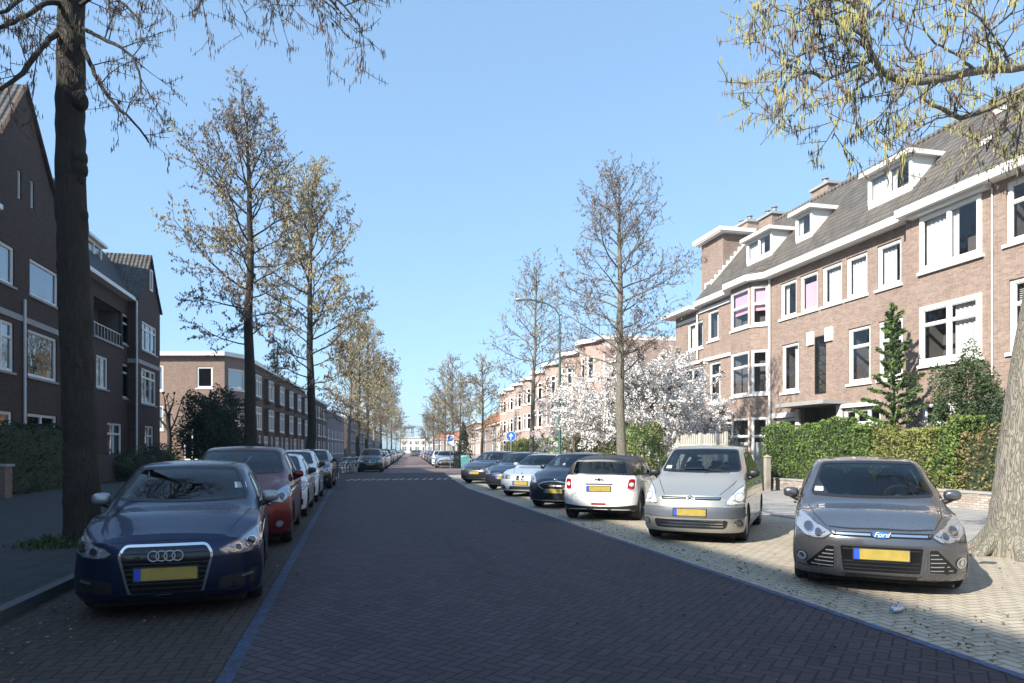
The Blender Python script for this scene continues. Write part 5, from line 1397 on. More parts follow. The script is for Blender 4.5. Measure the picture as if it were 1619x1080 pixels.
# ============ white small car with black roof, tail towards the road
cs = Car(L=3.72, w=.84, zb=.20, axF=.72, axR=3.12, cowl=1.02, head=1.55, wr_l=.31, shF=.30, shR=.20, st=[],
         orr=[(.2, .02), (.35, .0), (.55, 0), (.85, .05), (.98, .09), (1.34, .22), (1.6, .3)])
cs.st = st_hatch(1.42, (.84, .95, .99), 1.02, 1.55, 3.72, .84, .94, 1.31, .76, .645, 1.02); cs.a = np.array(cs.st); cs.gaps = [2.62]
def deco_mini(D, root, off, bm_, s):
    rp = []
    for x in np.linspace(1.42, 3.45, 12): rp.append((x, .60-.02*(x > 3.2)))
    dpart(root, off, 'roof_panel', ['roof_black'], lambda m: D.add(m, 'T', [(1.50, -.60), (1.42, -.3), (1.40, 0), (1.42, .3), (1.50, .60), (2.5, .635), (3.32, .595), (3.37, .3), (3.38, 0), (3.37, -.3), (3.32, -.595), (2.5, -.635)], .006, .12, 0, .006))
    for sg in (1, -1):
        md = 'S+' if sg > 0 else 'S-'
        dpart(root, off, 'pillar_cover', ['black_gloss'], lambda m, md=md: (D.add(m, md, [(2.40, .95), (2.48, .95), (2.46, 1.27), (2.38, 1.27)], .0045, .06, 0), D.add(m, md, [(3.28, .98), (3.52, 1.0), (3.36, 1.25), (3.16, 1.25)], .0045, .06, 0)))
        for x in (s.axF, s.axR):
            pts = [(x+(s.wr_l*1.24)*math.cos(t), s.wr_l+(s.wr_l*1.24)*math.sin(t)) for t in np.linspace(-.1, PI+.1, 20)]
            dpart(root, off, 'arch_trim', ['black'], lambda m, md=md, pts=pts: D.line(m, md, pts, .055, .010, thick=.012))
        dpart(root, off, 'sill_trim', ['black'], lambda m, md=md: D.line(m, md, [(1.1, .25), (2.75, .25)], .12, .008, thick=.01))
    lamp(D, root, off, rounded([(.60, .68), (.76, .68), (.77, .92), (.63, .92)], .05), 'R', [((.69, .80), .045, 1)], ('lamp_red', 'sign_white', 'chrome'), 'tail_light')
    dpart(root, off, 'rear_bumper_trim', ['black', 'lamp_red', 'lamp_dark'], lambda m: (D.add(m, 'R', [(-.79, .24), (-.4, .215), (0, .21), (.4, .215), (.79, .24), (.79, .36), (.4, .325), (0, .315), (-.4, .325), (-.79, .36)], .010, .06, 0, .01), D.add(m, 'R', rounded([(-.16, .355), (.16, .355), (.16, .395), (-.16, .395)], .012), .008, .1, 1)))
    dpart(root, off, 'boot_handle', ['black', 'chrome'], lambda m: (D.line(m, 'R', [(-.30, .80), (.30, .80)], .035, .012, mi=1, thick=.015), D.line(m, 'R', [(-.62, .52), (-.3, .505), (.3, .505), (.62, .52)], .007, .003, mi=0)))
    p, d = badge_at(D, 'R', 0, .90, .012); m = MB()
    m.lathe([(.0, .0), (.004, .034), (-.008, .038)], (p.x+.006, 0, p.z), 'x', 20, 0)
    for sg in (1, -1):
        for k in range(3): m.box(p.x, p.x+.006, sg*.04, sg*(.13-.02*k), p.z-.018+k*.014, p.z-.010+k*.014, 0)
    m.build('badge', M['chrome'], root, loc=off)
    plate(D, root, off, 'R', .70, .0)
    m = MB(); m.tube([(3.6, -.16, .27), (3.80, -.16, .27)], .032, 12); m.build('exhaust', M['chrome'], root, loc=off, smooth=40)
    m = MB(); m.tube([(3.1, 0, 1.39), (3.28, 0, 1.60)], .006, 5); m.build('antenna', M['black'], root, loc=off)
a = R(33); L_ = 3.72; tail = Vector((5.18, 13.98, 0))
P_mini = paint('white_gloss', (.80, .79, .76), .0, .25)
make_car(cs, 'white_black_roof_car', 'white compact car with black roof and its tail to the road', 'car', P_mini, tail+Vector((math.sin(a), math.cos(a), 0))*L_, 33+180,
         wsh=wsh_(.66, .56, 1.05, 1.33), rearwin=wsh_(.62, .555, 1.01, 1.30), sidewin=side_wins(cs, 1.42, 1.36, 2.44, 3.25, 3.26, .94, .97), wheels='10', deco=deco_mini, two_tone=.985, group='cars parked along the street', mirrors='black')

# ============ dark grey-blue small hatch with oval chrome grille
cs = Car(L=4.04, w=.865, zb=.18, axF=.82, axR=3.32, cowl=1.02, head=1.82, wr_l=.31, shF=.40, st=[],
         ofr=[(.15, .08), (.22, .02), (.4, 0), (.55, 0), (.68, .05), (.76, .14), (.95, .4)])
cs.st = st_hatch(1.48, (.84, .97, 1.03), 1.02, 1.82, 4.04, .865, .98, 1.30, .77, .58, 1.07); cs.a = np.array(cs.st); cs.hood = [(.2, .5), (.95, .70)]
def deco_oval(D, root, off, bm_, s):
    g = [(.44*math.cos(t)*(1-.12*(math.sin(t) < 0)), .60+.115*math.sin(t)) for t in np.linspace(0, 2*PI, 28, endpoint=False)]
    def f(m):
        D.add(m, 'F', g, .005, .06, 0, .004); D.line(m, 'F', g, .022, .012, True, mi=1, thick=.012)
        for k in range(4): z = .54+.038*k; D.line(m, 'F', [(-.36, z), (.36, z)], .010, .010, mi=2)
    dpart(root, off, 'grille', ['black_gloss', 'ring_silver', 'black'], f)
    dpart(root, off, 'lower_grille', ['black'], lambda m: D.add(m, 'F', rounded([(-.40, .27), (.40, .27), (.36, .36), (-.36, .36)], .03), .005, .06, 0, .004))
    plate(D, root, off, 'F', .47)
    dpart(root, off, 'bumper_lip', ['chrome'], lambda m: D.line(m, 'F', [(-.8, .25), (-.4, .225), (0, .22), (.4, .225), (.8, .25)], .022, .010, thick=.01))
    lamp(D, root, off, rounded([(.50, .68), (.60, .665), (.80, .76), (.86, .87), (.80, .885), (.62, .78)], .02), inner=[((.72, .755), .035, 1)])
    for sg in (1, -1): dpart(root, off, 'fog_lamp', ['lamp_glass', 'chrome'], lambda m, sg=sg: (D.add(m, 'F', rounded([(sg*.66, .36), (sg*.80, .38), (sg*.81, .52), (sg*.68, .44)], .02), .006, .05, 0)))
    p, d = badge_at(D, 'F', 0, .76, .01); m = MB(); m.ellipsoid((p.x, 0, p.z), .01, .06, .026, 16, 6); m.build('badge', M['chrome'], root, loc=off, smooth=60)
P_dk = paint('dark_slate', (.02, .026, .045), .4, .28, .7)
make_car(cs, 'dark_hatchback', 'dark slate hatchback with an oval chrome grille, left of the white car with black roof', 'car', P_dk, (5.08, 17.1, 0), 39,
         wsh=wsh_(.67, .54, 1.10, 1.40), rearwin=wsh_(.54, .46, 1.06, 1.31), sidewin=side_wins(cs, 1.48, 1.38, 2.40, 3.20, 3.65, 1.0, 1.04), wheels='7', deco=deco_oval, group='cars parked along the street')

# ============ pale blue-silver car with twin kidney grille
cs = Car(L=4.3, w=.875, zb=.18, axF=.80, axR=3.45, cowl=1.22, head=1.95, wr_l=.31, shF=.34, st=[],
         ofr=[(.15, .08), (.22, .02), (.4, 0), (.58, 0), (.68, .05), (.74, .12), (.95, .4)])
cs.st = st_hatch(1.42, (.80, .91, .97), 1.22, 1.95, 4.3, .875, .95, 1.24, .74, .57, 1.0); cs.a = np.array(cs.st); cs.hood = [(.2, .3), (1.1, .70)]
def deco_kid(D, root, off, bm_, s):
    for sg in (1, -1):
        P = rounded([(sg*.015, .555), (sg*.15, .555), (sg*.165, .69), (sg*.03, .70)], .025)
        dpart(root, off, 'grille', ['black_gloss', 'ring_silver'], lambda m, P=P: (D.add(m, 'F', P, .004, .05, 0), D.line(m, 'F', P, .016, .010, True, mi=1, thick=.01)))
        dpart(root, off, 'fog_lamp', ['black', 'lamp_glass'], lambda m, sg=sg: (D.add(m, 'F', rounded([(sg*.54, .26), (sg*.76, .27), (sg*.77, .40), (sg*.6, .38)], .02), .004, .05, 0), D.add(m, 'F', circ((sg*.67, .325), .035), .01, .05, 1)))
    dpart(root, off, 'lower_grille', ['black'], lambda m: D.add(m, 'F', rounded([(-.42, .25), (.42, .25), (.38, .36), (-.38, .36)], .03), .005, .06, 0, .004))
    lamp(D, root, off, rounded([(.36, .60), (.74, .585), (.83, .66), (.83, .74), (.6, .73), (.38, .69)], .03), inner=[((.52, .655), .045, 1), ((.68, .66), .045, 1)])
    p, d = badge_at(D, 'F', 0, .76, .008); m = MB(); m.lathe([(-.004, 0), (-.002, .036), (.01, .04)], (p.x, 0, p.z), 'x', 18); m.build('badge', M['sign_blue'], root, loc=off, smooth=30)
    plate(D, root, off, 'F', .46)
P_sil = paint('ice_silver', (.50, .55, .60), .45, .3)
make_car(cs, 'silver_blue_hatchback', 'pale ice blue car with twin grille, third from the white car with black roof', 'car', P_sil, (5.3, 21.6, 0), 38,
         wsh=wsh_(.67, .53, 1.03, 1.345), rearwin=wsh_(.54, .46, 1.02, 1.26), sidewin=side_wins(cs, 1.42, 1.55, 2.55, 3.35, 3.85, .96, 1.01), wheels='7', deco=deco_kid, group='cars parked along the street')


# ============ dark hatch with round badge, and the dark estate at the row's end
cs = Car(L=4.25, w=.89, zb=.18, axF=.86, axR=3.48, cowl=1.12, head=1.92, wr_l=.315, shF=.32, st=[])
cs.st = st_hatch(1.46, (.82, .94, .99), 1.12, 1.92, 4.25, .89, .97, 1.28, .75, .59, 1.03); cs.a = np.array(cs.st); cs.hood = [(.2, .5), (1.0, .72)]
def deco_round(D, root, off, bm_, s):
    dpart(root, off, 'grille', ['black_gloss', 'chrome'], lambda m: (D.add(m, 'F', rounded([(-.50, .61), (.50, .61), (.52, .70), (-.52, .70)], .02), .005, .06, 0, .004), D.line(m, 'F', [(-.5, .63), (.5, .63)], .012, .012, mi=1), D.line(m, 'F', [(-.5, .675), (.5, .675)], .010, .012, mi=1)))
    dpart(root, off, 'lower_grille', ['black', 'chrome'], lambda m: (D.add(m, 'F', rounded([(-.70, .25), (.70, .25), (.60, .42), (-.60, .42)], .03), .005, .06, 0, .004), D.line(m, 'F', [(-.7, .235), (.7, .235)], .012, .01, mi=1)))
    p, d = badge_at(D, 'F', 0, .655, .018); m = MB(); m.torus((p.x, 0, p.z), (1, 0, 0), .058, .007, 24, 6); m.lathe([(.0, 0), (.0, .054)], (p.x+.004, 0, p.z), 'x', 20, 1)
    for (a1, b1, a2, b2) in ((-.03, .045, 0, .008), (0, .008, .03, .045), (-.045, .005, -.02, -.045), (-.02, -.045, 0, -.008), (0, -.008, .02, -.045), (.02, -.045, .045, .005)): m.tube([(p.x-.003, a1, p.z+b1), (p.x-.003, a2, p.z+b2)], .0055, 5, 0)
    m.build('badge', [M['chrome'], M['lamp_dark']], root, loc=off, smooth=30)
    plate(D, root, off, 'F', .49); plate(D, root, off, 'R', .80)
    lamp(D, root, off, rounded([(.52, .62), (.78, .60), (.86, .68), (.86, .76), (.56, .72)], .02), inner=[((.66, .67), .038, 1), ((.77, .68), .038, 1)])
    lamp(D, root, off, rounded([(.55, .86), (.82, .84), (.83, .97), (.60, .97)], .02), 'R', None, ('lamp_red', 'lamp_red', 'chrome'), 'tail_light')
P_navy = paint('navy', (.02, .03, .06), .4, .28)
vw = make_car(cs, 'navy_hatchback', 'dark navy hatchback with a round badge, between the ice blue car and the row end', 'car', P_navy, (5.5, 25.3, 0), 38,
         wsh=wsh_(.68, .54, 1.06, 1.38), rearwin=wsh_(.56, .48, 1.05, 1.29), sidewin=side_wins(cs, 1.46, 1.50, 2.52, 3.32, 3.85, .98, 1.02), wheels='5', deco=deco_round, group='cars parked along the street')
vw['paint'] = P_navy.name
P_anth = paint('anthracite', (.03, .033, .042), .4, .28)
reuse(vw, 'anthracite_estate', 'anthracite car at the far end of the slanted row, before the side street', P_anth, (5.4, 30.6, 0), 40, 4.25, scale=(1.05, 1.02, 1.02))

# ============ distant rows
cols = [('silver', (.45, .46, .48)), ('black', (.012, .013, .016)), ('dark grey', (.06, .065, .07)), ('white', (.7, .7, .7)), ('dark blue', (.02, .04, .11)), ('red', (.3, .02, .02)), ('grey', (.2, .2, .21)), ('beige', (.35, .31, .25))]
PC = {n: paint('paint_'+n.replace(' ', '_'), c, .3 if n != 'white' else 0, .3) for n, c in cols}
def far_pt(lat, dep): return Vector((dep*SN+lat*CS, dep*CS-lat*SN, 0))
order = ['first', 'second', 'third', 'fourth', 'fifth', 'sixth', 'seventh', 'eighth', 'ninth', 'tenth', 'eleventh', 'twelfth', 'thirteenth', 'fourteenth', 'fifteenth', 'sixteenth']
cl = ['black', 'grey', 'white', 'dark grey', 'dark blue', 'silver', 'white', 'black', 'silver', 'grey', 'white', 'dark blue', 'beige', 'silver']
for k, cname in enumerate(cl):
    dep = 46+k*7.4; lat = -9.6-.1463*(dep-46)/.989; src = vw if k % 2 else gen
    reuse(src, 'distant_car', f'{cname} car, {order[k]} in the left row beyond the junction', PC[cname], far_pt(lat, dep), 4.7, 4.2, 'cars parked in the left row beyond the junction', scale=(1, 1, 1.12 if k in (0, 3, 7) else 1))
cl = ['silver', 'white', 'dark blue', 'grey', 'black', 'silver', 'red', 'dark grey', 'white', 'black', 'grey', 'silver', 'white']
for k, cname in enumerate(cl):
    dep = 57+k*6.6; lat = -5.6-.1463*(dep-57)/.989; src = gen if k % 2 else vw
    reuse(src, 'distant_car', f'{cname} car, {order[k]} in the right row beyond the junction', PC[cname], far_pt(lat, dep), 4.7+ (6 if k < 1 else 0), 4.2, 'cars parked in the right row beyond the junction')
for k, (u, d, cname) in enumerate([(655, 150, 'dark grey'), (664, 175, 'black')]):
    reuse(gen, 'driving_car', ['dark car driving in the middle of the distant street', 'small black car farthest along the distant road'][k], PC[cname], pd(u, d), 4.7, 4.2, 'cars driving far down the street')
# ================================================================== trees and plants
def leafmesh(name, P, D_, size, mats, mi=None, aspect=.35, cross=False, jitter=.5, rs=None, parent=None, hang=None):
    """P (n,3) leaf centres, D_ (n,3) long axis; flat four-cornered leaves"""
    rs = rs or np.random.RandomState(1); n = len(P)
    if n == 0: return None
    size = np.broadcast_to(np.asarray(size, float), (n,)) * (1 + jitter*(rs.rand(n)-.5))
    D_ = D_/np.maximum(1e-6, np.linalg.norm(D_, axis=1))[:, None]
    Q = rs.randn(n, 3); S = np.cross(D_, Q); S /= np.maximum(1e-6, np.linalg.norm(S, axis=1))[:, None]
    a = D_*size[:, None]*.5; b = S*(size*aspect*.5)[:, None]
    quads = [np.stack([P-a-b*.4, P+b-a*.2, P+a, P-b-a*.2], 1)]
    if cross:
        S2 = np.cross(D_, S); b2 = S2*(size*aspect*.5)[:, None]; quads.append(np.stack([P-a-b2*.4, P+b2-a*.2, P+a, P-b2-a*.2], 1))
    V = np.concatenate(quads).reshape(-1, 3); nq = len(V)//4
    me = bpy.data.meshes.new(name); me.vertices.add(len(V)); me.vertices.foreach_set('co', V.ravel())
    me.loops.add(nq*4); me.loops.foreach_set('vertex_index', np.arange(nq*4)); me.polygons.add(nq)
    me.polygons.foreach_set('loop_start', np.arange(nq)*4); me.polygons.foreach_set('loop_total', np.full(nq, 4))
    for m in mats: me.materials.append(m)
    if mi is not None:
        mi = np.asarray(mi); me.polygons.foreach_set('material_index', (np.concatenate([mi]*(2 if cross else 1))).astype(np.int32))
    me.update(calc_edges=True); return me

class Tree:
    def __init__(s, seed): s.r = random.Random(seed); s.wood = MB(); s.tw = MB(); s.P = []; s.D = []; s.G = []
    def rv(s): return Vector((s.r.gauss(0, 1), s.r.gauss(0, 1), s.r.gauss(0, 1))).normalized()
    def branch(s, p, d, ln, r0, lvl, up=.25, droop=0, n=None, wob=.22):
        """returns polyline"""
        n = n or max(3, int(ln/.35)); pts = [p.copy()]; d = d.normalized(); st = ln/n
        for i in range(n):
            d = (d + s.rv()*wob*.5 + Vector((0, 0, up*.12 - droop*.12))).normalized(); p = p + d*st; pts.append(p.copy())
        rad = [max(.004, r0*(1-.8*i/n)) for i in range(n+1)]
        (s.wood if lvl < 2 else s.tw).tube(pts, rad, 7 if lvl < 1 else (5 if lvl < 2 else 3), cap=False)
        return pts
    def twig(s, p, d, ln, per, hang=.6, r0=.006, spread=.05, kind=0):
        pts = s.branch(p, d, ln, r0, 3, up=.1, n=2, wob=.5)
        for k in range(per):
            t = s.r.random(); i = min(1, int(t*2)); q = pts[i].lerp(pts[i+1], t*2-i)
            q = q + s.rv()*spread*s.r.random(); dd = (Vector((0, 0, -1))*hang + s.rv()*(1-hang)).normalized()
            s.P.append(q); s.D.append(dd); s.G.append(kind)
    def fill(s, limb, ln, dens_sub, dens_tw, per, hang, kindf, sub_l=.38, r=.012, start=.22, tl=.4, spread=.06):
        N = len(limb)-1; cnt = max(2, int(ln*dens_sub))
        for k in range(cnt):
            t = start+(1-start)*(k+s.r.random())/cnt; i = min(N-1, int(t*N)); p = limb[i].lerp(limb[i+1], t*N-i); ax = (limb[i+1]-limb[i]).normalized()
            side = ax.cross(s.rv()).normalized(); d = (ax*.75+side*.75+Vector((0, 0, .15))).normalized()
            L = ln*sub_l*(1.15-t*.75)*s.r.uniform(.6, 1.2)+.25; sub = s.branch(p, d, L, r*(1.3-t*.6), 2, up=.3, wob=.35)
            m = max(2, int(L*dens_tw)); M_ = len(sub)-1
            for j in range(m):
                tt = .2+.8*(j+s.r.random())/m; ii = min(M_-1, int(tt*M_)); q = sub[ii].lerp(sub[ii+1], tt*M_-ii)
                dd = ((sub[ii+1]-sub[ii]).normalized()*.6+s.rv()*.8).normalized(); s.twig(q, dd, tl*s.r.uniform(.5, 1.2), per, hang, spread=spread, kind=kindf(q))
    def finish(s, root, leaf_size, mats, bark, aspect=.3, cross=False, crown_name='crown', trunk_name='trunk', twigmat='twig', rel=True):
        off = -root.location if rel else Vector((0, 0, 0))
        t = s.wood.build(trunk_name, M[bark], root, smooth=60); t.location = off
        cr = None
        if s.P:
            rs = np.random.RandomState(s.r.randint(0, 9999))
            P = np.array([tuple(p) for p in s.P]); D_ = np.array([tuple(d) for d in s.D])
            me = leafmesh(crown_name, P, D_, leaf_size, [M[m] for m in mats], s.G, aspect, cross, .6, rs)
            cr = bpy.data.objects.new(crown_name, me); C.objects.link(cr); cr.parent = root; cr.location = off
        if s.tw.v:
            tw_ = s.tw.build('twigs', M[twigmat], root); tw_.location = off
        return root

def alder(name, label, base, H, r0, cb, Rf, seed, nl=30, dens=(2.3, 5.0), per=5, leaf=.10, mats=('catkin_br', 'catkin_ol', 'catkin_dk'), bark='bark', lean=(0, 0), group='street trees', hang=.6, asym=None, aspect=.32, mixol=.45, tl=.38):
    root = empty(name, base, 0, label, 'tree', group); T = Tree(seed); r = T.r
    n = 14; pts = []; x = base[0]; y = base[1]; wx = wy = 0
    for i in range(n+1):
        t = i/n; wx += r.uniform(-.05, .05)*H/14; wy += r.uniform(-.05, .05)*H/14
        pts.append(Vector((x+lean[0]*t*H+wx*(t > .1), y+lean[1]*t*H+wy*(t > .1), H*t*.985)))
    rad = [r0*(1.25 if i == 0 else 1.0)*(1-.90*(i/n)**1.1)+.012 for i in range(n+1)]
    T.wood.tube(pts, rad, 12, cap=False)
    if r0 > .2:
        for k in range(6):
            i = r.randint(2, 8); a = r.uniform(0, 6.28); p = pts[i]+Vector((math.cos(a), math.sin(a), r.uniform(-.3, .3)))*rad[i]*.75
            T.wood.ellipsoid(p, .11, .11, .14, 8, 6)
    def kf(q):
        v = math.sin(q.x*1.3+seed)+math.sin(q.y*1.1+seed*2)+math.sin(q.z*.9+seed)
        return 1 if v*.22+r.uniform(-.35, .35) > .5-mixol else (2 if r.random() < .25 else 0)
    az = r.uniform(0, 6)
    for k in range(nl):
        t = (k+.5)/nl; z = cb+(H-cb)*(t**.9)*.97; az += 2.4+r.uniform(-.4, .4)
        i = min(n-1, int(z/(H*.985)*n)); p = pts[i].lerp(pts[i+1], min(1, max(0, z/(H*.985)*n-i)))
        ln = Rf(t)*r.uniform(.75, 1.2)
        if asym: ln *= asym(az, t)
        el = .15+.9*t+r.uniform(-.15, .2)
        d = Vector((math.cos(az)*math.cos(el), math.sin(az)*math.cos(el), math.sin(el)))
        limb = T.branch(p, d, ln, min(r0*.3, .012+ln*.009), 1, up=.25, wob=.34)
        T.fill(limb, ln, dens[0], dens[1], per, hang, kf, tl=tl)
    T.fill(pts[-4:], H*.2, dens[0]*1.2, dens[1], per, hang, kf, start=.1, sub_l=.25, tl=tl)
    return T.finish(root, leaf, mats, bark, aspect)

cone = lambda a, b, c: (lambda t: a*(1-t)**.8+b*math.sin(PI*min(1, t*1.15))*.9+c)
# second and third trees on the left, T4/T5 on the right
p = PT(395, V0, 27.5)
alder('alder_tree', 'tall leafless alder, second trunk from the left, above the red car', (p.x, p.y, .1), 15.3, .25, 5.6, lambda t: 1.3+1.9*math.sin(PI*min(1, .25+t*.75)), 11, nl=40, per=7, dens=(4.0, 8),
      asym=lambda a, t: 1.08 if math.cos(a) < -.1 else .85, mixol=.42, leaf=.12)
p = PT(490, V0, 40)
alder('alder_tree', 'broad leafless alder with olive catkins, third big trunk from the left', (p.x, p.y, .1), 17.2, .27, 4.8, lambda t: 1.4+2.7*math.sin(PI*min(1, .22+t*.74)), 23, nl=42, per=7, dens=(3.6, 7), mixol=.75, leaf=.15)
p = PT(985, V0, 25.4)
alder('bare_street_tree', 'tall bare tree with pale trunk before the blossoming magnolia', (p.x, p.y, 0), 11.6, .19, 4.0, lambda t: 1.0+1.7*math.sin(PI*min(1, .30+t*.70)), 31, nl=40, dens=(4.2, 8), per=5, mats=('catkin_br', 'catkin_br', 'catkin_dk'), bark='bark_g', mixol=.2, leaf=.09, tl=.34)
p = PT(838, V0, 38.5)
alder('bare_street_tree', 'slender bare tree with greenish trunk left of the lamp post', (p.x, p.y, 0), 11.8, .15, 3.8, lambda t: 1.0+1.6*math.sin(PI*min(1, .35+t*.65)), 37, nl=34, dens=(3.6, 6.5), per=5, mats=('catkin_br', 'catkin_ol', 'catkin_dk'), bark='bark_g', mixol=.3, leaf=.11, lean=(.02, 0))
p = PT(925, V0, 54)
alder('bare_street_tree', 'bare tree rising behind the lamp post and the magnolia', (p.x, p.y, 0), 10.6, .14, 3.5, lambda t: 1.0+1.9*math.sin(PI*min(1, .35+t*.65)), 39, nl=26, dens=(3.2, 6), per=5, mats=('catkin_br', 'catkin_br', 'catkin_dk'), bark='bark_g', leaf=.13)
# prototypes copied along the far street
def far_tree(src, label, u, d, H0, H, rot, name=None, group='trees along the far street'):
    c = copy_tree(src); pt = PT(u, V0, d); k = H/H0
    for ch in c.children: ch.location = Vector((-src.location.x, -src.location.y, 0))
    c.location = (pt.x, pt.y, 0); c.rotation_euler = (0, 0, rot); c.scale = (k, k, k); c['label'] = label; c['group'] = group
    if name: c.name = name
    return c
pp = PT(553, V0, 52)
fa = alder('young_alder', 'olive alder with thin pale trunk beside the bicycles', (pp.x, pp.y, 0), 11.5, .14, 2.6, lambda t: 1.1+1.9*math.sin(PI*min(1, .3+t*.7)), 51, nl=34, dens=(3.0, 6), per=6, leaf=.17, mixol=.7, bark='bark_r', group='trees along the far street')
pp = PT(566, V0, 68)
fb = alder('young_alder', 'dark trunked alder, second beyond the bicycles', (pp.x, pp.y, 0), 14.5, .2, 3.2, lambda t: 1.3+2.5*math.sin(PI*min(1, .3+t*.7)), 57, nl=36, dens=(3.0, 6), per=6, leaf=.19, mixol=.55, group='trees along the far street')
for k, (u, d, H) in enumerate([(580, 80, 15.5), (592, 98, 16), (602, 122, 16.5), (611, 150, 16), (619, 185, 16), (626, 225, 15), (633, 270, 13)]):
    far_tree(fb if k % 2 == 0 else fa, f'alder on the left of the far street, {order[k+2]} beyond the bicycles', u, d, 14.5 if k % 2 == 0 else 11.5, H, k*1.3)
for k, (u, d, H) in enumerate([(762, 56, 8.8), (716, 76, 11.5), (728, 92, 11.0), (704, 106, 12.5), (694, 128, 12.5), (686, 155, 12.5), (679, 190, 12), (673, 230, 12)]):
    far_tree(fa if k in (1, 3, 4, 6) else fb, ['small bare tree between the orange roofed house and the dark estate', 'olive tree behind the white sign on the right'][k] if k < 2 else f'olive brown tree on the right of the far street, {order[k]} past the orange roofs', u, d, 11.5 if k in (1, 3, 4, 6) else 14.5, H, k*2.1+.5)

# ---- near left tree
def explicit_limb(T, pix, rads, lvl=1):
    pts = [PT(u, v, d) for (u, v, d) in pix]; out_ = []
    for i in range(len(pts)-1):
        for k in range(4):
            t = k/4; p0 = pts[max(0, i-1)]; p1 = pts[i]; p2 = pts[i+1]; p3 = pts[min(len(pts)-1, i+2)]
            out_.append(.5*((2*p1)+(-p0+p2)*t+(2*p0-5*p1+4*p2-p3)*t*t+(-p0+3*p1-3*p2+p3)*t**3)+T.rv()*.012)
    out_.append(pts[-1]); n = len(out_); rad = [rads[0]+(rads[1]-rads[0])*i/(n-1) for i in range(n)]
    T.wood.tube(out_, rad, 8, cap=False); return out_
b = Vector((-4.2, 12.2, .1)); root = empty('alder_tree', b, 0, 'big dark alder trunk beside the nearest blue car, its twigs hanging in at the top', 'tree', 'street trees')
T = Tree(77)
tp = [PT(132, 885, 10.9), PT(131, 840, 10.9), PT(129, 780, 10.9), PT(127, 700, 10.9), PT(124, 600, 10.9), PT(119, 500, 10.9), PT(115, 400, 10.9), PT(112, 300, 10.95), PT(111, 200, 11), PT(112, 100, 11), PT(113, 20, 11), PT(116, -60, 11), PT(118, -200, 11.1), PT(114, -400, 11.3), PT(118, -600, 11.5), PT(112, -820, 11.6)]
tr_ = [.34, .28, .255, .245, .235, .23, .225, .22, .21, .20, .19, .18, .17, .13, .08, .02]
tt_, rr_ = [], []
for i in range(len(tp)-1):
    for k in range(5):
        f = k/5; tt_.append(tp[i].lerp(tp[i+1], f)+Vector((T.r.gauss(0, .006), T.r.gauss(0, .006), 0))); rr_.append((tr_[i]*(1-f)+tr_[i+1]*f)*(1+T.r.uniform(-.03, .04)))
T.wood.tube(tt_, rr_, 18, cap=False)
for (u, v, s_) in ((133, 160, .13), (132, 268, .13), (94, 140, .10), (95, 240, .12), (133, 250, .12), (92, 420, .10), (138, 340, .1), (98, 30, .12), (136, 152, .08), (134, 282, .09)):
    q = PT(u, v, 10.9); q = q + (PT(113, v, 10.95)-q)*.35; T.wood.ellipsoid(q, s_, s_, s_*1.25, 10, 8)
kd = lambda q: (1 if T.r.random() < .35 else 0) if q.z > 7.6 and q.x < -4.0 else (2 if T.r.random() < .6 else 0)
def hangfill(T, limb, ln, per=8, ds=4.2, dt=7.5, sub=.35, start=.15, tl=.35, kf=kd, up=.1):
    T.fill(limb, ln, ds, dt, per, .90, kf, sub_l=sub, r=.010, start=start, tl=tl, spread=.07)
for (pix, rads, ln, kw) in [
    ([(95, 48, 11), (78, 62, 10.6), (55, 90, 10.2), (28, 122, 9.8), (0, 140, 9.5), (-40, 150, 9.2)], (.05, .02), 2.6, {}),
    ([(108, 10, 11), (75, 5, 10.6), (40, 25, 10), (0, 45, 9.6), (-50, 60, 9.2)], (.045, .02), 2.4, {}),
    ([(100, -30, 11), (60, -20, 10.2), (20, 10, 9.6), (-20, 30, 9)], (.04, .02), 2.4, {}),
    ([(130, 70, 11), (142, 100, 10.7), (160, 135, 10.3), (185, 170, 10), (205, 185, 9.8), (235, 225, 9.6)], (.04, .012), 2.2, {}),
    ([(130, 45, 11), (150, 55, 10.4), (190, 75, 10), (215, 100, 9.8), (225, 150, 9.6)], (.035, .012), 2.0, {}),
    ([(122, 10, 11), (160, -10, 10.5), (200, 10, 10), (225, 40, 9.8)], (.035, .012), 1.9, {}),
    ([(118, -60, 11), (200, -110, 10.4), (300, -120, 9.8), (410, -90, 9.3), (480, -45, 9), (535, 15, 8.8)], (.07, .014), 5.0, dict(start=.3)),
    ([(118, -100, 11), (260, -150, 10.2), (380, -90, 9.6), (440, -20, 9.2)], (.06, .014), 3.6, dict(start=.3)),
    ([(118, -40, 11), (190, -60, 10.4), (270, -50, 10), (340, -10, 9.6)], (.05, .012), 2.8, dict(start=.3)),
    ([(116, -80, 11), (60, -120, 10.2), (-20, -80, 9.6), (-60, 0, 9.2)], (.05, .014), 2.8, {}),
    ([(330, -115, 9.9), (420, -60, 9.6), (480, -20, 9.4), (530, 15, 9.2)], (.025, .008), 1.9, {}),
    ([(470, -50, 9), (525, -10, 8.9), (560, 30, 8.8), (575, 60, 8.8)], (.02, .006), 1.4, {})]:
    L_ = explicit_limb(T, pix, rads); hangfill(T, L_, ln, **kw)
for k in range(16):          # the crown above the frame
    t = k/16; z = 9.5+t*7.0; az = k*2.4; d = Vector((math.cos(az), math.sin(az), .5+t)); i = min(range(len(tt_)), key=lambda j: abs(tt_[j].z-z))
    L_ = T.branch(tt_[i], d, 3.2*(1.1-t*.6), .05, 1); T.fill(L_, 3.0*(1.1-t*.6), 2.0, 3.2, 5, .8, kd, tl=.4)
T.finish(root, .095, ('catkin_br', 'catkin_ol', 'catkin_dk'), 'bark', .13, cross=True)

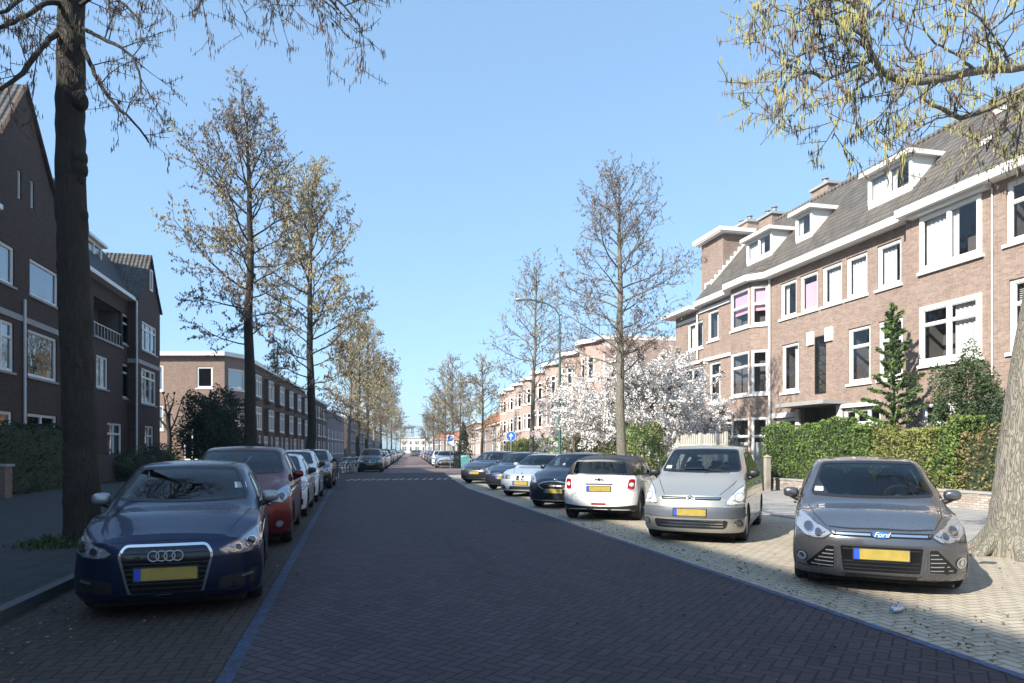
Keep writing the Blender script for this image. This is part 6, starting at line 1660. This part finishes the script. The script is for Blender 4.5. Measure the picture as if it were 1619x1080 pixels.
# ---- near right tree
b = GR(1612, 878); root = empty('alder_tree', b, 0, 'big pale trunk at the right edge, its olive catkin sprays hanging over the terrace', 'tree', 'street trees')
T = Tree(91)
dd = EYE*FPX/(878-V0)
tp = [PT(1606, 912, dd), PT(1612, 862, dd), PT(1616, 830, dd), PT(1621, 780, dd), PT(1628, 700, dd), PT(1640, 600, dd), PT(1655, 500, dd), PT(1672, 400, dd), PT(1690, 250, dd), PT(1705, 100, dd), PT(1712, -80, dd+.1), PT(1720, -300, dd+.2), PT(1715, -600, dd+.4), PT(1720, -900, dd+.5)]
tr_ = [.50, .46, .43, .40, .38, .35, .335, .32, .30, .27, .23, .18, .12, .03]
tt_, rr_ = [], []
for i in range(len(tp)-1):
    for k in range(5):
        f = k/5; tt_.append(tp[i].lerp(tp[i+1], f)); rr_.append((tr_[i]*(1-f)+tr_[i+1]*f)*(1+T.r.uniform(-.02, .03)))
T.wood.tube(tt_, rr_, 22, cap=False)
for k in range(7):                                  # root flare running into the paving
    az = k*.9+.3; q = Vector((b.x, b.y, 0)); dv = Vector((math.cos(az), math.sin(az), 0))
    T.wood.tube([q+dv*.30+Vector((0, 0, .42)), q+dv*.46+Vector((0, 0, .16)), q+dv*.66+Vector((0, 0, .0)), q+dv*.85+Vector((0, 0, -.12))], [.10, .11, .085, .05], 8, cap=False)
def kr(q): return 1 if T.r.random() < .62 else (0 if T.r.random() < .75 else 2)
A_ = explicit_limb(T, [(1705, 85, dd), (1650, 100, 9.8), (1619, 106, 9.6), (1540, 113, 9.4), (1470, 128, 9.2), (1430, 128, 9.1), (1395, 112, 9.0), (1378, 88, 8.9), (1370, 50, 8.8), (1360, 10, 8.7), (1345, -30, 8.6)], (.068, .028))
B_ = explicit_limb(T, [(1700, 110, dd), (1619, 145, 10.4), (1570, 168, 10.6), (1520, 186, 10.7), (1490, 172, 10.6), (1465, 158, 10.5), (1440, 120, 10.4)], (.06, .015))
subs = [(A_, [(1378, 95, 9), (1340, 112, 8.8), (1310, 125, 8.6), (1280, 150, 8.5), (1255, 185, 8.4)]), (A_, [(1375, 90, 9), (1350, 60, 8.8), (1300, 75, 8.6), (1250, 95, 8.4), (1225, 130, 8.3)]),
        (A_, [(1360, 10, 8.8), (1310, 0, 8.6), (1260, 20, 8.4), (1225, 60, 8.3)]), (A_, [(1345, -30, 8.7), (1290, -50, 8.5), (1240, -30, 8.3), (1215, 10, 8.2)]),
        (A_, [(1395, 112, 9), (1370, 130, 8.9), (1345, 150, 8.7), (1325, 190, 8.6), (1315, 220, 8.6)]), (A_, [(1440, 128, 9.1), (1425, 150, 8.9), (1400, 175, 8.8), (1385, 215, 8.7)]),
        (A_, [(1470, 125, 9.2), (1450, 95, 9.0), (1430, 65, 8.9), (1440, 30, 8.8)]), (A_, [(1540, 110, 9.4), (1510, 85, 9.1), (1470, 60, 8.9), (1450, 20, 8.8)]),
        (A_, [(1600, 105, 9.6), (1580, 70, 9.3), (1550, 30, 9.1), (1500, 0, 8.9)]), (B_, [(1520, 186, 10.7), (1490, 185, 10.6), (1450, 205, 10.5), (1425, 235, 10.4)]),
        (B_, [(1600, 150, 10.5), (1590, 190, 10.3), (1575, 215, 10.2), (1560, 240, 10.1)]), (A_, [(1580, 108, 9.5), (1560, 60, 9.2), (1600, 20, 9), (1610, -20, 8.9)]),
        (A_, [(1360, 30, 8.8), (1400, 0, 8.7), (1430, -30, 8.6)]), (A_, [(1370, 60, 8.9), (1330, 40, 8.7), (1290, 30, 8.5), (1270, 55, 8.5)]), (A_, [(1310, 125, 8.6), (1270, 115, 8.5), (1235, 140, 8.4), (1225, 180, 8.4)]), (B_, [(1619, 145, 10.4), (1612, 210, 10.2), (1600, 250, 10.1)])]
hangfill(T, A_, 4.6, ds=4.0, dt=7.0, per=6, sub=.22, kf=kr, start=.1); hangfill(T, B_, 3.0, ds=4.5, dt=8, per=8, sub=.25, kf=kr, start=.2)
for (_, pix) in subs:
    L_ = explicit_limb(T, pix, (.022, .007)); ln = sum((L_[i+1]-L_[i]).length for i in range(len(L_)-1))
    hangfill(T, L_, ln, ds=6.0, dt=8.0, per=9, sub=.42, kf=kr, start=.05, tl=.38)
for k in range(16):
    t = k/16; z = 9.3+t*6.5; az = k*2.4+1; d = Vector((math.cos(az), math.sin(az), .4+t)); i = min(range(len(tt_)), key=lambda j: abs(tt_[j].z-z))
    L_ = T.branch(tt_[i], d, 3.4*(1.1-t*.6), .05, 1); T.fill(L_, 3.2*(1.1-t*.6), 2.0, 3.2, 5, .8, kr, tl=.4)
T.finish(root, .115, ('catkin_br', 'catkin_gr', 'catkin_dk'), 'bark_r', .13, cross=True)

# ---- magnolias
def magnolia(label, u, d, H, Rr, seed, nl=26, leaf=.09, n_per=26):
    p0 = PT(u, V0, d); base = Vector((p0.x, p0.y, 0)); root = empty('magnolia', base, 0, label, 'tree', 'magnolias'); T = Tree(seed); r = T.r
    st = []
    for k in range(4):
        az = k*1.6+.4; pts = T.branch(base+Vector((math.cos(az), math.sin(az), 0))*.12, Vector((math.cos(az)*.35, math.sin(az)*.35, 1)), H*.62, .10, 1, n=8, wob=.2); st.append(pts)
    for k in range(nl):
        s0 = st[k % 4]; i = 2+int(r.random()*5); p = s0[i]; az = k*2.4; t = k/nl; el = .05+1.1*t
        ln = Rr*r.uniform(.75, 1.1)*(1 if el < .8 else .85); L_ = T.branch(p, Vector((math.cos(az)*math.cos(el), math.sin(az)*math.cos(el), math.sin(el))), ln, .035, 1, up=.3, wob=.3)
        T.fill(L_, ln, 3.0, 4.5, n_per, .0, lambda q: 1 if r.random() < .08 else 0, sub_l=.42, tl=.32, spread=.16)
    return T.finish(root, leaf, ('blossom', 'catkin_dk'), 'bark_g', .62)
magnolia('large white blossoming magnolia behind the bare tree with pale trunk', 1003, 30.5, 7.8, 3.4, 5, nl=64)
magnolia('smaller white blossoming tree beside the picket fence and bay window', 1098, 33.5, 6.4, 2.4, 6, nl=40)
magnolia('small blossoming tree left of the pale trunk, in front of the bowed terrace', 918, 37, 6.9, 2.3, 7, nl=38, leaf=.10)

# ---- hedges and bushes
def leafbox(name, label, cat, x0, x1, y0, y1, h, mats, n, size, seed, kind=None, group=None, wave=.12, round_=.25, z0=0.05):
    rs = np.random.RandomState(seed); rnd_ = random.Random(seed)
    loc = Vector(((x0+x1)/2, (y0+y1)/2, 0)); root = empty(name, loc, 0, label, cat, group)
    hx, hy = (x1-x0)/2, (y1-y0)/2
    def top(y): return h*(1+wave*(.5*np.sin(y*1.7+seed)+.3*np.sin(y*3.9+seed*2)+.2*np.sin(y*8.3)))
    core = MB(); N = 24
    for k in range(N):
        ya, yb = -hy+2*hy*k/N, -hy+2*hy*(k+1)/N; core.box(-hx+.16, hx-.16, ya+(.12 if k == 0 else 0), yb-(.12 if k == N-1 else .0), z0, float(top((ya+yb)/2))-.16)
    o = core.build('dark_core', M['hedge_dk'], root)  # solid dark core behind the leaves, added to fill the gaps
    A = np.array([2*hy*h, 2*hy*h, 2*hx*2*hy, 2*hx*h, 2*hx*h]); A = A/A.sum(); ch = rs.choice(5, n, p=A)
    u = rs.rand(n)*2-1; v = rs.rand(n); dep = np.abs(rs.randn(n))*.07
    y = np.where(ch <= 2, u*hy, np.where(ch == 3, hy-dep, -hy+dep)); T_ = top(y)
    x = np.where(ch == 0, -hx+dep, np.where(ch == 1, hx-dep, (rs.rand(n)*2-1)*hx))
    z = np.where(ch == 2, T_-dep, z0+v*(T_-z0))
    bulge = .07*np.sin(y*2.3+seed)+.05*np.sin(z*4+y*3)
    x = x+np.sign(x)*bulge*(ch <= 1)
    k_ = np.clip((z-(T_-round_))/round_, 0, 1); x = x*(1-.35*k_**2*(ch <= 1))
    P = np.stack([x, y, z], 1); D_ = rs.randn(n, 3)+np.stack([np.sign(x)*.6*(ch <= 1), np.zeros(n), .7+0*x], 1)
    s1 = np.sin(y*.9+seed)+np.sin(z*1.7+y)+rs.randn(n)*.6
    mi = (s1 > .7).astype(int) if len(mats) > 1 else np.zeros(n, int)
    me = leafmesh('foliage', P, D_, size, [M[m] for m in mats], mi, .55, False, .6, rs)
    f = bpy.data.objects.new('foliage', me); C.objects.link(f); f.parent = root
    return root
yy = lambda u, X: Yp(u, X)
leafbox('hedge', 'fresh green clipped hedge between the bay window and the entrance path', 'hedge', 15.9, 16.9, yy(1372, 15.9), yy(1203, 15.9), 2.45, ('hedge', 'hedge'), 15000, .085, 3, group='front garden hedges')
leafbox('hedge', 'pale olive feathery hedge behind the grey hatchback', 'hedge', 15.8, 16.9, yy(1510, 15.8), yy(1378, 15.8), 2.2, ('hedge_ol', 'hedge'), 15000, .085, 4, group='front garden hedges', wave=.16, round_=.5)
leafbox('hedge', 'brownish olive hedge next to the big pale trunk on the right', 'hedge', 15.9, 16.8, 1.0, yy(1512, 15.9), 2.1, ('hedge_br', 'hedge_ol'), 16000, .085, 5, group='front garden hedges')
leafbox('hedge', 'long dark clipped hedge in front of the shaded gabled building', 'hedge', -11.5, -10.5, 8, 31.2, 2.45, ('hedge_dk',), 20000, .09, 6, wave=.03, group='front garden hedges', z0=.1)
leafbox('hedge', 'olive hedge in front of the bowed terrace behind the slanted row', 'hedge', 12.6, 13.5, yy(985, 12.8), 57, 2.25, ('hedge_ol', 'hedge'), 15000, .12, 8, wave=.12, round_=.4, group='front garden hedges')
leafbox('hedge', 'dark garden hedge in front of the tan corner block', 'hedge', -9.2, -8.4, 64.5, 92, 2.0, ('hedge_dk',), 8000, .16, 9, group='front garden hedges')
def bush(name, label, u, d, zt, rx, z0=.05, mats=('shrub',), n=6000, size=.08, seed=1, cat='shrub', shape='round', group=None, lumps=5):
    rs = np.random.RandomState(seed); p0 = PT(u, V0, d); root = empty(name, (p0.x, p0.y, 0), 0, label, cat, group)
    V = rs.randn(n, 3); V /= np.linalg.norm(V, axis=1)[:, None]; rad = .55+.45*rs.rand(n)**.45
    hz = (zt-z0)/2; lump = 1+.18*np.sin(V[:, 0]*lumps+seed)*np.sin(V[:, 1]*lumps+1)*1.2+.15*np.sin(V[:, 2]*6+V[:, 0]*4)
    P = V*rad[:, None]*lump[:, None]; x, y, z = P[:, 0]*rx, P[:, 1]*rx, P[:, 2]*hz+hz+z0
    if shape == 'cone':
        t = rs.rand(n)**.8; z = z0+(zt-z0)*t; ang = rs.rand(n)*2*PI; tier = .75+.35*np.abs(np.sin(t*lumps*PI)); rr = rx*(1-t)*tier*(.35+.65*rs.rand(n)**.5)+.04; rr *= 1+.25*np.sin(ang*5+t*20)
        x, y = rr*np.cos(ang), rr*np.sin(ang)
    P = np.stack([x, y, np.maximum(z, .06)], 1); D_ = rs.randn(n, 3)+np.stack([x, y, .3+0*x], 1)*.8
    mi = (rs.rand(n)+.4*np.sin(x*4+z*3) > .8).astype(int) if len(mats) > 1 else np.zeros(n, int)
    me = leafmesh('foliage', P, D_, size, [M[m] for m in mats], mi, .5, False, .6, rs)
    f = bpy.data.objects.new('foliage' if cat != 'tree' else 'crown', me); C.objects.link(f); f.parent = root
    if shape != 'cone' and 'hedge_dk' in mats:
        cm_ = MB(); cm_.ellipsoid((0, 0, hz+z0), rx*.62, rx*.62, hz*.66, 12, 8); cm_.build('dark_core', M['hedge_dk'], root, smooth=60)  # dark ellipsoid core added so the foliage looks solid
    T = Tree(seed); r = T.r; T.wood.tube([(0, 0, 0), (.03, .02, zt*.5), (0, .03, zt*.93)], [max(.03, rx*.06), rx*.04, .01], 7, cap=False)
    for k in range(14):
        z = zt*(.2+.7*k/14); az = k*2.4; L = rx*(.85 if shape != 'cone' else (1-z/zt)*.95+.05); T.branch(Vector((0, 0, z)), Vector((math.cos(az), math.sin(az), .35)), L, .015, 1)
    T.wood.build('trunk', M['bark'], root, smooth=60); return root
def sprays(name, label, u, d, zt, rx, seed, z0=.3):
    """open conifer: whorls of drooping needle sprays with gaps"""
    p0 = PT(u, V0, d); root = empty(name, (p0.x, p0.y, 0), 0, label, 'tree'); T = Tree(seed); r = T.r
    T.wood.tube([(0, 0, 0), (.05, 0, zt*.5), (0, .04, zt)], [.07, .045, .01], 8, cap=False)
    n = 64
    for k in range(n):
        t = (k+.5)/n; z = z0+(zt-z0)*t; az = k*2.4+r.uniform(-.4, .4); L = (rx*(1.05-t*.85))*r.uniform(.55, 1.25)+.08
        lb = T.branch(Vector((0, 0, z)), Vector((math.cos(az), math.sin(az), .25+.3*t)), L, .015, 1, up=.2, n=5, wob=.3)
        m = int(170*L)+24
        for j in range(m):
            q = r.random()**.7; i = min(4, int(q*5)); pt = lb[i].lerp(lb[i+1], q*5-i)
            T.P.append(pt+T.rv()*.09*r.random()); T.D.append(((lb[i+1]-lb[i]).normalized()+T.rv()*.9)); T.G.append(1 if r.random() < .25+.3*q else 0)
    return T.finish(root, .15, ('conifer', 'hedge'), 'bark', .30, rel=False)
sprays('conifer', 'small open spruce in front of the terrace, over the olive hedge', 1412, 22.3, 6.1, 1.25, 12, z0=1.2)
bush('laurel_shrub', 'tall glossy green shrub before the near bay window', 1528, 19.6, 4.35, .86, .8, ('shrub', 'shrub'), 14000, .085, 13)
bush('evergreen_tree', 'dark round evergreen in front of the tan corner block', 338, 46, 5.6, 2.1, .1, ('hedge_dk',), 12000, .20, 14, cat='tree', lumps=7)
bush('round_bush', 'dark green round bush at the end of the left gardens', 250, 37, 1.9, 1.3, .05, ('hedge_dk', 'hedge'), 4000, .1, 15)
bush('round_bush', 'bright green tall bush right of the pale trunk, by the picket fence', 1018, 27.5, 2.7, .95, .05, ('hedge', 'hedge_ol'), 7000, .09, 16)
bush('cone_conifer', 'dark cone shaped conifer on the right of the far street', 733, 62, 4.0, 1.0, .1, ('hedge_dk',), 3500, .15, 17, cat='tree', shape='cone')
for k, (u, d, z, rx) in enumerate([(232, 33.5, 1.6, .9), (195, 31.5, 1.5, .8)]):
    bush('garden_shrub', ['low dark shrub behind the roof of the blue hatchback', 'dark shrub left of the blue hatchback roof, by the big trunk'][k], u, d, z, rx, .05, ('hedge_dk',), 3000, .09, 20+k)
# pollard
p0 = PT(266, V0, 52); root = empty('pollard_tree', (p0.x, p0.y, 0), 0, 'bare pollarded tree with stubby limbs at the corner of the side street', 'tree'); T = Tree(41)
T.wood.tube([(0, 0, 0), (.1, 0, 2.5), (-.05, 0, 4.2)], [.2, .17, .15], 10, cap=False)
for k, (az, l) in enumerate([(0, 3.2), (3.0, 3.0), (1.2, 2.4), (4.4, 2.2), (5.6, 1.8)]):
    L_ = T.branch(Vector((0, 0, 2.6+.4*k)), Vector((math.cos(az)*.5, math.sin(az)*.5, 1)), l, .10, 0, n=6, wob=.25); T.wood.ellipsoid(L_[-1], .10, .10, .12, 8, 6)
    for j in range(3):
        s2 = T.branch(L_[2+j], T.rv()+Vector((0, 0, .4)), .7, .05, 1, n=3); T.wood.ellipsoid(s2[-1], .06, .06, .07, 6, 5)
T.wood.build('trunk', M['bark'], root, smooth=60)

# weeds at the foot of the near left tree, fallen leaves in the gutter and bays
rs = np.random.RandomState(4); n = 1500
c = GR(100, 872); P = np.stack([c.x+rs.randn(n)*.26, c.y+rs.randn(n)*.22, .10+np.abs(rs.randn(n))*.05], 1)
me = leafmesh('weeds', P, rs.randn(n, 3)*.4+np.array([0, 0, 1]), .09, [M['grass'], M['hedge_dk']], (rs.rand(n) > .6).astype(int), .25)
o = bpy.data.objects.new('weeds', me); C.objects.link(o); tag(o, 'tuft of green weeds at the foot of the dark near trunk', 'weeds', kind='stuff')
n = 2100; x = np.concatenate([XK+.05+np.abs(rs.randn(700))*.5, XL1+.1+np.abs(rs.randn(700))*.5, rs.uniform(-3, 9, 700)]); y = rs.uniform(2.5, 16, n)
P = np.stack([x, y, np.full(n, .016)], 1); D_ = np.stack([rs.randn(n), rs.randn(n), rs.randn(n)*.12], 1)
me = leafmesh('leaf_litter', P, D_, .035, [M['catkin_dk'], M['catkin_br']], (rs.rand(n) > .7).astype(int), .5)
o = bpy.data.objects.new('leaf_litter', me); C.objects.link(o); tag(o, 'dry leaves and catkins scattered over the paving', 'leaf litter', kind='stuff')
# soil square round the near left trunk
mb = MB(); mb.box(-4.8, -3.6, 11.5, 12.9, .10, .106); struct('tree_pit_ground', mb, M['soil'])
# ================================================================== street furniture and small things
def lamp_post():
    p = PT(885, V0, 31.5); e = PT(818, V0, 31.2); root = empty('street_lamp', (p.x, p.y, 0), 0, 'green street lamp post with a long curved arm over the parked cars', 'street lamp')
    top = 8.3; a = Vector((e.x-p.x, e.y-p.y, 0)); L = a.length; a.normalize()
    mb = MB(); mb.lathe([(0, .11), (.9, .10), (1.0, .075), (top-.9, .045)], (0, 0, 0), 'z', 14)
    mb.build('pole', M['green_pole'], root, smooth=40)
    pts = [Vector((0, 0, top-.95)), Vector((0, 0, top-.55))+a*.03, Vector((0, 0, top-.25))+a*.2, Vector((0, 0, top-.05))+a*.55, Vector((0, 0, top+.08))+a*1.1, Vector((0, 0, top+.14))+a*(L-.5)]
    mb = MB(); mb.tube(pts, .034, 8); mb.build('arm', M['green_pole'], root, smooth=40)
    h = MB(); h.ellipsoid((0, 0, 0), .36, .13, .075, 16, 8, .8); o = h.build('lamp_head', M['steel'], root, smooth=60)
    o.location = Vector((0, 0, top+.13))+a*(L-.25); o.rotation_euler = (0, .05, math.atan2(a.y, a.x))
    g = MB(); g.ellipsoid((0, 0, -.04), .24, .10, .055, 14, 6); q = g.build('lamp_glass', M['sign_white'], o, smooth=60)
lamp_post()
def sign(name, label, u, d, zc, kind):
    p = PT(u, V0, d); root = empty(name, (p.x, p.y, 0), -YAW, label, 'traffic sign')
    mb = MB(); mb.cyl((0, 0, 0), (0, 0, zc+.3), .03, 10); mb.build('pole', M['steel'], root, smooth=40)
    if kind == 'round':
        mb = MB(); mb.lathe([(-.045, 0), (-.045, .30), (-.03, .30)], (0, 0, zc), 'y', 28); o = mb.build('sign_plate', M['sign_blue'], root, smooth=30)
        mb = MB(); mb.tube([(0, -.05, zc-.19), (0, -.05, zc+.02)], .03, 6)
        mb.prism([(-.13, zc), (.13, zc), (0, zc+.19)], 'y', -.053, -.047); mb.build('arrow', M['sign_white'], o)
        mb = MB(); mb.torus((0, -.045, zc), (0, 1, 0), .285, .012, 28, 6); mb.build('rim', M['sign_white'], o, smooth=40)
    else:
        mb = MB(); mb.box(-.3, .3, -.05, -.03, zc-.45, zc+.45); o = mb.build('sign_plate', M['sign_white'], root)
        mb = MB(); mb.box(-.2, .2, -.056, -.051, zc-.05, zc+.36); mb.build('blue_panel', M['sign_blue'], o)
        t = bpy.data.objects.new('lettering', text_mesh('P', .38, M['sign_white'])); C.objects.link(t); t.parent = o
        t.matrix_local = Matrix.Translation((0, -.058, zc+.155)) @ Matrix.Rotation(PI/2, 4, 'X')
sign('round_sign', 'round blue sign with a white arrow on a grey pole before the bowed terrace', 808, 40, 2.33, 'round')
sign('parking_sign', 'white and blue rectangular parking sign beyond the side street', 712, 56, 2.3, 'rect')
# bins beyond the junction
for (u, d, nm, lb, mt, s) in ((725, 57, 'waste_container', 'dark green waste container near the parking sign', 'bin_dark', (.8, .8, 1.25)), (736, 55, 'waste_container', 'turquoise waste container in front of the dark one', 'bin_teal', (.75, .75, .95))):
    p = PT(u, V0, d); root = empty(nm, (p.x, p.y, 0), -.2, lb, 'container'); a, b, h = s[0]/2, s[1]/2, s[2]
    mb = MB(); mb.add([(-a*.9,-b*.9,.05),(a*.9,-b*.9,.05),(a*.9,b*.9,.05),(-a*.9,b*.9,.05),(-a,-b,h),(a,-b,h),(a,b,h),(-a,b,h)], [(0,3,2,1),(4,5,6,7),(0,1,5,4),(1,2,6,5),(2,3,7,6),(3,0,4,7)])
    mb.build('body', M[mt], root); mb = MB(); mb.ellipsoid((0, 0, h), a*1.05, b*1.05, .16, 14, 8, .5); mb.build('lid', M[mt], root, smooth=50)
def wheelie(u, d, label):
    p = PT(u, V0, d); root = empty('wheelie_bin', (p.x, p.y, .02), .9, label, 'bin'); a, b, h = .28, .32, .98
    mb = MB(); mb.add([(-a*.82,-b*.8,.06),(a*.82,-b*.8,.06),(a*.82,b*.8,.06),(-a*.82,b*.8,.06),(-a,-b,h),(a,-b,h),(a,b,h),(-a,b,h)], [(0,3,2,1),(4,5,6,7),(0,1,5,4),(1,2,6,5),(2,3,7,6),(3,0,4,7)])
    mb.build('body', M['bin_dark'], root); mb = MB(); mb.box(-a-.02, a+.02, -b-.04, b+.03, h+.003, h+.06); mb.tube([(-a, b+.06, h), (a, b+.06, h)], .016, 6); mb.build('lid', M['bin_dark'], root)
    for sg in (-1, 1): mb = MB(); mb.lathe([(-.025, 0), (-.025, .1), (.025, .1), (.025, 0)], (sg*a*.9, b*.8, .1), 'x', 16); mb.build('wheel', M['tyre'], root)
wheelie(1190, 26.6, 'dark wheelie bin behind the silver people carrier'); wheelie(1201, 26.0, 'second dark bin, next to the wooden gate post')
p = PT(1213, V0, 25.2); root = empty('gate_post', (p.x, p.y, .02), 0, 'weathered wooden gate post at the left end of the green hedge', 'post')
mb = MB(); mb.box(-.09, .09, -.09, .09, 0, 1.25); mb.build('post', M['wood'], root); mb = MB(); mb.add([(-.12,-.12,1.252),(.12,-.12,1.252),(.12,.12,1.252),(-.12,.12,1.252),(0,0,1.36)], [(0,3,2,1),(0,1,4),(1,2,4),(2,3,4),(3,0,4)]); mb.build('cap', M['wood'], root)
# low brick garden walls
def low_wall(label, X, y0, y1, h, cap='concrete', mat='brick_low'):
    root = empty('garden_wall', (X, (y0+y1)/2, 0), 0, label, 'wall', 'low garden walls'); hy = (y1-y0)/2
    mb = MB(); mb.box(-.11, .11, -hy, hy, 0, h); mb.build('brickwork', M[mat], root)
    mb = MB(); mb.box(-.14, .14, -hy-.02, hy+.02, h+.002, h+.06); mb.build('coping', M[cap], root)
low_wall('low mottled brick wall under the brownish hedge, beside the pale trunk', 15.7, 1.0, Yp(1475, 15.7), .42)
low_wall('low brick wall under the green hedge, left of the grey hatchback', 15.7, Yp(1470, 15.7), Yp(1212, 15.7), .42)
root = empty('gate_pillar', (-10.25, 23.3, .09), 0, 'short brick gate pillar at the left edge by the dark hedge', 'pillar')
mb = MB(); mb.box(-.22, .22, -.22, .22, 0, .95); mb.build('brickwork', M['brick_c'], root); mb = MB(); mb.box(-.27, .27, -.27, .27, .952, 1.03); mb.build('coping', M['concrete'], root)
# picket fences
def picket(label, P0, P1, h, step=.155, wd=.085, mat='wood', group='picket fences', z0=.05):
    P0, P1 = Vector(P0), Vector(P1); L = (P1-P0).length; ang = math.atan2(P1.y-P0.y, P1.x-P0.x); root = empty('picket_fence', P0, ang, label, 'fence', group)
    mb = MB(); x = .08; k = 0
    while x < L-.08:
        t = h+.02*math.sin(k*1.7); mb.prism([(x-wd/2, z0), (x+wd/2, z0), (x+wd/2, t-.06), (x, t), (x-wd/2, t-.06)], 'y', -.012, .012); x += step; k += 1
    mb.build('picket_panel', M[mat], root)
    for z in (h*.25, h*.78): m2 = MB(); m2.box(0, L, .0125, .05, z, z+.08); m2.build('rail', M[mat], root)
    n = max(1, round(L/1.9))
    for i in range(n+1): m2 = MB(); x = L*i/n; m2.box(x-.045, x+.045, .051, .14, 0, h+.03); m2.build('post', M[mat], root)
XF = 12.7
picket('tall pale picket fence below the far bay window', (XF, Yp(1152, XF), 0), (XF, Yp(1043, XF), 0), 2.15, mat='pale_wood')
picket('lower picket fence running on left of the tall one, behind the white car', (XF-.7, Yp(1048, XF-.7), 0), (XF-.7, Yp(1003, XF-.7), 0), 1.35, .12, .075, 'pale_wood')
picket('low dark garden fence along the left pavement past the hedge', (-10.5, 31.6, .09), (-10.5, 45, .09), 1.25, .14, .11, 'wood_dark')
# bicycles
def bicycle(loc, rz, label, mat):
    root = empty('bicycle', loc, rz, label, 'bicycle', 'bicycles parked at the corner')
    for x in (-.52, .52):
        w_ = bpy.data.objects.new('wheel', None); C.objects.link(w_); w_.parent = root; w_.location = (x, 0, .34)
        m = MB(); m.torus((0, 0, 0), (0, 1, 0), .325, .02, 28, 6); m.build('tyre', M['tyre'], w_, smooth=50)
        m = MB(); m.torus((0, 0, 0), (0, 1, 0), .30, .010, 28, 5)
        for k in range(12): t = 2*PI*k/12; m.tube([(0, 0, 0), (.3*math.cos(t), 0, .3*math.sin(t))], .003, 3)
        m.build('rim', M['chrome'], w_)
    m = MB()
    for (a, b) in (((-.52, 0, .34), (-.08, 0, .30)), ((-.52, 0, .34), (-.2, 0, .80)), ((-.08, 0, .30), (-.22, 0, .88)), ((-.08, 0, .30), (.38, 0, .82)), ((-.19, 0, .72), (.36, 0, .88)), ((.34, 0, 1.0), (.40, 0, .72)), ((.40, 0, .72), (.52, 0, .34))): m.tube([a, b], .017, 6)
    m.build('frame', M[mat], root, smooth=50)
    m = MB(); m.ellipsoid((-.25, 0, .93), .14, .08, .035, 12, 6); m.build('saddle', M['black'], root, smooth=50)
    m = MB(); m.tube([(.16, -.27, 1.02), (.28, -.25, 1.05), (.33, 0, 1.03), (.28, .25, 1.05), (.16, .27, 1.02)], .013, 6); m.build('handlebar', M['chrome'], root, smooth=50)
    m = MB(); m.tube([(-.84, 0, .50), (-.70, 0, .66), (-.52, 0, .71), (-.30, 0, .68)], .018, 5); m.tube([(.66, 0, .62), (.52, 0, .71), (.36, 0, .68)], .018, 5); m.build('mudguard', M[mat], root)
for k, (u, d, rz, mt, lb) in enumerate([(545, 44, 1.2, 'steel', 'leftmost silver bicycle at the corner, by the thin pale trunk'), (551, 45, .9, 'chrome', 'shiny bicycle second from the left in the corner cluster'), (558, 45.5, 1.3, 'steel', 'grey bicycle in the middle of the corner cluster'), (565, 46, 1.0, 'sign_white', 'white bicycle right in the corner cluster'), (533, 35, 1.5, 'black', 'black bicycle standing just behind the black car')]):
    p = PT(u, V0, d); bicycle((p.x, p.y, .01), rz, lb, mt)
# crushed can
g_ = GR(1418, 969); root = tag(MB().tube([(-.085, 0, .03), (-.05, .005, .036), (0, -.006, .028), (.045, .006, .035), (.085, 0, .03)], [.024, .034, .020, .034, .026], 12).build('crushed_can', M['can'], None, smooth=30), 'crushed silver blue drinks can on the road edge by the grey hatchback', 'can')
root.location = g_; root.rotation_euler = (0, 0, .3)
# bollards and posts on the right pavement
for k, (u, d, lb) in enumerate([(744, 50, 'thin dark post left of the anthracite car'), (757, 48, 'thin dark post behind the anthracite car')]):
    p = PT(u, V0, d); root = empty('bollard', (p.x, p.y, 0), 0, lb, 'bollard', 'thin posts by the side street'); m = MB(); m.lathe([(0, .05), (1.0, .05), (1.1, .03), (1.12, 0)], (0, 0, 0), 'z', 12); m.build('post', M['black'], root, smooth=40)
    m = MB(); m.lathe([(.8, .053), (.9, .053)], (0, 0, 0), 'z', 12); m.build('band', M['sign_white'], root, smooth=40)
# ================================================================== air
hz = MB(); hz.box(-200, 200, -60, 520, -1.2, 24)
o = hz.build('haze', None or M['white'], None); o['kind'] = 'stuff'; o['label'] = 'thin pale spring haze filling the street towards its far end'
hm = bpy.data.materials.new('haze_air'); hm.use_nodes = True; t = hm.node_tree; t.nodes.clear()
pv = t.nodes.new('ShaderNodeVolumePrincipled'); pv.inputs['Density'].default_value = .0006; pv.inputs['Color'].default_value = (.9, .95, 1, 1); pv.inputs['Anisotropy'].default_value = .2
ou = t.nodes.new('ShaderNodeOutputMaterial'); t.links.new(pv.outputs[0], ou.inputs['Volume']); o.data.materials.clear(); o.data.materials.append(hm)
